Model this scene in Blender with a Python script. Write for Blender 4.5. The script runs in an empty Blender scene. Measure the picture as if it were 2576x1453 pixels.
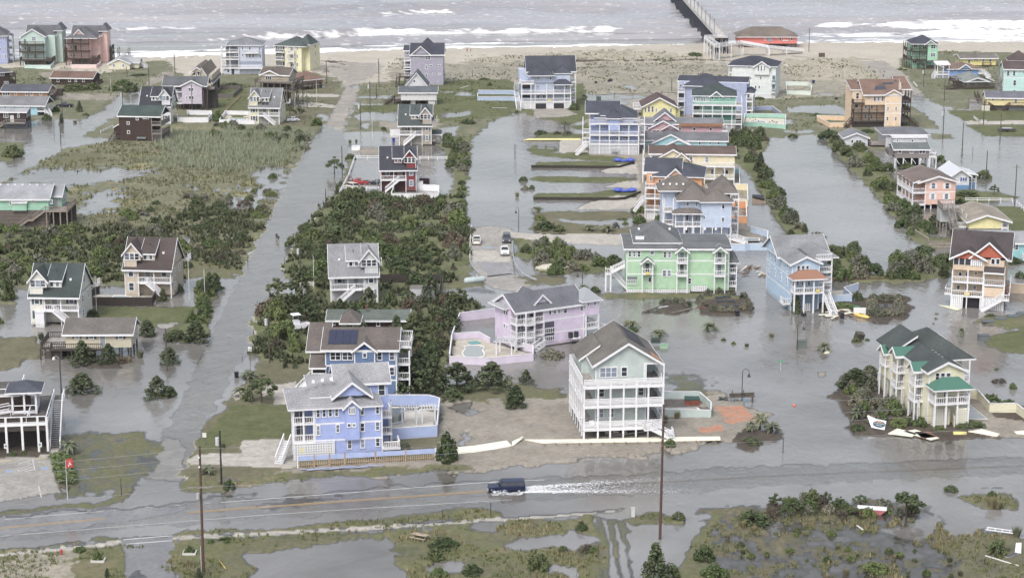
import bpy,bmesh,math,random
import numpy as np
from mathutils import Vector,Matrix
C=bpy.context.scene
COL=C.collection
R=random.Random(7)
# ---------------------------------------------------------------- camera, sky, sun, exposure
FD,CX,CY,HC,PITCH=5200.0,1288.0,726.5,100.0,math.atan(1251.5/5200.0)
cam_d=bpy.data.cameras.new("camera");cam=bpy.data.objects.new("camera",cam_d);COL.objects.link(cam)
cam_d.sensor_width=36;cam_d.lens=FD/2576*36;cam_d.clip_start=1;cam_d.clip_end=20000
cam.location=(0,0,HC);cam.rotation_euler=(math.pi/2-PITCH,0,0)
C.camera=cam
SUN_EL,SUN_AZ=math.radians(52),math.radians(205)
w=bpy.data.worlds.new("World");C.world=w;w.use_nodes=True
nt=w.node_tree;bg=nt.nodes["Background"]
sky=nt.nodes.new("ShaderNodeTexSky");sky.sky_type='NISHITA';sky.sun_disc=False
sky.sun_elevation=SUN_EL;sky.sun_rotation=SUN_AZ;sky.dust_density=4;sky.air_density=1.2
hs=nt.nodes.new("ShaderNodeHueSaturation");hs.inputs["Saturation"].default_value=0.5
hs.inputs["Value"].default_value=1.0
nt.links.new(sky.outputs[0],hs.inputs["Color"]);nt.links.new(hs.outputs[0],bg.inputs[0])
bg.inputs[1].default_value=0.15
sd=bpy.data.lights.new("sun",'SUN');sd.energy=1.0;sd.angle=math.radians(24);sd.color=(1,.98,.96)
so=bpy.data.objects.new("sun",sd);COL.objects.link(so)
dv=Vector((math.sin(SUN_AZ)*math.cos(SUN_EL),math.cos(SUN_AZ)*math.cos(SUN_EL),math.sin(SUN_EL)))
so.rotation_euler=dv.to_track_quat('Z','Y').to_euler();so.location=dv*500
C.view_settings.view_transform='Standard';C.view_settings.look='None'
C.view_settings.exposure=0.64;C.view_settings.gamma=1
C.cycles.max_bounces=6;C.cycles.transparent_max_bounces=8
C.cycles.use_denoising=True
# ---------------------------------------------------------------- photo pixel -> ground point
SP,CP=math.sin(PITCH),math.cos(PITCH)
def ray(x,y):
 a,b=x-CX,CY-y
 return (a,FD*CP+b*SP,-FD*SP+b*CP)
def G(x,y,z=0.0):
 r=ray(x,y);t=(z-HC)/r[2]
 return Vector((r[0]*t,r[1]*t,z))
def Tp(c,r):
 """pixel of one of the 16 enlarged tiles -> overview pixel"""
 ox,oy=644.0*c,(0,363.5,727.0,1089.3)[r]
 return lambda x,y:(ox+x*.2502,oy+y*.25018)
def TG(c,r,x,y,z=0.0):
 return G(*Tp(c,r)(x,y),z)
# ---------------------------------------------------------------- noise (numpy value noise)
def _h(ix,iy,s):
 n=(ix*374761393+iy*668265263+s*1442695041) & 0xffffffff
 n=((n ^ (n>>13))*1274126177) & 0xffffffff
 return ((n ^ (n>>16)) & 0xffff)/65535.0
def vn(x,y,s=0):
 xi=np.floor(x).astype(np.int64);yi=np.floor(y).astype(np.int64)
 fx=x-xi;fy=y-yi;fx=fx*fx*(3-2*fx);fy=fy*fy*(3-2*fy)
 a=_h(xi,yi,s);b=_h(xi+1,yi,s);c=_h(xi,yi+1,s);d=_h(xi+1,yi+1,s)
 return a+(b-a)*fx+(c-a)*fy+(a-b-c+d)*fx*fy
def fbm(x,y,s=0,o=4):
 t=0;am=.5;nn=0
 for k in range(o):
  t=t+am*vn(x,y,s+k*17);nn+=am;x=x*2.03;y=y*2.03;am*=.5
 return t/nn
def sst(a,b,x):
 t=np.clip((x-a)/(b-a),0,1);return t*t*(3-2*t)
def inpoly(px,py,poly):
 m=np.zeros(px.shape,bool);n=len(poly)
 xs=[p[0] for p in poly];ys=[p[1] for p in poly]
 bb=(px>=min(xs)) & (px<=max(xs)) & (py>=min(ys)) & (py<=max(ys))
 ix=np.nonzero(bb)
 x=px[ix];y=py[ix];r=np.zeros(x.shape,bool)
 for i in range(n):
  x1,y1=poly[i][0],poly[i][1];x2,y2=poly[i-1][0],poly[i-1][1]
  if y1==y2:continue
  c=((y1>y) !=(y2>y)) & (x<(x2-x1)*(y-y1)/(y2-y1)+x1)
  r ^=c
 m[ix]=r
 return m
# ---------------------------------------------------------------- materials
MATS={}
class NT:
 def __init__(s,name):
  s.m=bpy.data.materials.new(name);s.m.use_nodes=True;s.t=s.m.node_tree
  s.b=s.t.nodes["Principled BSDF"];s.o=s.t.nodes["Material Output"]
 def n(s,k,**kw):
  q=s.t.nodes.new(k)
  for a,v in kw.items():setattr(q,a,v)
  return q
 def l(s,a,b):s.t.links.new(a,b)
 def tex(s,scale,detail=3,coord='Object',stretch=None,rough=.5):
  tc=s.n("ShaderNodeTexCoord");mp=s.n("ShaderNodeMapping")
  if stretch:mp.inputs["Scale"].default_value=stretch
  s.l(tc.outputs[coord],mp.inputs[0])
  nz=s.n("ShaderNodeTexNoise");nz.inputs["Scale"].default_value=scale;nz.inputs["Detail"].default_value=detail
  nz.inputs["Roughness"].default_value=rough
  s.l(mp.outputs[0],nz.inputs["Vector"]);return nz.outputs["Fac"]
 def ramp(s,fac,stops):
  r=s.n("ShaderNodeValToRGB");e=r.color_ramp.elements
  while len(e)<len(stops):e.new(.5)
  for k,(p,c) in enumerate(stops):e[k].position=p;e[k].color=(*c[:3],1)
  s.l(fac,r.inputs[0]);return r.outputs[0]
 def math(s,op,a,b=None):
  q=s.n("ShaderNodeMath",operation=op)
  for k,v in enumerate((a,b)):
   if v is None:continue
   if isinstance(v,(int,float)):q.inputs[k].default_value=v
   else:s.l(v,q.inputs[k])
  return q.outputs[0]
 def mixc(s,f,a,b,mode='MIX'):
  q=s.n("ShaderNodeMix",data_type='RGBA',blend_type=mode)
  for k,v in ((0,f),(6,a),(7,b)):
   if isinstance(v,(int,float)):q.inputs[k].default_value=v
   elif isinstance(v,tuple):q.inputs[k].default_value=(*v[:3],1)
   else:s.l(v,q.inputs[k])
  return q.outputs[2]
 def bump(s,h,st,dist=.1):
  q=s.n("ShaderNodeBump");q.inputs["Strength"].default_value=st;q.inputs["Distance"].default_value=dist
  s.l(h,q.inputs["Height"]);s.l(q.outputs[0],s.b.inputs["Normal"])
 def sep(s,axis,coord='Object'):
  tc=s.n("ShaderNodeTexCoord");q=s.n("ShaderNodeSeparateXYZ");s.l(tc.outputs[coord],q.inputs[0]);return q.outputs[axis]
def sc3(c,k):return tuple(min(1,v*k) for v in c)
def paint(c,kind='plain',rough=.6):
 """a painted / shingled / boarded surface of colour c"""
 key=(tuple(round(v,3) for v in c),kind,rough)
 if key in MATS:return MATS[key]
 n=NT(kind+"_%d"%len(MATS));n.b.inputs["Roughness"].default_value=rough
 n.b.inputs["Specular IOR Level"].default_value=.3
 if kind=='siding':
  st=n.math('FRACT',n.math('MULTIPLY',n.sep(2),4.2))
  g=n.math('LESS_THAN',st,.16)
  a=n.ramp(n.tex(.9,4),[(.3,sc3(c,.88)),(.7,sc3(c,1.06))])
  streak=n.tex(2.2,3,stretch=(1,1,.12))
  a=n.mixc(n.math('MULTIPLY',n.math('GREATER_THAN',streak,.6),.1),a,sc3(c,.6))
  zz=n.math('ADD',n.sep(2),n.math('MULTIPLY',n.tex(1.3,4),1.2));a=n.mixc(n.math('MULTIPLY',n.math('LESS_THAN',zz,1.35),.3),a,(.16,.14,.11))
  n.l(n.mixc(n.math('MULTIPLY',g,.22),a,sc3(c,.5)),n.b.inputs["Base Color"])
 elif kind=='shingle':
  a=n.ramp(n.tex(3.5,5,rough=.75),[(.28,sc3(c,.62)),(.5,c),(.72,sc3(c,1.4))])
  b=n.ramp(n.tex(.25,3),[(.35,(.82,.82,.82)),(.65,(1.12,1.12,1.12))])
  st=n.math('LESS_THAN',n.math('FRACT',n.math('MULTIPLY',n.sep(2),5.0)),.25)
  a=n.mixc(n.math('MULTIPLY',st,.25),a,sc3(c,.55))
  n.l(n.mixc(1.0,a,b,'MULTIPLY'),n.b.inputs["Base Color"]);n.b.inputs["Roughness"].default_value=.85
 elif kind=='seam':
  st=n.math('LESS_THAN',n.math('FRACT',n.math('MULTIPLY',n.math('ADD',n.sep(0),n.math('MULTIPLY',n.sep(1),1.0)),1.6)),.16)
  n.l(n.mixc(n.math('MULTIPLY',st,.5),c,sc3(c,.5)),n.b.inputs["Base Color"]);n.b.inputs["Roughness"].default_value=.4
 elif kind=='wood':
  a=n.ramp(n.tex(1.6,5,stretch=(1,1,4)),[(.3,sc3(c,.6)),(.7,sc3(c,1.35))])
  st=n.math('LESS_THAN',n.math('FRACT',n.math('MULTIPLY',n.sep(2),3.4)),.2)
  n.l(n.mixc(n.math('MULTIPLY',st,.3),a,sc3(c,.35)),n.b.inputs["Base Color"])
 elif kind=='shake':
  a=n.ramp(n.tex(2.4,6,rough=.8),[(.3,sc3(c,.5)),(.7,sc3(c,1.6))])
  n.l(a,n.b.inputs["Base Color"]);n.b.inputs["Roughness"].default_value=.85
 elif kind=='lattice':
  tc=n.n("ShaderNodeTexCoord");sp=n.n("ShaderNodeSeparateXYZ");n.l(tc.outputs["Object"],sp.inputs[0])
  h=n.math('ADD',sp.outputs[0],sp.outputs[1])
  f1=n.math('LESS_THAN',n.math('FRACT',n.math('MULTIPLY',h,2.6)),.52)
  f2=n.math('LESS_THAN',n.math('FRACT',n.math('MULTIPLY',sp.outputs[2],2.6)),.52)
  n.l(n.mixc(n.math('MAXIMUM',f1,f2),sc3(c,.12),c),n.b.inputs["Base Color"])
 elif kind=='slat':
  f2=n.math('LESS_THAN',n.math('FRACT',n.math('MULTIPLY',n.sep(2),3.0)),.68)
  a=n.ramp(n.tex(1.5,4),[(.3,sc3(c,.75)),(.7,sc3(c,1.15))])
  n.l(n.mixc(f2,sc3(c,.14),a),n.b.inputs["Base Color"])
 elif kind=='glass':
  n.b.inputs["Base Color"].default_value=(*c,1);n.b.inputs["Specular IOR Level"].default_value=.55
 elif kind=='pane':
  a=n.ramp(n.n("ShaderNodeObjectInfo").outputs["Random"],[(.0,sc3(c,.7)),(.45,sc3(c,1.6)),(.62,sc3(c,3.5)),(.95,sc3(c,6.5))])
  n.l(a,n.b.inputs["Base Color"]);n.b.inputs["Specular IOR Level"].default_value=.55
 elif kind=='concrete':
  a=n.ramp(n.tex(.35,6,rough=.7),[(.3,sc3(c,.72)),(.7,sc3(c,1.15))])
  n.l(a,n.b.inputs["Base Color"]);n.b.inputs["Roughness"].default_value=.7
 else:
  a=n.ramp(n.tex(.8,4),[(.3,sc3(c,.92)),(.7,sc3(c,1.05))])
  n.l(a,n.b.inputs["Base Color"])
 MATS[key]=n.m
 return n.m
WHITE=(.7,.7,.72)
def M_white():return paint(WHITE,'plain',.5)
def M_glass():return paint((.03,.034,.042),'glass',.1)
def M_pane():return paint((.035,.04,.05),'pane',.12)
def M_wood():return paint((.17,.145,.125),'wood',.8)
def M_dkwood():return paint((.07,.05,.04),'wood',.8)
# ---------------------------------------------------------------- mesh builder
class MB:
 def __init__(s):s.v=[];s.f=[];s.mi=[];s.k=0
 def add(s,vs,fs):
  o=len(s.v);s.v+=[tuple(p) for p in vs];s.f+=[tuple(i+o for i in f) for f in fs];s.mi+=[s.k]*len(fs);return s
 def box(s,x0,x1,y0,y1,z0,z1):
  if x0>x1:x0,x1=x1,x0
  if y0>y1:y0,y1=y1,y0
  if z0>z1:z0,z1=z1,z0
  return s.add([(x0,y0,z0),(x1,y0,z0),(x1,y1,z0),(x0,y1,z0),(x0,y0,z1),(x1,y0,z1),(x1,y1,z1),(x0,y1,z1)],
                     [(3,2,1,0),(4,5,6,7),(0,1,5,4),(1,2,6,5),(2,3,7,6),(3,0,4,7)])
 def ext(s,prof,a0,a1,axis='x'):
  """extrude a closed profile: axis x takes (y,z), axis y takes (x,z), axis z takes (x,y)"""
  n=len(prof)
  def pt(p,a):return (a,p[0],p[1]) if axis=='x' else (p[0],a,p[1]) if axis=='y' else (p[0],p[1],a)
  vs=[pt(p,a0) for p in prof]+[pt(p,a1) for p in prof]
  fs=[tuple(range(n)),tuple(range(2*n-1,n-1,-1))]+[(i,i+n,(i+1)%n+n,(i+1)%n) for i in range(n)]
  return s.add(vs,fs)
 def bar(s,p,q,r,r2=None):
  """square bar from p to q, half width r sideways, r2 up"""
  p=Vector(p);q=Vector(q);d=(q-p).normalized();r2=r2 or r
  u=d.cross(Vector((0,0,1)));
  if u.length<1e-4:u=Vector((1,0,0))
  u.normalize();v=u.cross(d);u*=r;v*=r2
  return s.add([p-u-v,p+u-v,p+u+v,p-u+v,q-u-v,q+u-v,q+u+v,q-u+v],
                     [(3,2,1,0),(4,5,6,7),(0,1,5,4),(1,2,6,5),(2,3,7,6),(3,0,4,7)])
 def tube(s,pts,rs,n=8):
  pts=[Vector(p) for p in pts]
  if not isinstance(rs,(list,tuple)):rs=[rs]*len(pts)
  o=len(s.v)
  for i,p in enumerate(pts):
   d=(pts[min(i+1,len(pts)-1)]-pts[max(i-1,0)]).normalized()
   u=d.cross(Vector((0,0,1)))
   if u.length<1e-3:u=d.cross(Vector((0,1,0)))
   u.normalize();v=u.cross(d)
   for k in range(n):
    a=2*math.pi*k/n;s.v.append(tuple(p+(u*math.cos(a)+v*math.sin(a))*rs[i]))
  for i in range(len(pts)-1):
   for k in range(n):
    s.f.append((o+i*n+k,o+i*n+(k+1)%n,o+(i+1)*n+(k+1)%n,o+(i+1)*n+k));s.mi.append(s.k)
  s.f.append(tuple(o+k for k in range(n))[::-1]);s.mi.append(s.k)
  e=o+(len(pts)-1)*n;s.f.append(tuple(e+k for k in range(n)));s.mi.append(s.k)
  return s
 def ball(s,c,r,nu=10,nv=6,jit=0,rnd=None):
  o=len(s.v)
  for i in range(nv+1):
   th=math.pi*i/nv
   for k in range(nu):
    ph=2*math.pi*k/nu;j=1+(rnd.uniform(-jit,jit) if rnd else 0)
    s.v.append((c[0]+r[0]*j*math.sin(th)*math.cos(ph),c[1]+r[1]*j*math.sin(th)*math.sin(ph),c[2]+r[2]*j*math.cos(th)))
  for i in range(nv):
   for k in range(nu):
    s.f.append((o+i*nu+k,o+(i+1)*nu+k,o+(i+1)*nu+(k+1)%nu,o+i*nu+(k+1)%nu));s.mi.append(s.k)
  return s
 def mesh(s,name,mats,smooth=False):
  me=bpy.data.meshes.new(name);me.from_pydata(s.v,[],s.f)
  if not isinstance(mats,(list,tuple)):mats=[mats]
  for m in mats:me.materials.append(m)
  if len(mats)>1:me.polygons.foreach_set("material_index",s.mi)
  if smooth:me.polygons.foreach_set("use_smooth",[True]*len(s.f))
  me.update();return me
 def build(s,name,mats,parent=None,smooth=False,loc=None,rz=0):
  return put(name,s.mesh(name,mats,smooth),parent,loc,rz)
def put(name,me,parent=None,loc=None,rz=0):
 o=bpy.data.objects.new(name,me);COL.objects.link(o)
 if parent is not None:o.parent=parent
 if loc is not None:o.location=loc
 if rz:o.rotation_euler=(0,0,rz)
 return o
def tag(o,label=None,cat=None,group=None,kind=None):
 if label:o["label"]=label
 if cat:o["category"]=cat
 if group:o["group"]=group
 if kind:o["kind"]=kind
 return o
def thing(name,label,cat,loc=(0,0,0),rz=0,group=None):
 o=bpy.data.objects.new(name,None);COL.objects.link(o);o.location=loc;o.rotation_euler=(0,0,rz)
 o.empty_display_size=.5
 return tag(o,label,cat,group)
def dup(o,loc=None,rz=None,label=None,parent=None,scale=None):
 c=o.copy();COL.objects.link(c)
 if parent is not None:c.parent=parent
 if loc is not None:c.location=loc
 if rz is not None:c.rotation_euler=(0,0,rz)
 if scale is not None:c.scale=scale if isinstance(scale,(tuple,list)) else (scale,)*3
 if label:c["label"]=label
 for ch in o.children:dup(ch,parent=c)
 return c
# ---------------------------------------------------------------- house kit
WINC={}
def window_mesh(w,h,n,fr):
 key=(round(w,1),round(h,1),n,fr)
 if key not in WINC:
  w,h=key[0],key[1];f=MB();t=.13
  f.box(-w/2-t,w/2+t,-.09,.04,h,h+t*1.3).box(-w/2-t,w/2+t,-.11,.04,-t,0)
  f.box(-w/2-t,-w/2,-.09,.04,0,h).box(w/2,w/2+t,-.09,.04,0,h)
  for k in range(1,n):x=-w/2+w*k/n;f.box(x-.06,x+.06,-.08,.04,0,h)
  if h>1:f.box(-w/2,w/2,-.055,.03,h*.5-.03,h*.5+.03)
  p=MB().box(-w/2,w/2,-.03,.02,0,h)
  WINC[key]=(f.mesh('window',paint(fr,'plain',.5)),p.mesh('pane',M_pane()))
 return WINC[key]
HOUSES=[]
class House:
 """front wall runs along local +x from fl to fr (tile pixels on the ground), local +y points away"""
 def __init__(s,name,label,tile,fl,fr,depth,wall,roof,trim=WHITE,wk='siding',rk='shingle',cat='house',rail=None,z=0.15,group=None):
  s.T=Tp(*tile);a=G(*s.T(*fl));b=G(*s.T(*fr));s.W=(b-a).length;s.D=depth
  ex=(b-a).normalized();s.A=a;s.ex=ex;s.ey=Vector((-ex.y,ex.x,0));s.yaw=math.atan2(ex.y,ex.x)
  s.root=thing(name,label,cat,(a.x,a.y,0),s.yaw,group)
  s.wm=paint(wall,wk,.65);s.rm=paint(roof,rk);s.tm=paint(trim,'plain',.5);s.trim=trim
  s.rl=paint(rail,'wood' if rail[0]<.3 else 'plain') if rail else s.tm
  s.wall=MB();s.xwalls={};s.bal=.34;HOUSES.append(s)
 def P(s,x,y,off=0.0):
  """tile pixel -> (x, z) on the vertical plane local y = off"""
  r=Vector(ray(*s.T(x,y)));o=s.A+s.ey*off
  t=(o-Vector((0,0,HC))).dot(s.ey)/r.dot(s.ey);p=Vector((0,0,HC))+r*t
  return (p-s.A).dot(s.ex),p.z
 def Z(s,y,off=0.0,x=None):
  """height of tile row y on the plane local y = off"""
  if x is None:
   q=s.A+s.ex*s.W/2;x=None
   d=q-Vector((0,0,HC));k=FD/(d.y*CP-d.z*SP);x=(CX+d.x*k-s.T(0,0)[0])/.2502
  return s.P(x,y,off)[1]
 def X(s,x,y,off=0.0):return s.P(x,y,off)[0]
 def part(s,name,mb,mat):return mb.build(name,mat,s.root)
 def box(s,x0,x1,y0,y1,z0,z1,c=None,wk='siding'):
  m=s.wall if c is None else s.xwalls.setdefault((c,wk),MB())
  m.box(x0,x1,y0,y1,z0,z1);return s
 def corner(s,x0,x1,y0,y1,z0,z1,bands=()):
  """white corner boards and floor bands round a block"""
  m=MB();e=.03;w_=.16
  for x in (x0,x1):
   for y in (y0,y1):MB().box(x-w_ if x==x1 else x-e,x+e if x==x1 else x+w_,y-e if y==y0 else y-w_,y+w_ if y==y0 else y+e,z0+.01,z1-.01).build('corner_board',s.tm,s.root)
  for z in bands:
   m.box(x0-.02,x1+.02,y0-.02,y0+.1,z-.13,z+.13);m.box(x0-.021,x0+.1,y0+.1,y1,z-.13,z+.13);m.box(x1-.1,x1+.021,y0+.1,y1,z-.13,z+.13)
  if m.f:s.part('floor_band',m,s.tm)
  return s
 def gable(s,x0,x1,y0,y1,z,rise,axis='x',ov=.45,mid=.5,fill=True,roof=None,name='roof',c=None):
  """axis x: ridge runs along x (gables left and right); axis y: ridge runs back, gable faces the viewer"""
  t=.22;m=MB();tr=MB()
  a0,a1,b0,b1=(x0,x1,y0,y1) if axis=='x' else (y0,y1,x0,x1)
  bm=b0+(b1-b0)*mid;s1=rise/(bm-b0);s2=rise/(b1-bm)
  top=[(b0-ov,z-s1*ov+t),(bm,z+rise+t),(b1+ov,z-s2*ov+t)]
  bot=[(b1+ov,z-s2*ov),(bm,z+rise),(b0-ov,z-s1*ov)]
  m.ext(top+bot,a0-ov,a1+ov,axis)
  tt=[(p[0],p[1]+.03) for p in top];bb=[(p[0],p[1]-.16) for p in bot]
  e=.04
  for a in (a0-ov-.07,a1+ov):
   tr.ext(tt+bb,a,a+.07,axis)
  for b,zz in ((b0-ov,top[0][1]),(b1+ov,top[2][1])):
   q=(b-.06,b) if b==b0-ov else (b,b+.06)
   if axis=='x':tr.box(a0-ov+.01,a1+ov-.01,q[0],q[1],zz-t-.14,zz+.01)
   else:tr.box(q[0],q[1],a0-ov+.01,a1+ov-.01,zz-t-.14,zz+.01)
  r=s.part(name,m,roof or s.rm);tr.build('fascia',s.tm,r)
  if fill:
   wmb=s.wall if c is None else s.xwalls.setdefault((c,'siding'),MB())
   wmb.ext([(b0,z),(bm,z+rise),(b1,z)],a0+.002,a1-.002,axis)
  return r
 def hip(s,x0,x1,y0,y1,z,rise,ov=.5,roof=None,ridge=None,name='roof'):
  X0,X1,Y0,Y1=x0-ov,x1+ov,y0-ov,y1+ov;m=MB();t=MB();zz=z
  if ridge is None:
   if X1-X0>=Y1-Y0:h=(Y1-Y0)/2;ridge=[(X0+h,(Y0+Y1)/2),(X1-h,(Y0+Y1)/2)]
   else:h=(X1-X0)/2;ridge=[((X0+X1)/2,Y0+h),((X0+X1)/2,Y1-h)]
  a,b=ridge;vs=[(X0,Y0,zz),(X1,Y0,zz),(X1,Y1,zz),(X0,Y1,zz),(*a,zz+rise),(*b,zz+rise)]
  if X1-X0>=Y1-Y0:fs=[(0,1,5,4),(1,2,5),(2,3,4,5),(3,0,4),(3,2,1,0)]
  else:fs=[(0,1,4),(1,2,5,4),(2,3,5),(3,0,4,5),(3,2,1,0)]
  m.add(vs,fs)
  f=.24
  t.box(X0-.05,X1+.05,Y0-.05,Y0+.1,zz-f,zz-.01).box(X0-.05,X1+.05,Y1-.1,Y1+.05,zz-f,zz-.01)
  t.box(X0-.05,X0+.1,Y0+.1,Y1-.1,zz-f,zz-.01).box(X1-.1,X1+.05,Y0+.1,Y1-.1,zz-f,zz-.01)
  t.box(X0+.1,X1-.1,Y0+.1,Y1-.1,zz-.1,zz-.02)
  r=s.part(name,m,roof or s.rm);t.build('fascia',s.tm,r);return r
 def shed(s,x0,x1,y0,y1,z0,z1,ov=.3,roof=None,th=.2,dirn='y'):
  """single slope: z0 at y0 (front), z1 at y1 (back); dirn x: z0 at x0, z1 at x1"""
  m=MB();t=MB()
  if dirn=='y':
   k=(z1-z0)/(y1-y0);ya=y0-ov;za=z0-k*ov
   m.ext([(ya,za),(y1,z1),(y1,z1+th),(ya,za+th)],x0-ov,x1+ov,'x')
   t.box(x0-ov,x1+ov,ya-.06,ya,za-.1,za+th)
   for xx in (x0-ov-.06,x1+ov):t.ext([(ya,za-.1),(y1,z1-.1),(y1,z1+th+.02),(ya,za+th+.02)],xx,xx+.06,'x')
  else:
   m.ext([(x0,z0),(x1,z1),(x1,z1+th),(x0,z0+th)],y0-ov,y1+ov,'y')
   t.ext([(x0,z0-.1),(x1,z1-.1),(x1,z1+th+.02),(x0,z0+th+.02)],y0-ov-.06,y0-ov,'y')
  r=s.part('roof',m,roof or s.rm);t.build('fascia',s.tm,r);return r
 def win1(s,face,u,z,w,h,n=1,off=0,shut=None,name='window'):
  f,p=window_mesh(max(w,.4),max(h,.4),n,tuple(s.trim))
  if face=='F':loc,rz=(u,off,z),0
  elif face=='R':loc,rz=(s.W if off==0 else off,u,z),math.pi/2
  else:loc,rz=(off,u,z),-math.pi/2
  o=put(name,f,s.root,loc,rz);put('pane',p,o)
  if shut:
   for sg in (-1,1):
    m=MB().box(-.2,.2,-.07,.03,-.05,h+.05)
    m.build('shutter',paint(shut),o,loc=(sg*(w/2+.36),0,0))
  return o
 def win(s,*rects,off=0.0,shut=None,name='window'):
  """front windows given as tile-pixel rectangles (x0,y0,x1,y1[,lights])"""
  for r in rects:
   u0,z1=s.P(r[0],r[1],off);u1,z0=s.P(r[2],r[3],off)
   s.win1('F',(u0+u1)/2,z0+.13,u1-u0-.26,z1-z0-.3,r[4] if len(r)>4 else 1,off,shut,name)
  return s
 def wr(s,*uz,off=0,w=.9,h=1.5,face='R',n=1):
  for u,z in uz:s.win1(face,u,z,w,h,n,off)
  return s
 def rail(s,p,q,z,mat=None,h=1.0,par=None,zq=None,style='b'):
  p=Vector((*p,z));q=Vector((*q,z if zq is None else zq));m=MB();up=Vector((0,0,h));L=(q-p).length
  m.bar(p+up,q+up,.07,.06);m.bar(p+up*.12,q+up*.12,.04)
  if style=='h':
   for k in (.32,.54,.76):m.bar(p+up*k,q+up*k,.03,.075)
   nb=max(2,int(L/2));r=.05
  else:nb=max(2,int(L/s.bal));r=.035
  for k in range(nb+1):a=p.lerp(q,k/nb);m.bar(a,a+up,r)
  return m.build('railing',mat or s.rl,par or s.root)
 def post(s,x,y,z0,z1,mat=None,r=.11):
  return MB().box(x-r,x+r,y-r,y+r,z0,z1).build('post',mat or s.rl,s.root)
 def deck(s,x0,x1,y0,y1,z,rails='FLR',mat=None,floor=None,style='b',t=.28):
  m=MB().box(x0,x1,y0,y1,z-.06,z);d=s.part('deck',m,floor or paint((.3,.28,.26),'wood'))
  MB().box(x0-.03,x1+.03,y0-.05,y0+.02,z-t,z+.02).box(x0-.04,x0+.04,y0+.02,y1-.03,z-t,z+.02).box(x1-.04,x1+.04,y0+.02,y1-.03,z-t,z+.02).build('rim',mat or s.rl,d)
  i=.08
  if 'F' in rails:s.rail((x0+i,y0+i),(x1-i,y0+i),z,mat,par=d,style=style)
  if 'L' in rails:s.rail((x0+i,y0+i),(x0+i,y1-i),z,mat,par=d,style=style)
  if 'R' in rails:s.rail((x1-i,y0+i),(x1-i,y1-i),z,mat,par=d,style=style)
  if 'B' in rails:s.rail((x0+i,y1-i),(x1-i,y1-i),z,mat,par=d,style=style)
  return d
 def porch(s,x0,x1,y0,y1,zs,top,n,rails='FLR',mat=None,floor=None,sides=0,style='b',z0=-.4,r=.11):
  """stack of decks at heights zs carried by n posts along the front (and `sides` more down each side)"""
  for z in zs:s.deck(x0,x1,y0,y1,z,rails,mat,floor,style)
  for k in range(n):s.post(x0+.1+(x1-x0-.2)*k/max(1,n-1),y0+.1,z0,top,mat,r)
  for k in range(1,sides+1):
   for x in ((x0+.1,) if 'L' in rails else ())+((x1-.1,) if 'R' in rails else ()):s.post(x,y0+(y1-y0)*k/(sides+.001),z0,top,mat,r)
  return s
 def stairs(s,p,q,w=1.1,mat=None,side='x',rails=True,tread=None):
  """flight from p (x,y,z) to q; w is its width across"""
  p=Vector(p);q=Vector(q);d=q-p;m=MB();n=max(3,int(abs(d.z)/.2));hv=Vector((d.x,d.y,0)).normalized();sd=Vector((-hv.y,hv.x,0))*w/2
  for sg in (-1,1):m.bar(p+sd*sg,q+sd*sg,.05,.16)
  st=MB()
  for k in range(n):
   a=p.lerp(q,(k+.5)/n);st.bar(a-sd*.95,a+sd*.95,.15,.03)
  o=m.build('stairs',mat or s.rl,s.root);st.build('treads',tread or mat or s.rl,o)
  if rails:
   for sg in (-1,1):s.rail(tuple((p+sd*sg)[:2]),tuple((q+sd*sg)[:2]),p.z+.1,mat,.95,o,q.z+.1)
  return o
 def panel(s,x0,x1,y0,y1,z0,z1,c,kind='plain',name='panel',par=None):
  return MB().box(x0,x1,y0,y1,z0,z1).build(name,paint(c,kind,.6),par or s.root)
 def door(s,x,z,w=1.0,h=2.1,off=0,c=(.6,.6,.6)):
  d=MB().box(-w/2-.1,w/2+.1,-.06,.03,-.01,h+.1).build('door',s.tm,s.root,loc=(x,off,z))
  MB().box(-w/2,w/2,-.08,-.04,0,h).build('door_leaf',paint(c),d);return d
 def vents(s,*xyz,c=(.75,.75,.75)):
  for p in xyz:MB().box(-.2,.2,-.2,.2,-.1,.3).build('roof_vent',paint(c),s.root,loc=p)
 def stilts(s,x0,x1,y0,y1,z,nx,ny,mat=None,r=.13):
  for i in range(nx):
   for j in range(ny):
    if 0<i<nx-1 and 0<j<ny-1:continue
    MB().box(-r,r,-r,r,-.5,z).build('piling',mat or s.rl,s.root,loc=(x0+(x1-x0)*i/(nx-1),y0+(y1-y0)*j/(ny-1),0))
 def done(s):
  if s.wall.f:s.part('wall',s.wall,s.wm)
  for (c,k),m in s.xwalls.items():s.part('wall',m,paint(c,k,.65))
  return s
def text(name,body,size,loc,parent,mat,rot=(math.pi/2,0,0)):
 f=bpy.data.curves.new(name,'FONT');f.body=body;f.size=size;f.align_x='CENTER';f.extrude=.005
 o=bpy.data.objects.new('tmp',f);COL.objects.link(o);me=bpy.data.meshes.new_from_object(o.evaluated_get(bpy.context.evaluated_depsgraph_get()))
 bpy.data.objects.remove(o);me.materials.clear();me.materials.append(mat);q=put(name,me,parent,loc);q.rotation_euler=rot;return q
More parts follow.
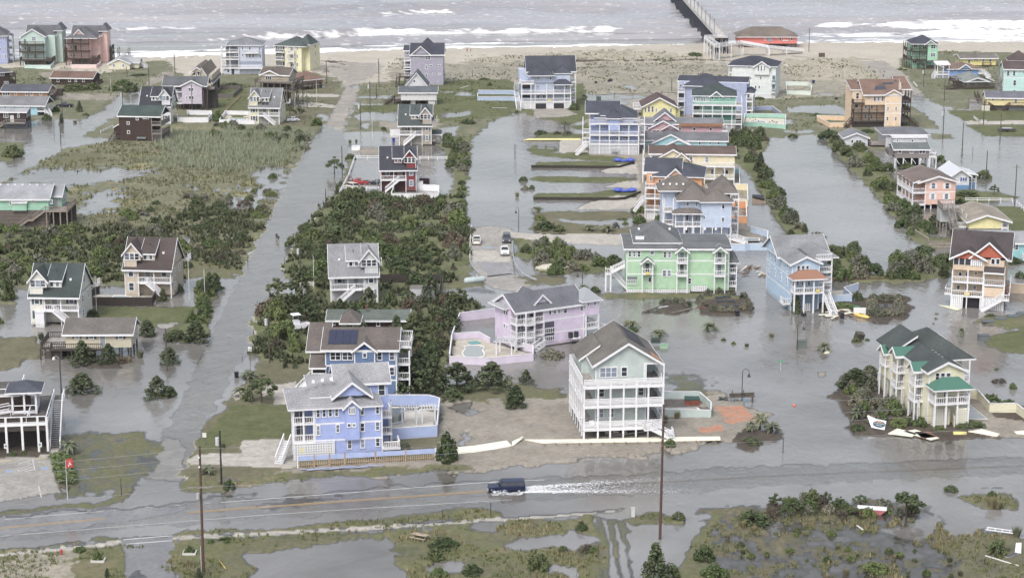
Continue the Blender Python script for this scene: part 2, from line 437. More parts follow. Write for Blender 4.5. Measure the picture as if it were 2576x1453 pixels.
# ---------------------------------------------------------------- land, flood water, sea
def cov(*stops):
 return stops
COVER={
 'mud':(.9,(.105,.092,.075),(.15,.135,.11)),
 'lawn':(.5,(.085,.098,.045),(.125,.13,.065)),
 'brownlawn':(.4,(.115,.11,.07),(.15,.14,.09)),
 'grass':(.25,(.17,.165,.11),(.12,.13,.075),(.15,.15,.10),(.20,.185,.135)),
 'marsh':(.12,(.25,.222,.125),(.13,.14,.08),(.185,.175,.12),(.11,.12,.07),(.21,.19,.125)),
 'wetmarsh':(.35,(.10,.088,.062),(.14,.125,.08),(.105,.10,.06),(.165,.145,.095)),
 'silt':(.4,(.46,.425,.375),(.56,.525,.47)),'wetroad':(.35,(.47,.465,.46),(.55,.54,.53)),
 'scrub':(.3,(.09,.1,.05),(.13,.14,.07),(.15,.145,.09)),
 'rough':(.22,(.17,.15,.095),(.115,.125,.06),(.14,.13,.085),(.09,.10,.055)),
 'dirt':(.3,(.22,.20,.17),(.29,.265,.225)),
 'sand':(.12,(.37,.34,.29),(.43,.395,.335)),
 'dune':(.16,(.36,.325,.265),(.27,.255,.19),(.39,.35,.29),(.21,.21,.145),(.34,.31,.25)),
 'flat':(.14,(.28,.255,.21),(.21,.20,.155),(.32,.29,.24),(.18,.175,.125)),
 'asphalt':(.35,(.22,.22,.232),(.275,.273,.278)),
 'lot':(.5,(.25,.24,.225),(.33,.315,.29)),
 'washed':(.4,(.25,.232,.21),(.33,.305,.27)),
 'concrete':(.6,(.34,.32,.285),(.42,.395,.355)),
 'mulch':(.8,(.06,.05,.042),(.09,.075,.06)),
 'clay':(1.1,(.43,.2,.13),(.34,.225,.165)),
}
LAND=[]
def land(poly,h,cover,pert=1.6,amp=.1):LAND.append((poly,h,cover,pert,amp))
W_=lambda poly,pert=1.2:land(poly,-.3,'mud',pert,.03)
land([(-400,146),(0,152),(355,145),(659,138),(774,135),(1019,123),(1288,119),(1538,115),(1773,111),(2020,108),(3000,102),(3000,230),(2300,190),(2100,245),(1900,255),(1600,240),(1300,218),(1100,215),(900,215),(560,195),(300,195),(-400,195)],.3,'sand',3)
land([(1170,150),(1300,142),(1500,130),(1700,135),(1790,150),(1720,162),(1500,165),(1300,165),(1180,170)],.75,'dune',6,.5)
land([(960,180),(1020,150),(1120,160),(1330,158),(1600,160),(1800,160),(1880,165),(1990,170),(2100,155),(2160,165),(2200,195),(2260,240),(2100,250),(1900,255),(1600,240),(1300,225),(1000,215)],.3,'flat',5,.2)
land([(2090,150),(2170,148),(2200,175),(2290,200),(2260,215),(2110,205)],.5,'dune',5,.4)
land([(1960,150),(2130,152),(2230,190),(2160,215),(2000,200)],.5,'dune',5,.4)
land([(1300,158),(1413,156),(1550,154.5),(1760,152.5),(1905,156.5),(1905,158.5),(1760,155),(1550,157),(1413,159)],.35,'mulch',2)
land([(1400,172),(1480,170),(1560,171),(1480,173)],.32,'mulch',2);land([(780,157),(850,155),(900,160),(850,160)],.35,'mulch',1.5)
land([(-400,180),(60,172),(150,180),(200,190),(290,182),(340,160),(420,152),(440,180),(470,195),(560,188),(640,186),(690,192),(760,178),(850,200),(868,222),(845,262),(823,307),(805,325),(771,366),(726,453),(694,513),(666,576),(640,640),(612,675),(592,697),(500,697),(445,697),(300,720),(225,720),(80,705),(40,738),(30,765),(-50,772),(-400,780)],.35,'grass',1.5)
land([(100,188),(170,172),(185,180),(140,200),(105,196)],.4,'dirt');land([(360,215),(400,185),(440,182),(430,200),(390,215)],.3,'dirt')
land([(150,240),(300,240),(290,252),(150,252)],.3,'dirt',2)
land([(640,215),(850,205),(845,262),(823,307),(790,320),(700,320),(690,260)],.3,'brownlawn')
land([(744,237),(858,240),(850,246),(744,246)],.2,'concrete',.3);land([(744,258),(790,260),(845,267),(840,273),(744,270)],.2,'concrete',.3)
W_([(775,217),(812,216),(812,221),(775,221)]);W_([(775,231),(795,231),(795,234),(775,234)]);W_([(800,286),(826,285),(822,304),(806,305)])
land([(540,210),(620,215),(630,300),(540,300)],.35,'lawn');land([(415,310),(525,310),(525,345),(415,350)],.3,'lawn')
W_([(465,316),(525,315),(520,322),(480,330)])
land([(30,350),(275,352),(500,300),(560,330),(790,330),(760,380),(720,450),(660,570),(600,690),(445,697),(225,720),(-100,720),(-100,480)],.16,'marsh',4,.19)
land([(130,387),(250,388),(255,412),(140,412)],.3,'rough')
land([(-300,565),(180,575),(330,600),(320,700),(80,705),(-300,760)],.3,'scrub',3)
land([(430,620),(600,620),(612,675),(592,697),(445,697)],.25,'rough',2)
W_([(-400,470),(-60,480),(0,460),(40,440),(80,420),(165,372),(270,358),(275,350),(215,338),(300,292),(360,262),(380,240),(352,228),(295,243),(262,272),(215,300),(105,298),(30,318),(0,328),(-400,345)])
land([(140,258),(262,272),(250,285),(215,298),(150,292)],.2,'grass');land([(-60,358),(55,358),(70,375),(40,402),(-60,412)],.2,'scrub')
land([(212,340),(235,330),(285,335),(280,350),(225,346)],.15,'grass');land([(265,305),(300,288),(300,303)],.15,'grass')
W_([(0,461),(40,441),(125,421),(225,427),(375,422),(390,436),(275,458),(175,466)],3)
W_([(215,490),(300,470),(310,520),(260,535),(200,530)],5);W_([(470,470),(490,465),(500,475),(475,482)],2);W_([(525,510),(600,500),(644,495),(640,530),(560,530)],6)
W_([(440,595),(500,590),(510,615),(445,610)],4);W_([(545,478),(575,476),(572,490),(550,488)],3);W_([(650,430),(720,415),(740,440),(650,520),(620,500)],5)
land([(850,158),(960,162),(950,190),(905,215),(870,222),(850,200),(790,178)],.5,'washed',3)
land([(870,220),(848,262),(823,307),(818,320),(863,332),(872,300),(899,245),(906,222)],.1,'washed',.3,.1)
land([(820,318),(771,366),(726,453),(694,513),(666,576),(612,673),(520,870),(400,1116),(360,1204),(455,1212),(497,1107),(590,930),(640,860),(700,740),(760,590),(835,490),(880,380),(863,330)],-.1,'silt',.8,.07)
land([(415,1095),(452,1100),(470,1130),(455,1212),(362,1203),(395,1130)],.015,'lot',.3,.02)
land([(905,212),(1010,205),(1300,212),(1345,292),(1300,282),(1240,305),(1188,350),(1182,400),(1172,480),(1162,560),(1185,590),(1182,640),(1190,725),(1130,732),(1100,715),(950,745),(830,765),(712,692),(725,640),(765,575),(800,540),(830,495),(850,480),(878,400),(890,365),(863,332),(899,245)],.28,'grass',1.3)
land([(1000,205),(1290,205),(1300,290),(1110,310),(1000,260)],.3,'lawn',3);land([(905,265),(1000,265),(1000,285),(900,288)],.25,'lawn')
land([(950,310),(1000,305),(1110,303),(1100,325),(980,330)],.25,'dirt')
land([(712,692),(725,640),(765,575),(800,540),(840,498),(1170,500),(1162,560),(1185,590),(1182,700),(1100,715),(950,745),(830,765)],.3,'scrub',1)
for p in ([(891,396),(1119,394),(1142,428),(1134,483),(1104,503),(1104,490),(957,488),(859,490),(874,446)],[(866,332),(960,330),(1010,345),(1090,362),(1130,395),(890,396),(880,365)],[(889,291),(914,283),(999,283),(1001,305),(894,305)],
          [(904,241),(989,240),(984,249),(899,248)],[(894,260),(967,260),(967,266),(892,266)],[(1107,288),(1182,280),(1179,290),(1119,298)],[(1104,323),(1152,316),(1152,333),(1120,364),(1104,364)],[(1145,232),(1190,233),(1190,243),(1150,242)],
          [(905,312),(930,308),(928,325),(905,325)],[(1105,230),(1142,229),(1142,232),(1105,233)]):W_(p)
land([(868,479),(910,479),(955,486),(955,500),(865,500)],.1,'brownlawn',.5);land([(890,368),(1000,375),(1000,390),(905,394)],.1,'dirt')
land([(1122,345),(1180,350),(1182,400),(1172,480),(1162,560),(1150,500),(1140,420),(1120,395)],.3,'scrub',1)
land([(1110,690),(1190,690),(1215,725),(1130,735)],.2,'rough')
land([(1110,732),(1200,722),(1260,735),(1220,742)],-.05,'asphalt',1)
land([(640,800),(680,745),(720,742),(830,765),(950,745),(1110,738),(1170,742),(1215,772),(1160,800),(1140,860),(1128,900),(1120,960),(1110,1015),(985,1010),(730,1000),(640,915),(635,860)],.25,'scrub',1.2)
land([(640,912),(785,905),(785,960),(720,975),(650,950)],.22,'brownlawn',.6)
land([(560,1022),(590,985),(640,920),(780,915),(1110,960),(1110,1150),(750,1185),(470,1225),(450,1214),(497,1107),(530,1060)],.2,'brownlawn',1)
land([(548,1075),(575,1022),(735,1022),(735,1104),(640,1110),(590,1120),(500,1145),(500,1105)],.25,'lawn',.6)
land([(660,975),(745,962),(735,1020),(690,1020),(688,990),(660,1000)],.27,'concrete',.2);land([(583,990),(620,985),(622,1000),(600,1008),(583,1000)],.3,'concrete',.4)
land([(607,1112),(700,1107),(745,1125),(748,1180),(690,1178),(610,1175),(480,1172),(470,1160),(500,1145),(605,1144)],.24,'concrete',.2)
land([(695,1110),(740,1112),(747,1165),(715,1160),(705,1135)],.25,'lot',.4)
W_([(644,1195),(730,1188),(735,1212),(660,1222),(600,1226),(590,1205)],1.5);W_([(556,1200),(600,1198),(590,1215),(560,1216)])
land([(1100,1150),(1110,1010),(1180,960),(1290,965),(1350,985),(1430,985),(1670,1040),(1720,965),(1830,990),(1920,1040),(1905,1075),(1850,1115),(1815,1120),(1640,1145),(1200,1182),(850,1202),(640,1217),(480,1237),(450,1225),(750,1182)],.3,'dirt',1.6,.12)
land([(480,1237),(640,1217),(850,1202),(1200,1182),(1180,1172),(950,1182),(750,1190),(600,1200),(450,1222)],.15,'rough',1,.1)
land([(1120,965),(1200,955),(1330,965),(1420,985),(1420,1000),(1300,1010),(1150,1010)],.2,'rough',2,.1);W_([(1140,1020),(1200,1012),(1180,1050),(1160,1055)],2);W_([(1160,1095),(1180,1090),(1175,1125),(1160,1120)],1)
land([(1797,1027),(1870,1025),(1900,1060),(1830,1070)],.34,'clay',.25,.06);land([(1760,1078),(1810,1070),(1820,1085),(1765,1092)],.34,'clay',.5,.1)
land([(1665,960),(1720,935),(1790,960),(1790,990),(1700,995)],.02,'rough',3,.1)
W_([(1015,985),(1110,985),(1110,1005),(1015,1005)])
land([(1621,789),(1656,775),(1688,754),(1746,772),(1738,787),(1688,792)],.2,'mulch');land([(1748,764),(1778,742),(1851,737),(1889,764),(1898,790),(1838,797),(1763,790)],.2,'mulch')
land([(2170,752),(2232,737),(2282,752),(2290,790),(2277,808),(2207,810),(2127,798),(2067,795),(2065,765)],.2,'mulch')
land([(2092,987),(2122,930),(2220,945),(2235,980),(2440,1000),(2576,1025),(2680,1060),(2680,1100),(2400,1108),(2300,1100),(2139,1095),(2130,1062),(2092,1007)],.22,'mulch',1.2)
land([(2420,1005),(2450,1000),(2500,1050),(2560,1060),(2640,1080),(2640,1105),(2480,1100),(2425,1080)],.25,'dirt',.6)
land([(2482,867),(2520,835),(2700,815),(2700,890),(2530,883)],.25,'lawn',1.2);land([(2445,812),(2482,800),(2560,786),(2700,775),(2700,826),(2532,827)],.3,'rough',1)
land([(1840,1115),(1870,1085),(1950,1080),(1955,1110),(1920,1130),(1870,1132)],.2,'mulch')
land([(1640,1120),(1660,1105),(1690,1110),(1680,1125)],.25,'rough');land([(2055,935),(2080,935),(2078,947),(2060,948)],.1,'dirt',.4)
land([(1500,740),(1575,735),(1840,738),(1855,752),(1580,752),(1530,755)],.12,'rough',.8)
land([(1290,600),(1420,612),(1500,642),(1560,650),(1540,682),(1480,687),(1380,690),(1330,650),(1292,640)],.14,'scrub',2)
land([(1185,575),(1232,568),(1290,575),(1292,640),(1296,692),(1345,712),(1310,735),(1240,725),(1200,700),(1184,660)],.22,'lot',.3)
land([(1190,632),(1250,634),(1285,640),(1284,660),(1190,660)],.24,'concrete',.2);land([(1196,662),(1284,662),(1296,692),(1230,698)],.23,'asphalt',.3)
land([(1295,700),(1345,690),(1420,700),(1430,715),(1345,720)],.1,'brownlawn',1)
land([(1262,580),(1320,585),(1371,590),(1503,589),(1610,591),(1610,618),(1500,616),(1388,611),(1288,598),(1262,592)],.2,'concrete',.3,.12)
land([(1328,576),(1348,540),(1423,560),(1560,571),(1663,568),(1651,588),(1513,588),(1363,588)],.2,'brownlawn',.8)
for p in ([(1328,386),(1483,387),(1598,396),(1551,407),(1473,403),(1356,391)],[(1342,413),(1353,408),(1463,406),(1551,408),(1593,408),(1558,420),(1533,421),(1342,418)],[(1333,448),(1353,443),(1538,446),(1598,447),(1576,458),(1513,461),(1363,458),(1335,453)],
          [(1339,493),(1353,486),(1488,486),(1538,478),(1613,478),(1611,486),(1571,500),(1345,500)]):land(p,.22,'lawn',.5)
land([(1338,536),(1393,531),(1583,532),(1596,549),(1513,557),(1396,550),(1343,543)],.15,'brownlawn',.5)
land([(1470,290),(1660,240),(1900,250),(1935,345),(1850,400),(1870,470),(1872,560),(1930,600),(1850,622),(1690,612),(1600,568),(1600,400),(1480,392)],.16,'dirt',.6)
land([(1506,431),(1553,417),(1605,413),(1605,438),(1528,436)],.15,'concrete',.4);land([(1553,460),(1605,453),(1613,476),(1513,471)],.15,'concrete',.4);land([(1473,511),(1553,493),(1600,496),(1600,528),(1448,528)],.1,'concrete',.4,.1)
land([(1410,350),(1483,345),(1483,386),(1405,386)],.22,'concrete',.3);land([(1333,350),(1376,333),(1480,338),(1463,352)],.25,'lawn',.4);land([(1325,376),(1345,366),(1390,366),(1405,378),(1385,388),(1340,388)],.2,'lawn',.4)
land([(1435,318),(1480,310),(1480,328),(1450,326)],.2,'lawn',.4)
land([(1285,270),(1300,212),(1470,212),(1480,300),(1430,314),(1345,294)],.3,'lawn',1);land([(1342,276),(1423,275),(1451,291),(1396,299),(1346,297)],.32,'washed',.3)
W_([(1523,255),(1576,240),(1613,238),(1616,248),(1573,262)]);W_([(1571,213),(1601,213),(1593,230),(1576,228)],2)
land([(1575,252),(1620,246),(1660,250),(1640,265),(1575,268)],.2,'washed')
land([(1850,255),(2100,245),(2200,235),(2240,300),(2335,330),(2260,347),(2230,382),(2160,372),(2060,337),(1940,350),(1900,335)],.25,'grass',1.5);
for p in ([(1982,270),(2107,263),(2132,280),(2127,288),(1982,283)],[(2170,299),(2262,299),(2252,308),(2177,306)],[(1975,328),(2050,328),(2042,335),(1977,335)],[(2050,234),(2100,236),(2098,240),(2060,240)],[(1960,303),(1990,300),(1990,312),(1965,312)]):W_(p)
land([(2290,265),(2322,283),(2365,323),(2332,323),(2270,325),(2270,260)],.25,'grass',.8);land([(2337,336),(2392,338),(2402,350),(2345,350)],.15,'grass',.6)
land([(2262,150),(2357,130),(2800,140),(2800,273),(2407,275),(2352,263),(2307,225),(2270,185)],.28,'grass',1.5);land([(2382,278),(2800,278),(2800,310),(2432,310)],.25,'lawn',.8);land([(2430,315),(2800,315),(2800,345),(2477,343)],.2,'lawn',.8)
land([(2422,306),(2800,304),(2800,312),(2436,313)],.2,'concrete',.5)
land([(2160,158),(2222,156),(2262,180),(2300,215),(2325,245),(2290,252),(2250,215),(2200,190)],.5,'washed',1.2)
W_([(2290,232),(2318,245),(2345,268),(2330,275),(2300,255)],2)
land([(2402,474),(2507,483),(2567,498),(2545,504),(2430,514),(2402,519)],.2,'scrub',1);land([(2490,519),(2572,519),(2680,578),(2680,600),(2537,580)],.2,'lawn',.6)
land([(2060,333),(2160,365),(2230,420),(2270,480),(2330,560),(2352,625),(2300,602),(2230,525),(2150,433),(2080,360)],.25,'scrub',1);land([(1830,322),(1940,350),(1905,400),(1962,480),(1995,550),(2045,600),(2095,620),(2150,690),(2080,700),(2000,602),(1960,560),(1910,480),(1870,420),(1830,400)],.25,'scrub',1)
land([(2080,640),(2145,625),(2200,690),(2240,692),(2260,650),(2330,640),(2395,665),(2395,700),(2260,712),(2080,708)],.2,'scrub',1)
land([(2205,650),(2235,650),(2230,680),(2205,675)],-.3,'mud',1)
land([(2280,600),(2400,595),(2400,625),(2330,625)],.1,'scrub',1)
land([(2380,560),(2460,560),(2460,590),(2380,595)],.1,'mud')
land([(-200,847),(93,849),(110,897),(65,907),(50,925),(0,932),(-200,940)],.25,'brownlawn',1);land([(225,774),(490,772),(472,813),(380,820),(330,812),(240,800)],.25,'lawn',.6);land([(232,742),(395,742),(390,766),(225,766)],.26,'concrete',.2)
land([(505,735),(540,700),(546,735),(522,790),(528,850),(470,860),(420,858),(425,822),(475,815)],.2,'scrub',.8);land([(180,905),(330,900),(300,926),(225,928)],.15,'mulch',.8);land([(365,985),(440,985),(420,1003),(375,1003)],.12,'scrub',.6);land([(395,815),(450,812),(440,822),(395,830)],.1,'lot',.5)
land([(140,1096),(360,1089),(403,1117),(360,1207),(320,1234),(213,1252),(150,1250),(130,1152)],.045,'rough',1.5,.16)
land([(-200,1148),(130,1152),(150,1238),(0,1262),(-200,1280)],.12,'lot',.3);land([(-200,1100),(132,1095),(132,1150),(-200,1156)],.2,'mulch',.4);land([(122,1050),(137,1055),(149,1148),(100,1152),(98,1145),(128,1145)],.24,'concrete',.1)
land([(130,1150),(150,1148),(185,1215),(160,1228),(145,1210)],.2,'mulch',.4)
HT=[(-400,1336),(10,1300),(261,1279),(644,1249),(1227,1206),(1663,1186),(1932,1171),(2576,1147),(3000,1132)];HB=[(3000,1178),(2576,1192),(1932,1222),(1288,1262),(644,1306),(0,1360),(-400,1394)]
land(HT+HB,-.1,'wetroad',.8,.05)
land([(-400,1336),(10,1300),(261,1279),(644,1249),(1227,1206),(1330,1203),(1288,1262),(644,1306),(0,1360),(-400,1394)],-.065,'wetroad',.8,.05)
land([(-400,1336),(10,1300),(261,1279),(380,1269),(470,1275),(420,1296),(250,1320),(0,1350),(-400,1385)],.03,'asphalt',.8,.03);land([(640,1258),(820,1245),(900,1244),(800,1262),(660,1275)],.0,'asphalt',1.5,.03)
land([(-300,1302),(0,1297),(150,1282),(260,1276),(308,1258),(347,1229),(330,1224),(285,1240),(290,1250),(250,1262),(150,1272),(0,1288),(-300,1296)],.12,'rough',.6)
land([(450,1212),(560,1205),(590,1218),(560,1240),(480,1240),(448,1228)],.1,'rough',.8);land([(515,1250),(650,1240),(640,1246),(530,1254)],.06,'rough',.5)
land([(-300,1408),(175,1388),(313,1368),(323,1453),(330,1520),(-300,1530)],.25,'rough',.8);land([(-100,1415),(180,1390),(200,1440),(100,1500),(-100,1500)],.28,'flat',2);land([(232,1352),(252,1346),(300,1354),(306,1360),(240,1364)],.12,'rough',.5)
land([(-300,1395),(0,1384),(200,1366),(240,1362),(200,1374),(0,1396),(-300,1412)],.08,'marsh',.8)
land([(-300,1418),(0,1395),(200,1373),(308,1358),(313,1367),(175,1387),(0,1403),(-300,1426)],.26,'concrete',.05,.02)
land([(306,1352),(436,1343),(443,1530),(326,1530)],.012,'asphalt',.3,.025)
land([(435,1356),(644,1346),(869,1336),(1000,1335),(1288,1308),(1400,1300),(1510,1292),(1512,1530),(995,1530),(1010,1440),(985,1390),(995,1352),(880,1360),(800,1372),(644,1385),(612,1392),(632,1440),(625,1530),(442,1530)],.14,'rough',1.2,.15)
land([(440,1342),(475,1328),(500,1335),(644,1330),(869,1312),(1069,1290),(1185,1276),(1262,1286),(1262,1300),(1069,1315),(869,1328),(644,1338),(435,1349)],.15,'rough',.6)
land([(435,1349),(644,1339),(869,1328),(1069,1315),(1288,1299),(1488,1286),(1576,1277),(1560,1288),(1488,1294),(1288,1309),(1069,1324),(869,1337),(644,1348),(435,1358)],.06,'concrete',.15,.07)
W_([(1288,1350),(1438,1336),(1500,1352),(1503,1372),(1393,1377),(1288,1387),(1280,1370)],1.2);W_([(1380,1430),(1440,1425),(1430,1450),(1390,1455)],1.5);W_([(1090,1420),(1150,1415),(1160,1440),(1100,1440)],1.2);W_([(1180,1320),(1280,1312),(1270,1325),(1190,1332)],1)
land([(1508,1299),(1576,1304),(1600,1530),(1510,1530)],.04,'rough',.6,.1)
W_([(1518,1304),(1528,1307),(1548,1414),(1555,1453),(1555,1530),(1535,1530),(1536,1389)],.3);W_([(1548,1314),(1553,1314),(1576,1389),(1584,1453),(1590,1530),(1571,1500)],.3)
land([(1571,1304),(1653,1285),(1725,1305),(1713,1314),(1598,1318)],.15,'rough',.8)
land([(1755,1300),(1815,1280),(1932,1270),(2100,1264),(2230,1262),(2330,1265),(2345,1290),(2380,1320),(2420,1345),(2576,1350),(2800,1350),(2800,1530),(1690,1530),(1700,1450),(1720,1400),(1750,1360)],.02,'wetmarsh',1.6,.26)
land([(1700,1450),(1720,1400),(1760,1330),(1790,1290),(1820,1290),(1790,1350),(1800,1420),(1810,1530),(1690,1530)],.1,'rough',.6,.1);land([(2390,1330),(2480,1340),(2700,1360),(2700,1530),(2470,1530),(2400,1420)],.09,'brownlawn',2,.15)
W_([(2232,1335),(2327,1289),(2362,1309),(2355,1342),(2295,1364),(2257,1354)],1.2)
land([(2020,1352),(2157,1327),(2257,1364),(2407,1389),(2432,1460),(1960,1470),(1940,1400)],-.035,'wetmarsh',2,.24)
land([(2397,1249),(2452,1242),(2542,1242),(2567,1269),(2552,1287),(2470,1282)],.13,'rough',.8);land([(2462,1227),(2520,1222),(2522,1226),(2470,1229)],.08,'rough',.4)
# --- grid in the world, finer towards the viewer
def grid_rows():
 d=[225.0]
 while d[-1]<860:d.append(d[-1]*1.0021)
 return np.array([-600,0,120,190]+d+[900.0])
RY=grid_rows();NX=780
tx=np.linspace(-.30,.30,NX);TX=np.concatenate([[-2,-1.4,-.8,-.42],tx,[.42,.8,1.4,2]])
scl=np.maximum(RY,225)
GX=TX[None,:]*scl[:,None];GY=np.repeat(RY[:,None],len(TX),1)
gx,gy=GX.ravel(),GY.ravel()
hgt=np.full(gx.shape,-.32);colr=np.zeros((gx.size,3))
def cover_col(c,x,y,s):
 st=COVER[c];f=st[0];cs=np.array(st[1:])
 t=np.clip((fbm(x*f,y*f,11+s,4)-.22)/.56,0,.9999)
 t=np.clip(t+(vn(x*1.7,y*1.7,90+s)-.5)*.5,0,.9999)*(len(cs)-1)
 i=t.astype(int);k=(t-i)[:,None]
 i2=np.minimum(i+1,len(cs)-1)
 return cs[i]*(1-k)+cs[i2]*k
colr[:]=cover_col('mud',gx,gy,0)
N1=fbm(gx*.35,gy*.35,1,4)-.5;N2=fbm(gx*.35,gy*.35,2,4)-.5
NA=fbm(gx*.22,gy*.22,5,5)-.5
NB=NA*.55+(fbm(gx*.85,gy*.6,6,4)-.5)*.75
for k,(poly,h,cv,pe,am) in enumerate(LAND):
 wp=[G(*p) for p in poly]
 m=inpoly(gx+N1*pe*3.2,gy+N2*pe*5.0,[(p.x,p.y) for p in wp])
 hgt[m]=h+(NB if cv in ('rough','marsh','grass','wetmarsh') else NA)[m]*am*2;colr[m]=cover_col(cv,gx[m],gy[m],k)
H2=hgt.reshape(GX.shape)
for _ in range(1):
 H2[1:-1,1:-1]=(H2[1:-1,1:-1]*2+H2[:-2,1:-1]+H2[2:,1:-1]+H2[1:-1,:-2]+H2[1:-1,2:])/6
dn=fbm(gx*.05,gy*.05,77,3).reshape(GX.shape)
H2+=np.clip((H2-.6)*1.2,0,1)*(dn-.4)*2.2
H2[:,:4]=np.minimum(H2[:,:4],-.3)
wet=np.clip(1-(H2.ravel()-.0)/.09,0,1)*(H2.ravel()<.12);shore=wet*(H2.ravel()>-.03)
colr*=(1-.33*shore)[:,None]
# --- quads -> mesh quickly
def np_mesh(name,V,F,mat,attrs=(),smooth=False):
 me=bpy.data.meshes.new(name);k=F.shape[1]
 me.vertices.add(len(V));me.vertices.foreach_set("co",V.astype(np.float32).ravel())
 me.loops.add(F.size);me.loops.foreach_set("vertex_index",F.astype(np.int32).ravel())
 me.polygons.add(len(F));me.polygons.foreach_set("loop_start",np.arange(0,F.size,k,dtype=np.int32))
 if smooth:me.polygons.foreach_set("use_smooth",np.ones(len(F),bool))
 me.materials.append(mat)
 for nm,typ,arr in attrs:
  a=me.attributes.new(nm,typ,'POINT')
  if typ=='FLOAT_COLOR':a.data.foreach_set("color",np.c_[arr,np.ones(len(arr))].astype(np.float32).ravel())
  else:a.data.foreach_set("value",arr.astype(np.float32).ravel())
 me.update(calc_edges=True);me.validate();return me
def grid_faces(nr,nc,keep=None):
 i=np.arange(nr*nc).reshape(nr,nc)
 F=np.stack([i[:-1,:-1],i[:-1,1:],i[1:,1:],i[1:,:-1]],-1).reshape(-1,4)
 if keep is not None:
  kk=keep.reshape(nr,nc);q=(kk[:-1,:-1] | kk[:-1,1:] | kk[1:,1:] | kk[1:,:-1]).ravel();F=F[q]
 return F
def mat_ground():
 n=NT("ground_cover");at=n.n("ShaderNodeAttribute",attribute_name="cover")
 fine=n.tex(1.3,6,rough=.8);f2=n.ramp(fine,[(.25,(.62,.62,.6)),(.5,(1,1,1)),(.78,(1.38,1.36,1.3))])
 n.l(n.mixc(1.0,at.outputs["Color"],f2,'MULTIPLY'),n.b.inputs["Base Color"]);wa=n.n("ShaderNodeAttribute",attribute_name="wet").outputs["Fac"];n.l(n.math('SUBTRACT',.85,n.math('MULTIPLY',wa,.5)),n.b.inputs["Roughness"])
 n.l(n.math('ADD',n.math('MULTIPLY',wa,.4),.2),n.b.inputs["Specular IOR Level"])
 n.bump(fine,.5,.25);return n.m
V=np.c_[gx,gy,H2.ravel()]
ground=put('ground',np_mesh('ground',V,grid_faces(*GX.shape),mat_ground(),[("cover",'FLOAT_COLOR',colr),("wet",'FLOAT',wet)],True));tag(ground,kind='structure')
def ripple(n,sc,det,stretch,st,dist,rot=0):
 tc=n.n("ShaderNodeTexCoord");mp=n.n("ShaderNodeMapping");mp.inputs["Scale"].default_value=stretch;mp.inputs["Rotation"].default_value=(0,0,rot)
 n.l(tc.outputs["Object"],mp.inputs[0]);nz=n.n("ShaderNodeTexNoise");nz.inputs["Scale"].default_value=sc;nz.inputs["Detail"].default_value=det;n.l(mp.outputs[0],nz.inputs[0])
 return nz.outputs["Fac"]
def mat_flood():
 n=NT("flood_water");b=n.b;b.inputs["Roughness"].default_value=.1;b.inputs["IOR"].default_value=1.5
 big=n.tex(.03,4)
 n.l(n.ramp(big,[(.3,(.11,.102,.09)),(.5,(.17,.162,.15)),(.7,(.23,.223,.213))]),b.inputs["Base Color"])
 r1=ripple(n,1.1,3,(1,.55,1),0,0,.5);r2=ripple(n,.33,2,(1,.6,1),0,0,-.3)
 hh=n.math('ADD',n.math('MULTIPLY',r1,n.math('ADD',n.math('MULTIPLY',big,1.3),-.25)),n.math('MULTIPLY',r2,.8))
 bp=n.n("ShaderNodeBump");bp.inputs["Strength"].default_value=.9;bp.inputs["Distance"].default_value=.22;n.l(hh,bp.inputs["Height"]);n.l(bp.outputs[0],b.inputs["Normal"])
 at=n.n("ShaderNodeAttribute",attribute_name="depth")
 al=n.math('MINIMUM',n.math('ADD',n.math('MULTIPLY',at.outputs["Fac"],3.6),.06),1.0)
 tr=n.n("ShaderNodeBsdfTransparent");tr.inputs[0].default_value=(.9,.89,.87,1)
 gl=n.n("ShaderNodeBsdfGlossy");gl.inputs["Roughness"].default_value=.09;n.l(bp.outputs[0],gl.inputs["Normal"])
 fr=n.n("ShaderNodeFresnel");fr.inputs["IOR"].default_value=1.5;n.l(bp.outputs[0],fr.inputs["Normal"])
 m1=n.n("ShaderNodeMixShader");n.l(fr.outputs[0],m1.inputs[0]);n.l(tr.outputs[0],m1.inputs[1]);n.l(gl.outputs[0],m1.inputs[2])
 m2=n.n("ShaderNodeMixShader");n.l(al,m2.inputs[0]);n.l(m1.outputs[0],m2.inputs[1]);n.l(b.outputs[0],m2.inputs[2])
 n.l(m2.outputs[0],n.o.inputs[0]);return n.m
hf=H2.ravel();yl=GY.ravel()
Vw=np.c_[gx,gy,np.zeros_like(gx)]
water=put('flood_water',np_mesh('flood_water',Vw,grid_faces(GX.shape[0],GX.shape[1],hf<.004),mat_flood(),[("depth",'FLOAT',np.clip(-hf,0,1))],True));tag(water,kind='structure')
# --- sea beyond the beach: swell, breakers, foam
SHORE=[(-2600,260),(-400,150),(0,157),(355,149),(659,142),(774,140),(1019,127),(1288,124),(1538,119),(1773,116),(2020,112),(2576,110),(3000,106),(5200,90)]
sp=np.array([tuple(G(*p))[:2] for p in SHORE])
ys=np.concatenate([np.arange(730,1000,.8),1000*1.012**np.arange(0,40),[1900,2300,2500]])
xs=np.concatenate([[-1900,-1100,-600],np.arange(-340,340,1.1),[600,1100,1900]])
SX,SY=np.meshgrid(xs,ys);sx,sy=SX.ravel(),SY.ravel()
dist=sy-np.interp(sx,sp[:,0],sp[:,1])
wb=(fbm(sx*.008,sy*.02,31,3)-.5)*26
def crest(d0,wd,amp,seed,fx=.01):
 on=sst(.42,.62,fbm(sx*fx,sy*.004,seed,2));q=(dist+wb-d0)/wd
 return np.exp(-q*q)*amp*on,on,q
zz=(fbm(sx*.014,sy*.07,41,4)-.5)*2.6+(fbm(sx*.05,sy*.2,43,3)-.5)*.7;foam=np.zeros_like(sx)
